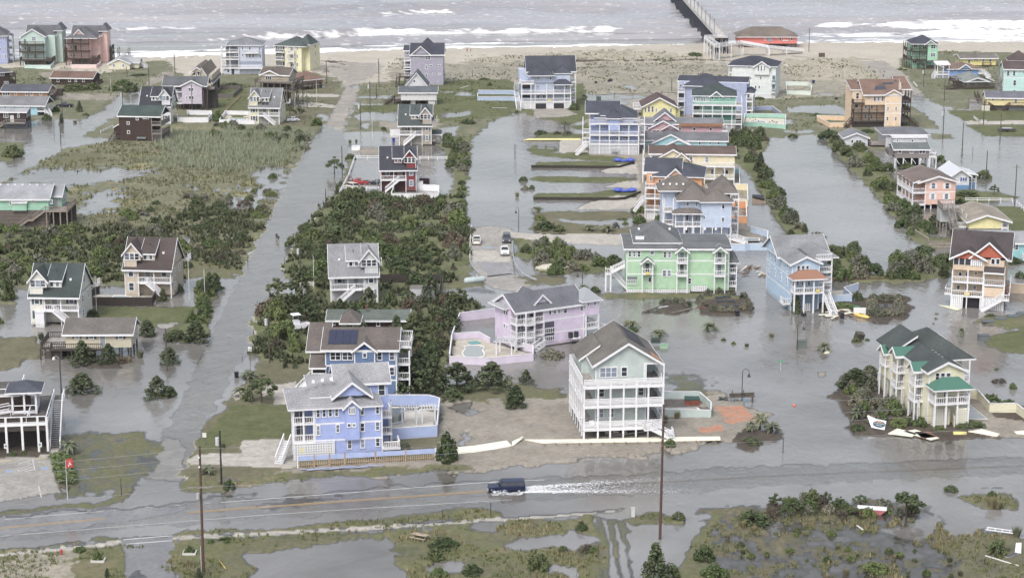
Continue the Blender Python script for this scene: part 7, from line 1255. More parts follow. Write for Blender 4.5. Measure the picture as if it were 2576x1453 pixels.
# ---------------------------------------------------------------- road paint
WPT,YPT=paint(K(196,196,194),'plain',.6),paint(K(184,146,78),'plain',.6)
def stripe(pts,w_,mat,m=None,lift=.012):
 m=m or MB();P_=[]
 for (a,b) in zip(pts[:-1],pts[1:]):
  pa,pb=G(*a),G(*b);n=max(1,int((pb-pa).length/2.5))
  for k in range(n):P_.append(pa.lerp(pb,k/n))
 P_.append(G(*pts[-1]));o=len(m.v)
 for i,p in enumerate(P_):
  d=(P_[min(i+1,len(P_)-1)]-P_[max(i-1,0)]).normalized();n_=Vector((-d.y,d.x,0))*w_/2
  z_=max(ground_z(p.x,p.y),-.03 if p.x>6 else-.006)+lift;m.v+=[tuple(p-n_+Vector((0,0,z_))),tuple(p+n_+Vector((0,0,z_)))]
 for i in range(len(P_)-1):m.f.append((o+2*i,o+2*i+2,o+2*i+3,o+2*i+1));m.mi.append(0)
 return m
ylw=MB()
for s in (0,2.4):stripe([(-60,1332+s),(0,1326.5+s),(265,1303+s)],.2,YPT,ylw);stripe([(475,1287+s),(644,1274.5+s),(1230,1233+s),(1660,1211+s),(1932,1195+s),(2220,1183+s),(2640,1167+s)],.22,YPT,ylw)
wht=stripe([(10,1306),(261,1285)],.16,WPT);stripe([(555,1263),(644,1256),(1227,1212),(1663,1193),(1932,1178),(2300,1162),(2640,1151)],.22,WPT,wht);stripe([(-60,1353),(0,1348),(644,1296),(900,1279),(1288,1256)],.16,WPT,wht)
for x,y in ((293,1282),(370,1276),(446,1270),(522,1264)):stripe([(x-6,y+.5),(x+6,y-.5)],.2,WPT,wht)
stripe([(310,1356.5),(433,1347)],.3,WPT,wht);stripe([(319,1367.5),(432,1359.5)],.3,WPT,wht)
for q in (((45,1182),(48,1187)),((48,1187),(88,1183)),((82,1155),(88,1183)),((50,1180),(82,1167)),((52,1186),(86,1173)),((64,1187),(87,1180)),((45,1168),(80,1157)),((47,1230),(52,1254)),((97,1223),(104,1250)),((-2,1240),(2,1260))):stripe(list(q),.16,WPT,wht)
tag(ylw.build('road_marking',YPT),kind='structure');tag(wht.build('road_marking',WPT),kind='structure')
blu=stripe([(16,1187),(31,1185)],.9,None);stripe([(104,1180),(120,1178)],.9,None,blu);stripe([(1216,625.5),(1243,625.5)],.8,None,blu);tag(blu.build('road_marking',paint(K(120,165,210),'plain',.6)),kind='structure')
for a,b,lab in ((( 2,1162),(32,1160),'left concrete wheel stop in the pavilion parking lot'),((90,1156),(120,1153),'right concrete wheel stop in the pavilion parking lot')):
 pa,pb=gd(*a),gd(*b);tag(MB().bar((0,0,.1),pb-pa+Vector((0,0,.1)),.12,.1).build('wheel_stop',paint(K(200,186,150),'concrete'),loc=pa),lab,'wheel stop')
# ---------------------------------------------------------------- pier, beach things
DKT=paint((.045,.047,.062),'wood',.8);GRT=paint((.43,.415,.4),'wood',.8)
f20=Tp(2,0);zp=7.0
a0=G(*f20(2112,372),zp);a1=G(*f20(1772,0),zp);dr=(a1-a0);dr.z=0;Lp=dr.length*1.5;dr.normalize()
pier=thing('fishing_pier','long dark timber fishing pier running out through the surf on piles','pier',(a0.x,a0.y,0),math.atan2(dr.y,dr.x));wp=4.6
MB().box(0,Lp,-wp/2,wp/2,zp-.5,zp).build('deck',GRT,pier)
for s in (-1,1):
 m=MB();y=s*(wp/2-.1)
 for z_ in (.5,1.05):m.bar((0,y,zp+z_),(Lp,y,zp+z_),.06,.07)
 for k in range(int(Lp/2)):m.box(k*2-.05,k*2+.05,y-.05,y+.05,zp,zp+1.1)
 m.build('railing',GRT,pier)
for k in range(int(Lp/5.2)):
 x=k*5.2+1;m=MB().box(x-.2,x+.2,-wp/2-.3,wp/2+.3,zp-.95,zp-.52)
 for y in (-2.3,-.8,.8,2.3):m.tube([(x,y*1.08,-3),(x,y,zp-.6)],.24,7)
 if k%2:m.bar((x,-2.4,1.0),(x,2.3,zp-1),.09)
 m.build('pile_bent',DKT,pier)
for k in range(8):x=10+k*17;m=MB().box(x-.09,x+.09,wp/2-.3,wp/2-.12,zp,zp+6).build('light_post',DKT,pier)
RQ=random.Random(3)
for k in range(14):x=8+k*11+RQ.uniform(-2,2);MB().box(x-.9,x+.9,-2.0,-1.5,zp+.35,zp+.5).build('bench',GRT,pier)
def ramp(label,pts,tile,zs,wd):
 P_=[G(*Tp(*tile)(x,y),z) for (x,y),z in zip(pts,zs)];o=P_[0].copy();o.z=0;t=thing('ramp',label,'ramp',o);d=MB();r_=MB()
 for a,b in zip(P_[:-1],P_[1:]):
  a=a-o;b=b-o;n=Vector((-(b-a).y,(b-a).x,0)).normalized()*wd/2;d.add([a-n,b-n,b+n,a+n]+[p-Vector((0,0,.4)) for p in (a-n,b-n,b+n,a+n)],[(0,1,2,3),(7,6,5,4),(0,4,5,1),(1,5,6,2),(2,6,7,3),(3,7,4,0)])
  for s in (-1,1):
   for z_ in (.4,.75,1.1):r_.bar(a+n*s+Vector((0,0,z_)),b+n*s+Vector((0,0,z_)),.05,.08)
  k=max(1,int((b-a).length/6))
  for i in range(k+1):
   p=a.lerp(b,i/k)
   for s in (-1,1):q=p+n*s;MB().box(-.11,.11,-.11,.11,-.2-q.z,1.1).build('post',M_white(),t,loc=q)
 d.build('deck',paint(K(180,176,170),'wood'),t);r_.build('railing',M_white(),t)
ramp('white timber ramp descending to the sand before the coral pier building',[(1960,400),(2060,470),(2300,440),(2574,486),(2915,520)],(2,0),[5.6,5.4,5.0,3.2,.9],2.2)
ramp('white railed entrance deck at the shore end of the pier',[(1945,388),(2110,386)],(2,0),[6,6],3)
p=gp((0,0),1248,575);t=thing('lookout_platform','timber lookout platform on braced stilts at the edge of the surf','platform',p);MB().box(-2.4,2.4,-2,2,2.4,2.7).build('deck',GRT,t);m=MB()
for z_ in (3.2,3.7):m.bar((-2.3,-1.9,z_),(2.3,-1.9,z_),.06).bar((-2.3,-1.9,z_),(-2.3,1.9,z_),.06).bar((2.3,-1.9,z_),(2.3,1.9,z_),.06)
m.build('railing',GRT,t)
for x in (-2,2):
 for y in (-1.7,1.7):MB().box(x-.14,x+.14,y-.14,y+.14,-.5,3.7).build('post',DKT,t)
MB().bar((-2,-1.7,.4),(2,-1.7,2.3),.08).build('brace',DKT,t)
for lab,tl,b,ty in (('left post of the beach volleyball net',(1,0),(1895,782),705),('right post of the beach volleyball net',(1,0),(2176,778),710)):pole('post',lab,tl,b,ty,.08,(.08,.07,.06),'post')
# ---------------------------------------------------------------- people wading and on the beach
def person(label,p,rz,shirt,pants,hgt_=1.75,skin=(.42,.27,.2),bend=.1,arm=.3,stride=.25,hair=(.05,.035,.025)):
 J={'pel':(0,0,.95),'ch':(bend*.6,0,1.3),'nk':(bend,0,1.5),'hd':(bend+.03,0,1.62),'tp':(bend+.05,0,1.75)}
 E_=[('pel','ch'),('ch','nk'),('nk','hd'),('hd','tp')];Rd={'pel':.16,'ch':.18,'nk':.07,'hd':.1,'tp':.07}
 for s,n in ((-1,'l'),(1,'r')):
  J.update({n+'h':(0,s*.11,.88),n+'k':(stride*s*.5+.05,s*.12,.5),n+'a':(stride*s*.6-.08,s*.12,.06),n+'f':(stride*s*.6+.12,s*.13,.04),n+'s':(bend*.8,s*.2,1.42),n+'e':(bend+arm*.3,s*.27,1.14),n+'w':(bend+arm*.9,s*.25,.98),n+'n':(bend+arm*1.1,s*.24,.94)})
  E_+=[('pel',n+'h'),(n+'h',n+'k'),(n+'k',n+'a'),(n+'a',n+'f'),('ch',n+'s'),(n+'s',n+'e'),(n+'e',n+'w'),(n+'w',n+'n')]
  Rd.update({n+'h':.11,n+'k':.075,n+'a':.05,n+'f':.045,n+'s':.08,n+'e':.05,n+'w':.035,n+'n':.045})
 ks=list(J);me=bpy.data.meshes.new('person');me.from_pydata([J[k] for k in ks],[(ks.index(a),ks.index(b)) for a,b in E_],[]);o=bpy.data.objects.new('tmp',me);COL.objects.link(o)
 o.modifiers.new('s','SKIN');o.modifiers.new('d','SUBSURF').levels=1
 for i,k in enumerate(ks):v=me.skin_vertices[0].data[i];v.radius=(Rd[k],Rd[k]);v.use_root=k=='pel'
 m2=bpy.data.meshes.new_from_object(o.evaluated_get(bpy.context.evaluated_depsgraph_get()));bpy.data.objects.remove(o)
 for c in (skin,shirt,pants,hair):m2.materials.append(paint(c,'plain',.8))
 for f in m2.polygons:c=f.center;f.material_index=3 if c.z>1.66 or (c.z>1.58 and c.x<bend) else 0 if c.z>1.5 or (abs(c.y)>.22 and c.z<1.2) else 1 if c.z>.95 else 2 if c.z>.42 else 0;f.use_smooth=True
 q=put('person',m2,None,p,rz);s=hgt_/1.75;q.scale=(s,)*3;return tag(q,label,'person')
q=gp((1,1),208,950);q.z=-.35;person('person in a dark blue shirt wading away up the flooded street',q,1.9,(.03,.035,.06),(.05,.05,.055));q=gp((1,1),226,975);q.z=-.3;person('person in dark clothes with pale shorts wading behind the other in the flooded street',q,1.8,(.04,.035,.035),(.25,.2,.16),bend=.2)
person('person in red shorts walking on the beach, left of two',gp((1,0),2124,535),2.6,(.3,.1,.09),(.25,.03,.03));person('person walking on the beach, right of two',gp((1,0),2156,537),.4,(.35,.24,.2),(.05,.05,.08))
# ---------------------------------------------------------------- small things
def crate(name,label,cat,tile,b,sx,sy,sz,c,kind='plain',rz=0,lid=None,z=None,group=None,tilt=0):
 p=gp(tile,*b);p.z=p.z if z is None else z;m=MB().box(-sx/2,sx/2,-sy/2,sy/2,0,sz);k=MB().box(-sx/2-.03,sx/2+.03,-sy/2-.03,sy/2+.03,sz,sz+.08)
 t=thing(name,label,cat,p,rz,group);m.build('body',paint(c,kind),t);k.build('lid',paint(lid or sc3(c,.8),'plain'),t);t.rotation_euler=(tilt,tilt*.6,rz);return t
def plank(label,tile,a,b,wd,c,z=.12,kind='plain',name='board',z2=None):
 A,B=gp(tile,*a),gp(tile,*b);A.z=0;B.z=0;d=B-A;m=MB();m.bar((0,0,z),(d.x,d.y,z if z2 is None else z2),wd/2,.05);return tag(m.build(name,paint(c,kind),loc=A),label,'debris')
def bin_(label,tile,b,c=(.02,.022,.028),s=1.0,tilt=0):
 p=gp(tile,*b);t=thing('trash_bin',label,'trash bin',p);MB().ext([(-.28,0),(.28,0),(.36,1.0),(-.36,1.0)],-.33,.33,'y').build('body',paint(c,'plain',.4),t);MB().box(-.4,.4,-.38,.38,1.0,1.1).build('lid',paint(c,'plain',.4),t)
 for y in (-.3,.3):MB().tube([(.3,y-.05,.1),(.3,y+.05,.1)],.12,8).build('wheel',paint(BLK),t)
 t.scale=(s,)*3;t.rotation_euler=(tilt,0,.3)
bin_('black wheeled bin standing in the flood at the street edge',(0,2),(2378,888));bin_('dark bin lying on the sandy flat, left of three',(2,0),(836,845),tilt=1.2);bin_('middle of three dark bins on the sandy flat',(2,0),(968,826),tilt=1.1);bin_('right of three dark bins on the sandy flat',(2,0),(997,826),tilt=-1.1);bin_('navy bin among the grass behind the mint-white pool wall',(3,0),(456,848),(.02,.03,.1));bin_('black bin toppled in the wet grass left of the tan-orange house',(3,0),(676,1005),tilt=1.2);bin_('black bin by the round planting island of the green building',(2,2),(2266,268));bin_('black bin tipped in the flood by the cypress',(3,2),(345,262),tilt=1.2);bin_('black bin among the cream boards by the copper-porch house',(3,2),(742,292));bin_('blue bin in the flood beside the tan cottage',(1,0),(1383,1425),(.02,.05,.3))
crate('utility_box','green utility transformer box on a pad by a palm','utility box',(2,2),(1442,548),1.6,1.4,1.0,K(58,78,72));crate('utility_pad','grey boat-shaped pad under the green utility box','utility pad',(2,2),(1460,562),3,1.8,.25,K(150,156,160));crate('utility_box','pale green low utility box beside the larger one','utility box',(2,2),(1526,590),1.5,.9,.7,K(140,184,150));crate('utility_box','grey-green utility box by the flood street lamp','utility box',(3,2),(338,585),1.7,1.3,1.3,K(104,116,106));crate('utility_box','grey utility box near the dead palm','utility box',(3,2),(2165,515),2,1.4,1.1,K(104,112,116))
crate('wooden_crate','broken wooden crate resting on the bushy islet','crate',(3,2),(905,505),1.5,1.2,1.4,K(96,92,76),'slat',.3,tilt=.3);crate('storage_box','upturned green box on the beach sand near the pier house','box',(3,0),(540,580),2.2,1.4,1.4,K(96,80,68),'wood');crate('utility_box','small green box on the lawn by the sandy flat','utility box',(2,0),(873,1012),1.4,1.2,1.3,K(80,104,90));crate('utility_box','white post box in the grass right of the track','utility box',(2,3),(1216,835),.5,.5,1.3,K(200,200,196));crate('outdoor_shower','white outdoor shower box at the cream cottage','shower',(0,2),(412,375),1.7,1.4,2.9,WHITE,'siding');crate('garden_shed','white shed beside the red cottage','shed',(1,1),(1650,455),1.5,1.6,2.2,WHITE,'siding',lid=K(200,200,200));crate('garden_shed','dark red open shed behind the red cottage','shed',(1,1),(1694,415),2.6,2,2.2,K(70,44,44),'wood',lid=K(170,170,170));crate('pool_house','flat-roofed grey shed by the dark board fence','shed',(1,1),(1690,1560),5.4,3,2.4,K(190,190,196),'siding',lid=K(120,112,106));crate('garden_shed','small dark shed right of the orange plywood house','shed',(0,0),(602,970),1.9,2,2.2,(.06,.05,.045),'wood');crate('store_box','white overturned box in the flood north of the red cottage yard','box',(1,1),(1005,55),2.4,1.6,1.2,WHITE);crate('flat_shed','white flat-topped shed in the flood by the tan cottage','shed',(1,0),(1400,1375),3,2.2,2.0,WHITE,'siding')
for k,(x,y) in enumerate(((2080,100),(2158,90),(2098,138),(2200,138),(2128,186),(2236,186))):crate('septic_lid','dark grey septic lid in the round planting island','septic lid',(2,2),(x,y),1.5,1.1,.18,K(66,74,84),group='septic lids of the round island')
for k,(x,y) in enumerate(((1138,186),(1224,190))):crate('septic_lid','grey septic lid inside the square hedge ring','septic lid',(3,2),(x,y),.9,.8,.3,K(110,120,124),group='septic lids in the hedge ring')
for k,(x,y) in enumerate(((2210,340),(2336,312),(2464,290),(2560,266))):crate('septic_lid','blue-grey septic lid on the mound at the right edge','septic lid',(3,2),(x,y),2.2,1.6,.15,K(104,116,124),group='septic lids on the right mound')
for k,(x,y) in enumerate(((295,30),(295,48),(386,28),(384,52))):crate('septic_lid','pale septic lid on the round lawn by the canal','septic lid',(2,1),(x,y),2.0,1.2,.15,K(150,154,164),group='septic lids on the round lawn')
for lab,x,y in (('upper pair of blue inflatable tubes beside the driveway lawns',1128,172),('lower pair of blue inflatable tubes beside the driveway lawns',1138,484)):
 p=gp((2,1),x,y);t=thing('inflatable_drum',lab,'inflatable',p)
 for s in (-1,1):
  n=16;MB().tube([(s*1.8+.75*math.cos(i/n*6.283),.75*math.sin(i/n*6.283),.55) for i in range(n+1)],.42,8).build('drum',paint(K(70,96,210),'plain',.4),t,True);MB().tube([(s*1.8,0,.4),(s*1.8,0,.8)],.5,12).build('drum_top',paint((.05,.06,.08)),t)
 MB().tube([(-1.4,-.5,.4),(1.4,-.5,.4)],.38,8).build('tube',paint(K(70,96,210),'plain',.4),t,True)
slab('floating_dock','pale cream dock slab stranded on the mud by the cul-de-sac','dock',D((2,1),(235,1258),(460,1292),(575,1250),(350,1214)),.55,K(212,204,178),'slat',.45);slab('dock_wreck','broken timber dock with black sheeting floating behind the beach houses','dock',D((2,1),(2410,605),(2555,600),(2545,570),(2415,550)),.6,K(140,118,96),'wood',.5,zs=[.1,.3,.9,.7]);slab('black_sheet','black sheeting draped over the broken dock','sheet',D((2,1),(2412,560),(2540,590),(2530,556),(2415,540)),1.1,(.03,.03,.035),'plain',.06,zs=[.85,1.05,1.2,1.0])
p=gp((1,1),2200,1390);a=TG(1,1,2092,1396);b=TG(1,1,2306,1372);d=(b-a);t=thing('propane_tank','pale grey propane tank washed up at the end of the cul-de-sac','tank',(a.x,a.y,.5),math.atan2(d.y,d.x));Lt=d.length;MB().tube([(0,0,0),(.15,0,0),(.5,0,0),(Lt-.5,0,0),(Lt-.15,0,0),(Lt,0,0)],[.15,.5,.7,.7,.5,.15],14).build('shell',paint(K(176,190,192),'plain',.4),t,True);MB().box(Lt*.5-.2,Lt*.5+.2,-.2,.2,.6,.9).build('valve_cover',paint(K(150,160,165)),t)
p=gp((1,3),1650,1075);t=thing('picnic_table','weathered picnic table on the grass below the highway','picnic table',p,-.5);PT=paint(K(170,150,122),'wood');MB().box(-1.2,1.2,-.45,.45,.72,.78).build('table_top',PT,t)
for s in (-1,1):MB().box(-1.2,1.2,s*.8-.15,s*.8+.15,.42,.47).build('bench',PT,t);MB().bar((s*.9,-.8,0),(s*.9,.3,.72),.05).bar((s*.9,.8,0),(s*.9,-.3,.72),.05).build('leg',PT,t)
a=TG(2,2,2205,1150);b=TG(2,2,2432,1140);d=b-a;t=thing('bench_swing','weathered wide bench with timber frame by the gooseneck lamp','bench',(a.x,a.y,.1),math.atan2(d.y,d.x));Lb=d.length;WD=paint(K(96,86,76),'wood');MB().box(-.2,Lb+.2,0,.6,.9,1.0).build('seat',WD,t);MB().box(-.2,Lb+.2,.6,.7,1.0,1.5).build('backrest',WD,t)
for x in (.2,Lb*.55):MB().bar((x,.3,0),(x,.3,2.1),.07).build('post',WD,t);MB().box(x-.1,x+.1,-.05,.15,0,.9).build('support',paint(K(96,156,196)),t)
MB().box(Lb-.3,Lb-.1,0,.5,0,.9).build('support',WD,t);plank('tangle of dark boards in the shallows left of the bench',(2,2),(2080,1135),(2165,1105),.8,(.05,.055,.055),.3,'wood');plank('second dark board in the shallows left of the bench',(2,2),(2085,1110),(2160,1140),.5,(.08,.08,.075),.5,'wood')
p=gp((1,2),400,430);t=thing('motor_boat','small white motor boat with canopy parked among the pines','boat',(p.x,p.y,.8),.4);MB().ext([(-2.2,.9),(-2.1,0),(1.6,0),(2.6,.9)],-.9,.9,'y').build('hull',M_white(),t);MB().box(-.4,.7,-.7,.7,.9,1.5).build('console',M_white(),t);MB().box(-.8,.9,-.9,.9,2.6,2.72).build('canopy',M_white(),t);MB().bar((-.7,-.8,.9),(-.7,-.8,2.6),.05).bar((.8,.8,.9),(.8,.8,2.6),.05).build('frame',paint(STEEL),t)
a=TG(3,2,858,262);b=TG(3,2,1018,300);d=b-a;t=thing('kayak','bright yellow kayak stranded beside the square hedge ring','kayak',(a.x,a.y,.25),math.atan2(d.y,d.x));Lk=d.length;MB().tube([(0,0,.1),(Lk*.15,0,0),(Lk*.5,0,0),(Lk*.85,0,0),(Lk,0,.1)],[.08,.36,.45,.36,.08],10).build('hull',paint(K(240,196,30),'plain',.4),t,True);MB().box(Lk*.38,Lk*.62,-.25,.25,.3,.46).build('cockpit',paint((.3,.22,.03)),t)
p=gp((3,2),920,262);tag(MB().box(-1.2,1.2,-.1,.1,0,1.3).build('white_sheet',M_white(),loc=p),'white panel standing behind the yellow kayak','sheet');p=gp((3,2),880,195);tag(MB().tube([(0,0,.1),(0,0,.2)],1.0,16).build('green_lid',paint(K(50,130,70)),loc=p),'round green lid on the mulch by the yellow kayak','lid')
a=TG(3,2,985,1400);b=TG(3,2,1205,1432);d=b-a;t=thing('fallen_signboard','fallen white signboard with dark oval panel in the shrubs','sign',(a.x,a.y,.3),math.atan2(d.y,d.x));Ls=d.length;tl=-.55
sg=MB().ext([(Ls*.3,0),(Ls,-.1),(Ls,1.7),(Ls*.5,1.75),(-.1,2.3),(-.2,2.1)],-.08,.08,'y').build('board',M_white(),t);n=24;ov=MB();ov.ext([(Ls*.66+1.25*math.cos(i/n*6.283),0.85+.66*math.sin(i/n*6.283)) for i in range(n)],-.12,-.081,'y');q=ov.build('oval_panel',paint(K(46,84,104)),t)
text('lettering','HATTERAS SHORES',.245,(Ls*.66,-.13,.88),q,paint(K(235,230,215)));text('lettering','ESTATES',.28,(Ls*.66,-.13,.52),q,paint(K(235,230,215)));MB().ext([(Ls*.66-.8,1.2),(Ls*.66+.8,1.2),(Ls*.66,1.46)],-.13,-.121,'y').build('sun_band',paint(K(226,140,60)),q);t.rotation_euler[0]=tl;t.scale=(.85,)*3
t,hh_=pole('street_sign','green street name sign on a thin post in the flood',(3,2),(126,825),715,.05,(.5,.5,.5),'street sign');MB().box(-.45,.45,-.03,.03,hh_-.3,hh_).build('name_plate',paint(K(40,170,120)),t)
p=gp((3,2),262,1172);tag(MB().ball((0,0,.1),(.28,.28,.3),12,8).build('buoy',paint(K(240,90,40),'plain',.4),None,True,p),'orange ball float drifting in the flood','buoy');p=gp((0,3),618,1240);t=thing('fire_hydrant','red fire hydrant on the grass by the lower left sidewalk','fire hydrant',p);MB().tube([(0,0,0),(0,0,.7),(0,0,.85)],[.15,.15,.06],10).build('barrel',paint(K(200,50,40)),t);MB().bar((-.25,0,.5),(.25,0,.5),.07).build('outlet',paint(K(200,50,40)),t)
for lab,b in (('white planter ring left of the side road',(990,1300)),('white planter ring right of the side road',(1908,1220))):p=gp((0,3),*b);tag(MB().box(-.9,.9,-.7,-.55,0,.3).box(-.9,-.75,-.55,.7,0,.3).box(.75,.9,-.55,.7,0,.3).build('planter',paint(K(200,198,190)),loc=p),lab,'planter')
plank('thin yellow guy-wire guard on the grass by the big pole',(0,3),(2205,1290),(2270,1395),.1,K(220,190,40),.2,name='guy_guard',z2=.5)
for k in range(16):
 g=RQ;x,y=g.uniform(545,835),g.uniform(205,285);L_=g.uniform(40,130);plank('cream board in the debris pile by the copper-porch house',(3,2),(x,y),(x+L_*g.choice((-1,1)),y+g.uniform(-30,30)),g.uniform(.2,.9),K(228,222,200) if g.random()<.75 else K(150,110,80),.2+.15*g.random())['group']='copper-porch debris boards'
for k in range(16):g=RQ;x,y=g.uniform(2290,2520),g.uniform(1215,1330);plank('splintered board in the debris heap behind the copper-porch house',(2,1),(x,y),(x+g.uniform(-70,70),y+g.uniform(-25,25)),g.uniform(.15,.7),g.choice((K(190,170,140),K(120,96,76),K(214,206,196),K(150,84,50))),.25,z2=g.uniform(.1,.9))['group']='debris heap boards'
for lab,pts,c in (('cream fence panel afloat right of the signboard',((1205,20),(1300,-30),(1500,20),(1450,50)),CRM),('cream fence panel under the brown frame',((1360,0),(1480,-20),(1720,65),(1640,85)),CRM),('brown timber frame lying on the cream panel',((1470,5),(1620,0),(1700,55),(1560,72)),K(132,88,66)),('cream fence panel at the water edge, right of the yellow drum',((2010,0),(2150,-25),(2330,25),(2300,48)),CRM),('cream fence panel at the far right water edge',((2470,0),(2574,-10),(2640,30),(2500,25)),CRM)):slab('fallen_fence',lab,'fence',D((3,3),*pts),.35,c,'plain',.14)
for lab,pts in (('cream board sheet floating by the ragged palm',((558,650),(600,615),(642,612),(610,650))),('long cream plank sheet floating by the carport house',((1710,165),(1800,170),(1945,205),(1900,218)))):slab('floating_sheet',lab,'debris',D((3,2),*pts),.12,K(220,218,178),'plain',.08)
a=TG(3,3,1862,22);b=TG(3,3,1992,22);d=b-a;tag(MB().tube([(0,0,.3),(d.length,0,.3)],.38,10).build('yellow_drum',paint(K(224,206,90)),None,True,(a.x,a.y,0)),'yellow drum lying at the water edge among cream panels','drum')
plank('white pipe lying in the mud at the lower right corner',(3,3),(2185,1238),(2520,1340),.16,K(226,224,220),.15,name='pipe');slab('white_shutter','white louvred panel near the white pipe','panel',D((3,3),(2375,1250),(2490,1212),(2522,1225),(2420,1264)),.25,K(220,220,222),'slat',.08);slab('white_hatch','white hatch sheet near the right edge of the mud','panel',D((3,3),(2480,1210),(2490,1160),(2545,1160),(2545,1215)),.5,K(214,216,222),'plain',.08,zs=[.2,.9,.9,.2]);plank('white stick in the lower right flood',(3,3),(893,930),(955,975),.18,K(220,216,205),.1)
p=gp((3,3),2355,1010);t=thing('ladder','white ladder-like frame on the mud above the leaning conifer','frame',p,-.4);MB().bar((-2.2,-.5,.5),(2.2,-.5,.5),.06).bar((-2.2,.5,.5),(2.2,.5,.5),.06).build('rail',M_white(),t)
for k in range(5):MB().bar((-2+k,-.5,.5),(-2+k,.5,.5),.05).build('rung',M_white(),t)
p=gp((3,3),1035,800);t=thing('small_boat','faded pink boat hull half hidden in the lower right thicket','boat',p,-.2);MB().ext([(-1.9,.7),(-1.6,0),(1.4,0),(2.2,.75)],-.7,.7,'y').build('hull',paint(K(190,96,104)),t);MB().box(-1.95,2.2,-.75,.75,.7,.8).build('gunwale',M_white(),t)
for k in range(16):g=RQ;x,y=g.uniform(540,900),g.uniform(600,760);plank('weathered board in the storm litter right of the yellow beach house',(1,0),(x,y),(x+g.uniform(-60,60),y+g.uniform(-10,10)),g.uniform(.15,.5),g.choice((K(110,96,84),K(205,205,205),K(90,80,74))),.7)['group']='storm litter boards'
for lab,tl,a,b,c in (('long brown pole among debris on the long island',(2,2),(1330,245),(1480,190),K(104,92,78)),('board leaning on the long island',(2,2),(1605,255),(1790,212),K(140,128,108)),('white board on the tip of the long island',(2,2),(1475,200),(1565,185),K(210,212,214)),('reddish plank at the round planting island',(2,2),(1840,205),(1945,195),K(150,90,72)),('red-brown timber log along the lagoon end',(3,1),(600,1370),(1170,1358),K(118,74,62)),('dark log lying across the cul-de-sac road',(1,1),(2330,1338),(2570,1310),(.05,.045,.04)),('pale board on the dune grass left of the blue pool',(1,0),(2060,895),(2140,870),K(212,206,192)),('dark wrack timber line on the sand',(2,0),(2110,588),(2240,582),K(84,74,66)),('timber lying on the sand right of the pier house',(3,0),(245,572),(400,585),K(120,106,92)),('white sheet of siding hanging from the beige cottage rear deck',(0,1),(1775,1095),(1880,1118),K(216,218,222))):plank(lab,tl,a,b,.5,c,.3,'wood')
p=gp((3,0),2400,1330);t=thing('trailer','dark flat trailer with pale frame in the flood at the right edge','trailer',p);MB().box(-2.6,2.6,-1,1,.5,.7).build('bed',paint((.04,.04,.045)),t);MB().box(-1.4,1.4,-.7,.7,1.0,1.1).build('rack',paint(K(190,196,206),'slat'),t)
for s in (-1,1):MB().tube([(0,s*1.0,.35),(0,s*1.15,.35)],.33,12).build('wheel',paint(BLK),t)
# ---------------------------------------------------------------- plants
def mat_leaf(name,a,b,c):
 n=NT(name);oi=n.n("ShaderNodeObjectInfo");cl=n.tex(2.6,3,rough=.7)
 base=n.ramp(cl,[(.3,a),(.52,b),(.72,c)]);rr=n.ramp(oi.outputs["Random"],[(0,(.72,.78,.7)),(.5,(1,1,1)),(1,(1.28,1.18,1.1))])
 n.l(n.mixc(1.0,base,rr,'MULTIPLY'),n.b.inputs["Base Color"]);n.b.inputs["Roughness"].default_value=.65;n.b.inputs["Specular IOR Level"].default_value=.25;return n.m
LEAF={'dark':mat_leaf('dark_leaves',(.04,.056,.026),(.076,.1,.045),(.13,.15,.075)),'green':mat_leaf('green_leaves',(.06,.082,.034),(.1,.135,.052),(.16,.19,.085)),'grey':mat_leaf('grey_leaves',(.085,.09,.062),(.15,.152,.115),(.25,.24,.20)),
  'pine':mat_leaf('needles',(.034,.048,.024),(.066,.085,.042),(.12,.135,.075)),'palm':mat_leaf('fronds',(.07,.08,.05),(.12,.135,.085),(.2,.2,.13)),'dry':mat_leaf('dry_grass',(.15,.13,.075),(.21,.19,.115),(.28,.25,.16)),'brown':mat_leaf('brown_twigs',(.06,.05,.038),(.095,.08,.062),(.14,.12,.095))}
BARK=paint((.085,.068,.055),'wood',.9)
def leaf_mesh(name,centres,rad,n,ls,mat,seed,flat=1.0,up=.3):
 g=np.random.default_rng(seed);c=np.asarray(centres);k=g.integers(0,len(c),n);d=g.normal(size=(n,3));d/=np.linalg.norm(d,axis=1)[:,None]
 r=np.asarray(rad)[k]*(.45+.6*g.random(n));P_=c[k]+d*r[:,None]*np.array([1,1,flat]);P_[:,2]=np.maximum(P_[:,2],.02)
 a=g.normal(size=(n,3));a/=np.linalg.norm(a,axis=1)[:,None];nn=d+a*.7;nn[:,2]+=up;nn/=np.linalg.norm(nn,axis=1)[:,None]
 u=np.cross(nn,a);u/=np.linalg.norm(u,axis=1)[:,None]+1e-9;v=np.cross(nn,u);s=ls*(.6+.8*g.random(n))[:,None]
 V=np.stack([P_-u*s-v*s*.7,P_+u*s-v*s*.5,P_+u*s*.8+v*s,P_-u*s*.7+v*s*.8],1).reshape(-1,3)
 return np_mesh(name,V,np.arange(4*n).reshape(n,4),mat)
def dome(seed,k,h=1.2,flat=.8,up=0.1):
 g=random.Random(seed);cs,rs=[],[]
 for i in range(k):
  a=g.uniform(0,6.28);t=math.sqrt(g.random());r=.78*t;z=up+(h-.25)*(1-t*t*.75)*g.uniform(.55,1)
  cs.append((r*math.cos(a),r*math.sin(a),z));rs.append(g.uniform(.2,.36))
 for i in range(k//2):a=g.uniform(0,6.28);cs.append((.8*math.cos(a),.8*math.sin(a),.2));rs.append(g.uniform(.2,.3))
 return cs,rs
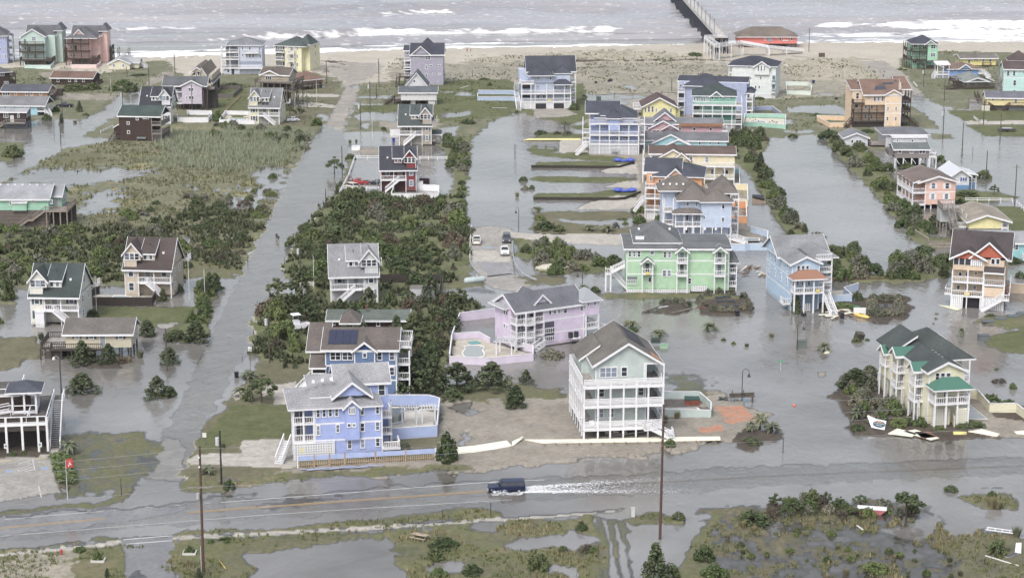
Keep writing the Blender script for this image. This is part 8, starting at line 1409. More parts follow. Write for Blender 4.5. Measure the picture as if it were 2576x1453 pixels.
def cone(seed,h=2.6,k=46,spread=.8):
 g=random.Random(seed);cs,rs=[],[]
 for i in range(k):t=(i+.5)/k;a=i*2.4+g.uniform(-.5,.5);r=spread*(1-t)**.8*g.uniform(.55,1.1);cs.append((r*math.cos(a),r*math.sin(a),.15+h*t));rs.append(.16+.16*(1-t))
 return cs,rs
PROTO={}
def proto(kind,v):
 key=(kind,v)
 if key in PROTO:return PROTO[key]
 s=100*v+sum(map(ord,kind))
 if kind in ('shrub','bush','oleander','twig'):
  cs,rs=dome(s,17+3*v,1.25 if kind !='bush' else 1.0);mt={'shrub':'dark','bush':'green','oleander':'grey','twig':'brown'}[kind]
  me=leaf_mesh('shrub',cs,rs,1500 if kind !='twig' else 700,.062,LEAF[mt],s);PROTO[key]=('one',me)
 elif kind=='tuft':
  g=np.random.default_rng(s);n=260;a=g.random(n)*6.28;r=.35*np.sqrt(g.random(n));hh=.7+.6*g.random(n);b=np.c_[r*np.cos(a),r*np.sin(a),0*r];tip=b*2.6;tip[:,2]=hh;w_=np.c_[-np.sin(a),np.cos(a),0*a]*.035
  V=np.stack([b-w_,b+w_,tip],1).reshape(-1,3);PROTO[key]=('one',np_mesh('grass_clump',V,np.arange(3*n).reshape(n,3),LEAF['dry' if v%2 else 'palm']))
 elif kind in ('pine','cedar','tree'):
  if kind=='tree':
   g=random.Random(s);cs,rs=[],[]
   for i in range(22):a=g.uniform(0,6.28);t=math.sqrt(g.random());cs.append((.95*t*math.cos(a),.95*t*math.sin(a),1.1+(1-t)*.9+g.uniform(-.2,.3)));rs.append(g.uniform(.16,.3))
   tp,n=1.9,1300
  elif kind=='pine':cs,rs=cone(s,1.9,38,1.15);tp,n=1.9,1700
  else:cs,rs=cone(s,2.0,40,.72);tp,n=2.0,1700
  cr=leaf_mesh('crown',cs,rs,n,.058,LEAF['pine' if kind !='tree' else 'dark'],s,.7,.5);m=MB().tube([(0,0,-.2),(.04,0,tp*.5),(0,.02,tp*.92)],[.075,.05,.015],6)
  for c_ in cs[::3]:m.tube([(0,0,max(.1,c_[2]-.3)),(c_[0]*.8,c_[1]*.8,c_[2])],[.022,.008],4)
  PROTO[key]=('two',cr,m.mesh('trunk',BARK))
 elif kind in ('palm','sago'):
  tk=1.0 if kind=='palm' else .25;g=random.Random(s);V=[];F=[]
  for i in range(34):
   a=g.uniform(0,6.28);el=g.uniform(-.5,1.25);L=g.uniform(.75,1.05);ca,sa=math.cos(a),math.sin(a);pr=[]
   for q in range(5):t=q/4;x=L*t*math.cos(el);z=tk+L*(t*math.sin(el)-.55*t*t);pr.append((x,z,.15*math.sin(math.pi*min(1,t*.8+.15))))
   for q in range(4):
    for sgn in (-1,1):
     o=len(V);(x0,z0,w0),(x1,z1,w1)=pr[q],pr[q+1]
     for (x,z,w_,yy) in ((x0,z0,w0,0),(x1,z1,w1,0),(x1+.06,z1-w1*.5,w1,sgn),(x0+.06,z0-w0*.5,w0,sgn)):V.append((x*ca-yy*w_*sa,x*sa+yy*w_*ca,z))
     F.append((o,o+1,o+2,o+3))
  m=MB().tube([(0,0,-.15),(.03,0,tk*.5),(0,0,tk)],[.12,.1,.12],8);PROTO[key]=('two',np_mesh('crown',np.array(V),np.array(F),LEAF['palm']),m.mesh('trunk',paint((.13,.11,.09),'wood',.9)))
 return PROTO[key]
NAMES={'shrub':'shrub','bush':'shrub','oleander':'oleander','twig':'shrub','tuft':'grass_clump','pine':'pine_tree','cedar':'cedar_tree','tree':'tree','palm':'palm_tree','sago':'palm_tree'}
BASE_H={'shrub':1.35,'bush':1.1,'oleander':1.35,'twig':1.35,'tuft':1.15,'pine':2.05,'cedar':2.15,'tree':2.2,'palm':1.75,'sago':.95};BASE_W={'cedar':1.6,'pine':1.9,'tuft':2.0,'palm':1.8,'sago':1.8,'tree':2.2}
RV=random.Random(11)
def plant(kind,p,wd,ht,label,group=None):
 pr=proto(kind,RV.randrange(4));sw=wd/BASE_W.get(kind,2.05);sh=ht/BASE_H[kind];nm=NAMES[kind];cat=nm.replace('_',' ')
 if pr[0]=='one':o=put(nm,pr[1],None,p,RV.uniform(0,6.28));tag(o,label,cat,group)
 else:
  o=thing(nm,label,cat,p,RV.uniform(0,6.28),group);put('crown',pr[1],o);put('trunk',pr[2],o)
 o.scale=(sw,sw*RV.uniform(.9,1.1),sh);return o
def in_house(x,y,pad):
 for h in HOUSES:
  q=Vector((x,y,0))-h.A;u,v=q.dot(h.ex),q.dot(h.ey)
  if-pad<u<h.W+pad and-pad-.6<v<h.D+pad:return True
 return False
MASS=[]
def thicket(poly,n,kinds,w0,w1,label,group,asp=.72,pad=1.0,sep=.55,keep=.32):
 P_=[G(*q) for q in poly];xs=[p.x for p in P_];ys=[p.y for p in P_];pts=[];tries=0;pl=[(p.x,p.y) for p in P_]
 while len(pts)<n and tries<n*60:
  tries+=1;x=RV.uniform(min(xs),max(xs));y=RV.uniform(min(ys),max(ys))
  if not inpoly(np.array([x]),np.array([y]),pl)[0]:continue
  w_=RV.uniform(w0,w1)
  if in_house(x,y,pad+w_*.3) or any((x-a)**2+(y-b)**2<((w_+c)/2*sep)**2 for a,b,c in pts):continue
  pts.append((x,y,w_))
 pts.sort(key=lambda q:q[1])
 for i,(x,y,w_) in enumerate(pts):
  k=RV.choice(kinds);ht=w_*asp*RV.uniform(.8,1.25)*(1.5 if k in ('pine','cedar') else 1);p=(x,y,max(ground_z(x,y),-.05)-.05)
  if i<len(pts)*keep or k in ('pine','cedar','tuft','tree'):plant(k,p,w_,ht,label,group)
  else:MASS.append((k,p,w_,ht))
thicket([(720,688),(728,645),(768,575),(803,540),(845,500),(1165,505),(1158,560),(1180,595),(1178,690),(1100,710),(960,735),(830,760)],104,['shrub']*4+['bush','bush','oleander','twig','tree'],1.6,6.4,'evergreen shrub or small tree in the thicket between the red and white cottages','central thicket shrubs',.6)
thicket([(642,800),(682,748),(722,745),(830,768),(950,750),(1110,742),(1170,745),(1210,772),(1155,800),(1135,860),(1118,955),(1020,955),(1020,905),(790,905),(650,885),(637,850)],52,['shrub','pine','bush','tree','pine','bush','twig'],2.2,5.8,'pine or shrub crowding round the dark green-roofed ranch house','pines and shrubs round the dark ranch house',.85)
thicket([(-30,578),(180,580),(325,608),(305,700),(90,705),(30,745),(-30,760)],62,['shrub','bush','bush','twig','oleander'],1.6,5.0,'scrub bush in the overgrown lot behind the cream cottage','scrub behind the cream cottage',.6)
thicket([(310,520),(640,480),(690,430),(760,385),(765,360),(720,420),(640,590),(600,665),(460,690),(440,600),(300,620)],58,['shrub','bush','shrub','oleander','twig'],1.8,4.6,'low shrub scattered over the flooded marsh beside the street','marsh shrubs',.55,1,.8)
thicket([(500,300),(600,318),(800,330),(770,385),(740,372),(520,345)],26,['shrub','bush','oleander'],2.0,4.0,'shrub along the reed bed below the pale yellow cottage','reed bed shrubs',.55)
thicket([(1838,325),(1935,350),(1900,400),(1962,485),(1992,550),(2040,600),(2090,625),(2050,640),(1985,590),(1935,500),(1890,430),(1845,395)],46,['shrub','shrub','bush','cedar','twig','oleander'],1.8,4.8,'shrub in the hedge along the left bank of the lagoon','left lagoon bank shrubs',.8)
thicket([(2062,336),(2150,368),(2225,420),(2268,485),(2325,560),(2348,622),(2305,600),(2235,522),(2160,432),(2090,362)],44,['shrub','bush','bush','oleander','tree'],1.8,4.8,'shrub in the hedge along the right bank of the lagoon','right lagoon bank shrubs',.75)
thicket([(1125,345),(1178,352),(1180,400),(1170,480),(1160,555),(1150,500),(1142,430),(1122,398)],28,['shrub','bush','oleander'],2.2,4.2,'shrub in the strip between the red cottage and the canal','canal strip shrubs',.65)
thicket([(2085,640),(2145,628),(2195,660),(2200,690),(2235,692),(2260,655),(2330,642),(2392,668),(2392,698),(2260,708),(2085,705)],30,['shrub','shrub','bush','oleander'],2.4,4.6,'shrub in the clump closing off the lower end of the lagoon','lower lagoon shrubs',.85)
thicket([(1296,618),(1420,612),(1500,642),(1560,652),(1540,680),(1480,685),(1380,690),(1335,655)],24,['shrub','bush','oleander'],2.2,4.4,'shrub on the muddy bank below the concrete drive','muddy bank shrubs',.75)
thicket([(2110,960),(2200,950),(2235,985),(2300,1045),(2330,1085),(2200,1075),(2150,1050)],26,['oleander','oleander','oleander','bush'],2.2,3.4,'greyish oleander shrub massed before the green-roofed yellow house','oleanders of the yellow house',.85,.4,.5,1.0)
thicket([(1930,1265),(2000,1250),(2100,1262),(2220,1270),(2320,1290),(2290,1312),(2100,1300),(1940,1305)],34,['shrub','oleander','twig','bush','tree'],1.0,3.0,'tangled shrub in the roadside thicket at the lower right','lower right roadside shrubs',.8,keep=1.0)
thicket([(1820,1310),(2080,1320),(2200,1360),(2420,1400),(2420,1460),(1830,1460)],34,['bush','tuft','shrub','tuft'],.6,1.5,'small tussock in the flooded marsh at the lower right','lower right tussocks',.7,1,.9)
thicket([(505,735),(538,702),(544,735),(518,790),(500,830),(478,812)],16,['shrub','cedar','bush'],1.8,3.2,'evergreen in the hedge along the street by the cream house lawn','street hedge evergreens',.9)
thicket([(860,478),(960,485),(1120,500),(1120,512),(850,506)],12,['shrub','bush'],1.8,3.0,'shrub in the row under the red cottage yard','red cottage yard shrubs',.7)
thicket([(2176,760),(2215,745),(2262,748),(2286,775),(2278,800),(2228,806),(2182,795),(2172,778)],0,['oleander'],2,3,'','')
def mass_mesh():
 for mat in ('dark','green','grey','brown'):
  Vs=[]
  for k,p,w_,ht in MASS:
   if {'shrub':'dark','bush':'green','oleander':'grey','twig':'brown'}[k] !=mat:continue
   me=proto(k,RV.randrange(4))[1];a=np.empty(len(me.vertices)*3,np.float32);me.vertices.foreach_get('co',a);a=a.reshape(-1,3)
   t=RV.uniform(0,6.28);c,s_=math.cos(t),math.sin(t);sw=w_/2.05;Vs.append(np.c_[(a[:,0]*c-a[:,1]*s_)*sw+p[0],(a[:,0]*s_+a[:,1]*c)*sw+p[1],a[:,2]*ht/BASE_H[k]+p[2]])
  if Vs:V=np.concatenate(Vs);tag(put('undergrowth',np_mesh('undergrowth',V,np.arange(len(V)).reshape(-1,4),LEAF[mat])),kind='stuff')
for k in range(22):
 a=k/22*6.283;x=2228+40*max(-.85,min(.85,1.25*math.cos(a)));y=777+22*max(-.8,min(.8,1.2*math.sin(a)));p=gd(x,y);plant('oleander',p,2.5,1.9,'greyish bush in the clipped square hedge ring','square hedge ring bushes')
for k,(x,y) in enumerate([(1780,745),(1810,740),(1840,742),(1870,752),(1880,768),(1762,756),(1772,772),(1795,784),(1815,786),(1838,786),(1868,782),(1886,780)]):plant('oleander',gd(x,y),1.9,1.7,'oleander bush in the round planting island by the green building','round island oleanders')
for x,y in ((1668,765),(1684,762),(1700,763),(1716,766),(1732,770)):plant('oleander',gd(x,y),1.7,1.5,'oleander bush in the row on the long debris-edged island','long island oleanders')
IND=[
 ('cedar',(0,2),(830,1030),330,240,'round dark cedar standing in the flood right of the pavilion lamp post'),('pine',(0,2),(1585,1090),230,250,'pine with a dead side on a tiny islet in the left flood'),('shrub',(0,2),(1700,1070),160,130,'brown-grey bush leaning on the islet pine'),('cedar',(0,2),(1700,730),250,190,'dome-shaped cedar in the flood behind the leaning pole'),('cedar',(0,2),(1480,470),210,200,'dark cedar at the right end of the cream ranch house'),('shrub',(0,2),(1765,520),230,160,'left of two large dark junipers by the street corner flood'),('cedar',(0,2),(1975,530),270,260,'right of two large dark junipers by the street corner flood'),
 ('pine',(0,2),(830,750),250,270,'tall dark pine in front of the cream ranch house deck'),('pine',(0,2),(1095,740),200,220,'second dark pine in front of the cream ranch house, by its door'),('twig',(0,2),(1220,740),140,110,'reddish brown bush between the ranch house pines and pilings'),('tuft',(0,2),(1410,690),120,110,'pale grass clump at the right pilings of the ranch house'),('tuft',(0,2),(1300,735),80,70,'small pale grass clump before the ranch house pilings'),('tuft',(0,2),(415,510),110,110,'pale grass clump at the left corner of the ranch house deck'),
 ('shrub',(0,2),(925,285),170,120,'clipped dark shrub at the base of the cream cottage'),('cedar',(0,2),(1640,120),120,150,'slim cedar at the stair of the beige cottage'),('shrub',(0,1),(1800,1475),120,120,'round clipped shrub right of the beige cottage'),('cedar',(0,1),(2165,1465),190,200,'dark pine by the flooded drive right of the beige cottage'),('shrub',(0,2),(70,120),170,300,'large dark shrub at the left edge beside the cream cottage flood'),('bush',(0,2),(5,345),70,100,'bush at the far left edge of the flooded yard'),('tree',(1,2),(60,1150),330,340,'open-crowned pine by the periwinkle house drive'),('palm',(0,2),(2510,910),170,140,'upper palm beside the black bin at the street edge'),('palm',(0,2),(2420,1100),170,170,'lower palm on a round mulch bed at the street edge'),('shrub',(0,2),(2500,1140),100,180,'leafy shrub between the palm bed and sign post'),
 ('palm',(0,3),(690,205),170,220,'windswept palm with bent trunk beside the parking lot'),('palm',(0,3),(2100,420),150,150,'young palm braced with stakes at the drive entrance'),('shrub',(0,3),(2305,560),130,150,'dark shrub beside the black utility pole'),('bush',(0,3),(130,235),70,70,'left small shrub before the pavilion posts'),('bush',(0,3),(240,220),70,60,'right small shrub before the pavilion posts'),('tuft',(0,3),(2240,160),80,75,'spiky grass clump on the front lawn'),('bush',(0,3),(800,1200),130,90,'pale green shrub bed beside the lower left sidewalk'),('bush',(0,3),(975,1300),100,150,'upright shrub in a white planter, left of the side road'),('bush',(0,3),(1905,1215),120,120,'shrub in a white planter, right of the side road'),('bush',(0,3),(2120,1110),80,60,'dark round shrub in the bed by the big pole'),('bush',(0,3),(2260,1090),140,70,'light green shrub in the bed by the big pole'),('cedar',(0,3),(1080,1460),70,110,'small conifer at the bottom edge left of the side road'),('cedar',(0,3),(2000,1460),90,120,'small conifer at the foot of the big bottom-left pole'),
 ('shrub',(1,3),(1890,1150),330,170,'upper dark shrub beside the picnic table'),('shrub',(1,3),(1810,1260),200,150,'lower dark shrub beside the picnic table'),('bush',(1,3),(1840,1440),200,140,'bright shrub at the bottom edge below the picnic table'),('shrub',(1,3),(2180,1420),230,150,'round dark shrub at the bottom edge by a puddle'),('shrub',(2,3),(270,1370),230,220,'dense conifer-like shrub left of the rutted track'),('shrub',(2,3),(700,970),130,120,'small dark shrub at the edge of the long puddle'),('twig',(2,3),(760,1190),200,120,'brown twiggy bush near the rutted track'),('bush',(2,3),(820,1200),110,100,'green bush beside the brown twiggy bush'),('shrub',(2,3),(510,1190),120,80,'low shrub between the puddle and the conifer-like shrub'),('cedar',(2,3),(1440,1500),330,470,'tall bushy conifer at the foot of the bottom-centre pole'),('shrub',(2,3),(1600,1453),190,210,'darker bush hugging the tall bottom-centre conifer'),('shrub',(2,3),(1670,870),150,120,'bush on the grassy patch right of the rutted track'),('shrub',(2,3),(1930,1270),230,200,'grey-green conifer by the second muddy track'),('bush',(2,3),(2040,1440),280,170,'bright green bush at the bottom edge right of the track'),('shrub',(2,3),(2440,900),330,190,'big dark shrub where the lower right thicket begins'),('shrub',(2,2),(1565,150),0,0,''),
 ('tree',(3,3),(1390,850),380,350,'broad windblown tree dominating the lower right thicket'),('tree',(3,3),(70,740),160,170,'small leaning tree at the left of the lower right thicket'),('bush',(3,3),(240,730),200,140,'leafy bush beside the small leaning tree'),('bush',(3,3),(420,740),190,130,'pale leafy bush in the lower right thicket'),('tree',(3,3),(720,760),140,150,'young tree in the middle of the lower right thicket'),('shrub',(3,3),(1835,580),150,100,'lone bush standing in the flooded highway edge'),('bush',(3,3),(1080,1385),270,160,'spreading yellow-green bush in the lower right flood'),('shrub',(3,3),(2310,1215),200,210,'wind-leaning conifer near the white debris'),('tuft',(3,3),(2250,750),150,140,'pale pampas clump on the grassy islet'),('tuft',(3,3),(2310,760),160,110,'second pampas clump on the grassy islet'),('bush',(3,3),(2250,640),90,80,'small green tree on the grassy islet'),('tuft',(3,3),(2500,1040),150,130,'pampas clump at the right edge above the debris'),('bush',(3,3),(220,1190),100,70,'bright small bush in the lower right marsh'),
 ('shrub',(1,3),(1920,290),230,400,'dark tree where the periwinkle fence meets the flattened cream fence'),('oleander',(1,3),(1480,200),170,190,'pale round shrub inside the periwinkle roadside fence'),('tuft',(1,3),(1340,200),130,60,'grass clump beside the pale round shrub'),('pine',(1,2),(1560,1020),420,400,'large left pine beside the blue house'),('pine',(1,2),(1780,1060),330,420,'large middle pine behind the blue fence'),('pine',(1,2),(2020,1010),420,330,'spreading pine left of the lavender terrace wall'),('pine',(1,2),(2370,1010),400,330,'big spreading pine below the lavender terrace wall'),('pine',(2,2),(140,945),150,170,'small pine in the dark flood between lavender and decked houses'),('cedar',(2,2),(40,1200),260,260,'wide cedar at the edge of the sandy lot'),('shrub',(1,2),(1970,1120),220,170,'dark undergrowth shrub below the pines'),('oleander',(2,2),(390,680),290,150,'long feathery shrub before the lavender house'),('twig',(2,2),(690,600),110,100,'small oleander by the lavender house air units'),('tuft',(2,2),(1660,1310),90,90,'dark clump in front of the grey-green pool wall'),('tuft',(2,2),(1545,1360),70,100,'dark clump beside the steps of the decked house'),
 ('palm',(2,2),(1200,390),170,140,'wind-bent palm nearest the decked house roof'),('bush',(2,2),(1200,420),160,70,'low shrub round the foot of the wind-bent palm'),('palm',(2,2),(1480,480),150,130,'palm by the green utility box'),('palm',(2,2),(1985,425),160,150,'lone palm standing in open floodwater'),('bush',(2,2),(2125,515),60,45,'left small bush in a row poking from the flood'),('bush',(2,2),(2227,552),50,45,'second small bush poking from the flood'),('tuft',(2,2),(2360,575),70,50,'pale clump poking from the flood'),('palm',(2,2),(2490,1400),160,250,'tall palm on the garden island by the orange driveway'),('palm',(2,2),(2400,1440),100,160,'slim palm at the left of the garden island'),('palm',(3,2),(40,1440),160,170,'low palm at the right of the garden island'),('shrub',(2,3),(2400,110),200,100,'low bushes at the front of the garden island'),('bush',(2,3),(1590,150),130,110,'wispy bush over the flattened cream fence end'),
 ('palm',(3,2),(560,620),130,140,'ragged palm beside a floating board'),('shrub',(3,2),(890,530),110,70,'islet bush with a wooden crate on it'),('bush',(3,2),(998,515),55,40,'small round bush right of the crate islet'),('tuft',(3,2),(35,480),80,60,'grass clump in the flood right of the lone palm'),('sago',(3,2),(1698,250),60,40,'first sago palm in the line by the carport house'),('sago',(3,2),(1688,300),55,40,'second sago palm in the line by the carport house'),('sago',(3,2),(1662,348),40,30,'third sago palm in the line by the carport house'),('sago',(3,2),(1618,395),55,35,'last sago palm in the line by the carport house'),('palm',(3,2),(1940,480),70,140,'dead brown palm stump in the flood'),('twig',(3,2),(2325,935),160,80,'reddish bush in the flood right of the yellow house'),('bush',(3,2),(2460,1000),90,90,'bright bush in the flood right of the yellow house'),('bush',(3,2),(2295,808),45,40,'tiny bush in a loose cluster in the right flood'),('cedar',(3,2),(280,235),140,210,'slim cypress at the copper-porch house'),('bush',(3,2),(700,190),330,90,'low hedge along the sky blue pool wall'),('shrub',(3,2),(900,110),130,120,'round shrub at the corner of the sky blue pool wall'),('pine',(3,2),(870,1000),330,240,'windswept pine at the tip of the yellow house island'),('pine',(3,2),(1020,870),230,140,'thin twisted pine reaching towards the yellow house'),('palm',(3,2),(880,1330),110,190,'leaning palm among the oleanders'),('shrub',(3,2),(900,1420),170,90,'dark shrub left of the fallen signboard'),('shrub',(3,2),(2040,1400),330,110,'spreading juniper below the flooded pool'),('bush',(3,2),(2240,1150),200,130,'bushy shrub behind the pale yellow garden wall'),('bush',(3,2),(2420,1190),200,110,'second bushy shrub behind the pale yellow garden wall'),('bush',(3,2),(1720,1420),140,60,'low shrub at the foot of the yellow house porch'),('shrub',(3,2),(2240,275),130,55,'low dark shrub by the carport house steps'),
 ('palm',(2,1),(258,670),120,85,'palm at the canal end of the lowest driveway lawn'),('shrub',(2,1),(115,365),100,70,'upper bush standing in the canal shallows'),('oleander',(2,1),(130,450),90,65,'middle pale bush standing in the canal shallows'),('shrub',(2,1),(203,445),70,60,'dark bush touching the pale bush in the canal shallows'),('tuft',(2,1),(52,525),70,65,'lowest grassy clump in the canal shallows'),('shrub',(2,1),(330,860),230,140,'big rounded shrub in the garden by the canal lamp'),('shrub',(2,1),(475,880),140,100,'second rounded shrub in the garden by the canal lamp'),('bush',(2,1),(290,760),150,80,'upper leafy shrub in the garden by the canal lamp'),('palm',(2,1),(780,870),140,100,'left of two spreading palms in the drive garden'),('palm',(2,1),(955,880),150,120,'right of two spreading palms in the drive garden'),('twig',(2,1),(1040,840),90,80,'brownish bush behind the right spreading palm'),('bush',(2,1),(1110,755),120,40,'low clipped shrub in the drive garden'),('bush',(2,1),(1140,800),70,45,'little round clipped shrub in the drive garden'),('bush',(2,1),(1265,690),150,140,'tall green shrub at the left of the orange house'),('bush',(2,1),(1280,790),140,110,'lower green shrub at the left of the orange house'),('bush',(2,1),(1470,790),90,130,'shrub against the orange house lattice'),('shrub',(2,1),(1030,1210),210,160,'dark tree left of the green building'),('palm',(2,1),(715,1470),110,110,'palm by the lamp left of the green building'),('shrub',(2,1),(830,1480),130,90,'shrub by the palm left of the green building'),
 ('shrub',(2,0),(290,1350),150,75,'rounded shrub on the lawn by the canal top'),('twig',(2,0),(455,1355),90,55,'brown palmetto on the lawn by the canal top'),('oleander',(2,0),(555,1365),110,75,'pale shrub right of the brown palmetto'),('palm',(2,0),(525,1290),100,120,'palm in the flood before the light blue house drive'),('shrub',(2,0),(635,1110),140,95,'dark shrub at the right corner of the light blue house'),('palm',(2,0),(720,1010),80,80,'palm on the grass right of the light blue house'),('shrub',(2,0),(70,1085),70,70,'shrub at the left corner of the light blue house'),('bush',(2,0),(50,1130),50,30,'small round bush at the light blue house drive'),('bush',(2,0),(1840,575),150,60,'rounded dune shrub near the pier'),('shrub',(2,0),(2480,1010),130,50,'low shrubs below the tall white house'),
 ('tree',(1,1),(790,300),200,210,'windblown tree with bare trunk standing in the street flood'),('shrub',(1,1),(950,145),120,80,'dark bush on the spit north of the red cottage'),('shrub',(1,1),(850,430),60,80,'bush at the corner post of the red cottage fence'),('cedar',(1,1),(815,510),60,110,'slim cedar at the near end of the red cottage fence'),('shrub',(1,1),(2110,890),90,110,'tree at the left edge of the cul-de-sac'),('bush',(1,1),(2110,1090),90,120,'bush beside the cul-de-sac wall'),('tree',(1,0),(1285,1350),70,100,'small dark palm-like tree by the tan cottage pond'),('tuft',(1,0),(945,1440),55,50,'left pale grass ball in the street flood'),('tuft',(1,0),(1008,1430),40,40,'right pale grass ball in the street flood'),('shrub',(1,0),(2290,810),130,40,'dark low shrub on the dune grass'),('shrub',(1,0),(2350,870),60,55,'small dark shrub beside the dune litter'),('shrub',(1,0),(320,1330),110,90,'dark shrub below the silver compact car'),('tree',(1,0),(440,1190),110,130,'bushy tree behind the silver compact car'),('tree',(1,0),(340,1170),100,120,'tree between the yellow cottage and the silver car'),('bush',(1,0),(600,1270),140,110,'pale bush at the end of the silver car drive'),('shrub',(1,0),(2130,1250),170,80,'brown-green shrub on the grass above the canal'),
 ('shrub',(0,0),(740,920),250,110,'left dark shrub before the low brown ranch house'),('shrub',(0,0),(930,910),190,110,'second dark shrub before the low brown ranch house'),('shrub',(0,0),(1310,930),190,140,'large dark shrub right of the white pole'),('bush',(0,0),(1150,920),140,80,'lighter shrub left of the white pole'),('bush',(0,0),(1240,860),170,80,'shrub above the large dark one by the lane'),('cedar',(0,0),(800,1130),70,120,'slim cedar below the black pickup'),('shrub',(0,0),(470,1210),100,100,'round shrub beside the turquoise cottage steps'),('bush',(0,0),(560,1130),90,80,'bush behind the turquoise cottage porch'),('cedar',(0,0),(620,1250),60,120,'dark cedar at the flood edge below the pole'),('tuft',(0,0),(755,1235),70,40,'brown grass mound standing in the left flood'),('bush',(0,0),(860,1165),80,40,'dry bush on the grass by the left flood'),('tree',(0,0),(420,850),90,90,'wispy tree in front of the mint house sandy drive'),('shrub',(0,0),(1400,770),190,45,'low dune shrub right of the cream cottage'),('shrub',(0,0),(2330,880),230,70,'shrub row behind the fenced sandy yard'),('bush',(0,0),(2190,1230),110,130,'leafy bush between the two white pool fences'),('shrub',(0,1),(130,120),230,150,'dark shrub mass at the left edge of the flooded street'),
 ('shrub',(3,1),(1400,240),200,100,'shrub under the taupe stilt house'),('shrub',(3,1),(1550,240),110,80,'second shrub under the taupe stilt house'),('bush',(3,1),(1730,180),110,110,'bush right of the taupe stilt house deck'),('shrub',(3,1),(2170,340),170,130,'lone bush in open floodwater by a pole'),('shrub',(3,1),(1470,720),190,140,'grey-green tree before the pink stilt house'),('shrub',(3,1),(1680,800),200,150,'dark rounded tree below the pink stilt house'),('shrub',(3,1),(1640,890),150,140,'dark clipped tree in the flooded yard of the yellow-gabled house'),('bush',(3,1),(1930,600),130,90,'bright shrub right of the pink stilt house'),('shrub',(3,1),(2000,520),240,90,'shrub mass right of the pink stilt house'),('tree',(3,1),(2270,520),110,130,'dark palm-like tree on the right grassy bank'),('shrub',(3,1),(1350,830),170,130,'shrub on the outer side of the timber bulkhead'),('shrub',(3,1),(1570,1060),200,80,'shrubs at the lagoon side of the picket fence'),('bush',(3,1),(1430,920),90,110,'bright shrub on the lagoon point'),('tree',(3,1),(1745,1340),170,200,'dark tree standing in the flood left of the orange-gabled house'),('cedar',(3,1),(370,890),80,100,'small cedar on the lagoon bank above the copper-porch house'),('twig',(3,1),(490,950),200,120,'brown and green shrub above the copper-porch house'),('shrub',(3,1),(2450,1190),200,110,'dark shrub below the turquoise house'),('shrub',(3,1),(2530,1340),110,100,'shrub at the right edge below the turquoise house'),('shrub',(3,1),(700,1100),220,120,'large shrub right of the copper-porch house roof'),('shrub',(3,1),(680,1330),230,200,'large shrub mass against the copper-porch house'),
 ('shrub',(3,0),(620,1400),250,130,'dark shrub left of the tiny white cottage'),('shrub',(3,0),(250,1380),110,60,'bush at the left head of the lagoon'),('bush',(3,0),(480,1170),130,50,'low bushes in the wet grass left of the tan-orange house'),('shrub',(3,0),(1000,1340),150,60,'shrub below the tan-orange house'),('bush',(3,0),(1480,640),190,60,'dune shrub left of the mint beach house'),('bush',(3,0),(1340,715),110,40,'dune shrub at the foot of the mint beach house'),('tuft',(3,0),(240,955),50,40,'left grass ball by the mint-white pool wall'),('tuft',(3,0),(330,955),60,40,'right grass ball by the mint-white pool wall')]
for kind,tl,b,wd,ht,lab in IND:
 if not wd:continue
 p=gp(tl,*b);k=pxm(p)/.2502;p.z-=.05;w_=wd/k*(1.2 if kind=='palm' else 1);h_=ht/k*(1.0 if kind in ('tuft',) else .97);plant(kind,p,w_,max(.3,h_-w_*.12),lab)
p=gp((0,3),640,380)
hp=[gp((0,3),x,y) for x,y in ((598,270),(610,300),(620,330),(630,360),(640,390),(650,420),(660,450),(672,480),(684,505))]
HM=leaf_mesh('hedge',[tuple(q-hp[0]+Vector((dx,0,.55))) for q in hp for dx in (-.9,0,.9)],[.85]*27,2600,.12,LEAF['green'],5,.8);tag(put('hedge',HM,None,hp[0]),'clipped green hedge between the parking lot and the puddled lawn','hedge')
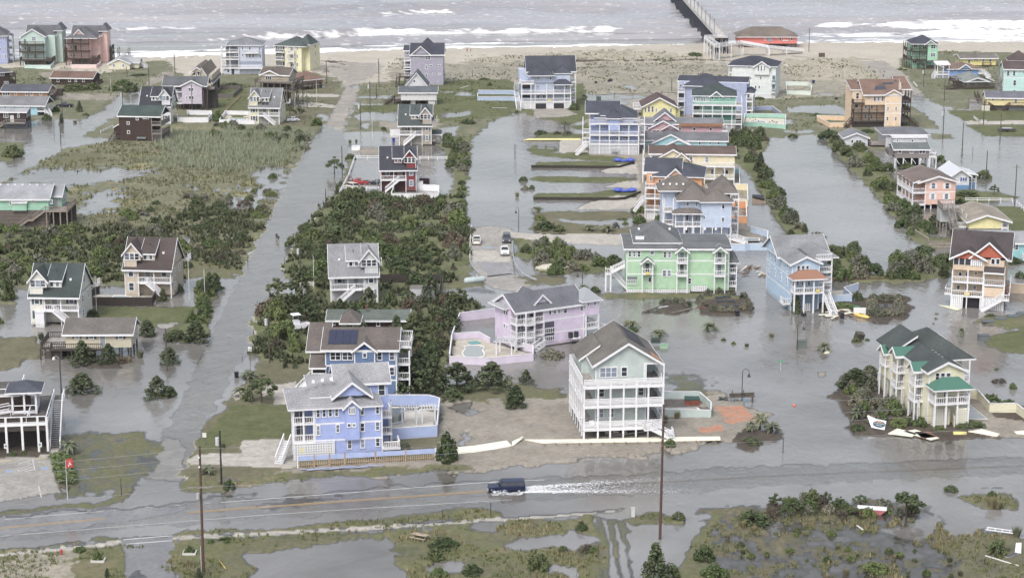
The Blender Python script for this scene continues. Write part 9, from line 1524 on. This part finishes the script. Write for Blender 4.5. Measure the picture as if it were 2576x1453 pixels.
def scatter(name,polys,dens,h0,h1,w_,mat,seed,blades=5,lean=.5,clump=None,flood=-.02):
 g=np.random.default_rng(seed);B=[]
 for poly in polys:
  P_=[G(*q) for q in poly];xs=[p.x for p in P_];ys=[p.y for p in P_];n=int((max(xs)-min(xs))*(max(ys)-min(ys))*dens)
  x=g.uniform(min(xs),max(xs),n);y=g.uniform(min(ys),max(ys),n);m=inpoly(x+(fbm(x*.12,y*.12,71,3)-.5)*22,y+(fbm(x*.12,y*.12,72,3)-.5)*40*(1 if y.mean()>330 else .15),[(p.x,p.y) for p in P_]);x,y=x[m],y[m]
  keep=fbm(x*.16,y*.16,seed,4)>(.47 if clump is None else clump);B.append(np.c_[x[keep],y[keep]])
 Q=np.concatenate(B);r=np.clip(np.searchsorted(RY,Q[:,1]),1,len(RY)-1);jj=np.clip(np.searchsorted(TX,Q[:,0]/scl[r]),0,len(TX)-1);zg=H2[r,jj]
 ok=zg>flood
 for h in HOUSES:
  u=(Q[:,0]-h.A.x)*h.ex.x+(Q[:,1]-h.A.y)*h.ex.y;v=(Q[:,0]-h.A.x)*h.ey.x+(Q[:,1]-h.A.y)*h.ey.y;ok &=~((u>-1) & (u<h.W+1) & (v>-1) & (v<h.D+.5))
 Q,zg=Q[ok],zg[ok];n=len(Q)*blades;Q=np.repeat(Q,blades,0)+g.normal(size=(n,2))*.12;zg=np.repeat(zg,blades);a=g.random(n)*6.28;hh=h0+(h1-h0)*g.random(n);ww=w_*(.6+.8*g.random(n))
 b=np.c_[Q,zg-.02];dv_=np.c_[np.cos(a),np.sin(a),0*a];pv=np.c_[-np.sin(a),np.cos(a),0*a];tip=b+dv_*(hh*lean)[:,None]*g.random(n)[:,None];tip[:,2]+=hh
 V=np.stack([b-pv*ww[:,None],b+pv*ww[:,None],tip],1).reshape(-1,3);o=put(name,np_mesh(name,V,np.arange(3*n).reshape(n,3),mat));tag(o,kind='stuff');return n
LEAF['reed']=mat_leaf('reed_blades',(.25,.26,.19),(.34,.35,.27),(.42,.42,.34));LEAF['marsh']=mat_leaf('marsh_blades',(.11,.115,.06),(.17,.165,.09),(.25,.22,.13));LEAF['turf']=mat_leaf('weed_blades',(.075,.09,.04),(.12,.14,.06),(.18,.18,.09));LEAF['scrubby']=mat_leaf('scrub_leaves',(.04,.05,.025),(.075,.085,.045),(.13,.13,.08))
scatter('reeds',[[(390,360),(470,335),(640,325),(795,335),(765,385),(700,420),(560,440),(430,435),(380,400)]],1.1,.9,1.8,.1,LEAF['reed'],3,5,.35,.3)
scatter('marsh_grass',[[(40,440),(100,395),(300,350),(790,340),(760,380),(720,450),(660,570),(600,690),(445,697),(300,600),(-100,560),(-100,470)]],.7,.3,.9,.13,LEAF['marsh'],4,5,.7,.42)
scatter('low_scrub',[[(-60,575),(190,572),(330,590),(470,520),(640,500),(610,670),(445,697),(330,690),(100,705),(-60,760)],[(712,690),(725,640),(800,540),(840,498),(1165,500),(1185,590),(1182,700),(1100,715),(830,765)],[(640,800),(720,742),(1170,742),(1215,772),(1130,890),(1110,985),(1000,985),(640,900)]],.8,.4,1.3,.3,LEAF['scrubby'],5,6,.9,.4)
scatter('verge_grass',[[(440,1342),(475,1327),(644,1330),(869,1312),(1069,1290),(1185,1276),(1262,1286),(1262,1299),(1069,1314),(869,1327),(644,1337)],[(435,1358),(644,1348),(869,1338),(1000,1337),(1288,1310),(1400,1302),(1510,1294),(1512,1470),(995,1470),(985,1390),(880,1362),(640,1387),(630,1470),(442,1470)],[(-60,1418),(313,1370),(325,1470),(-60,1470)],[(-60,1390),(200,1367),(240,1362),(0,1395),(-60,1402)],[(1700,1450),(1755,1300),(1932,1268),(2330,1266),(2380,1320),(2600,1355),(2600,1470)],[(1571,1304),(1653,1287),(1723,1307),(1598,1317)],[(2397,1249),(2542,1242),(2567,1269),(2470,1282)],[(450,1212),(590,1212),(560,1240),(450,1230)],[(600,1212),(1200,1178),(1200,1186),(640,1222)]],2.2,.15,.6,.07,LEAF['turf'],6,5,.7,.46,.0)
scatter('dry_marsh_grass',[[(435,1358),(1288,1310),(1510,1294),(1512,1470),(995,1470),(985,1390),(442,1470)],[(1290,1316),(1450,1312),(1460,1336),(1290,1348)],[(1780,1290),(2330,1266),(2380,1320),(2600,1360),(2600,1470),(1790,1470)],[(2492,1250),(2567,1270),(2500,1282)],[(1575,1306),(1653,1290),(1700,1307),(1600,1315)]],1.2,.25,.75,.08,LEAF['dry'],8,6,.6,.56,-.01)
scatter('dune_grass',[[(1170,150),(1300,142),(1500,130),(1700,135),(1790,150),(1720,165),(1500,172),(1180,175)],[(960,150),(1060,150),(1010,185),(960,185)],[(1960,150),(2130,152),(2260,210),(2160,220),(1990,205)],[(2270,150),(2360,130),(2640,150),(2640,270),(2410,275),(2300,210)],[(1100,170),(1900,165),(1990,235),(1300,240),(1010,220)]],.18,.3,.7,.16,LEAF['marsh'],9,5,.8,.52)
scatter('rough_grass',[[(0,180),(340,170),(420,195),(330,240),(0,250)],[(520,210),(860,215),(800,320),(520,300)],[(905,215),(1300,215),(1320,285),(1180,350),(1100,300),(905,300)],[(1900,250),(2200,240),(2250,310),(1900,335)]],.25,.15,.5,.16,LEAF['turf'],12,5,.8,.5)
mass_mesh()
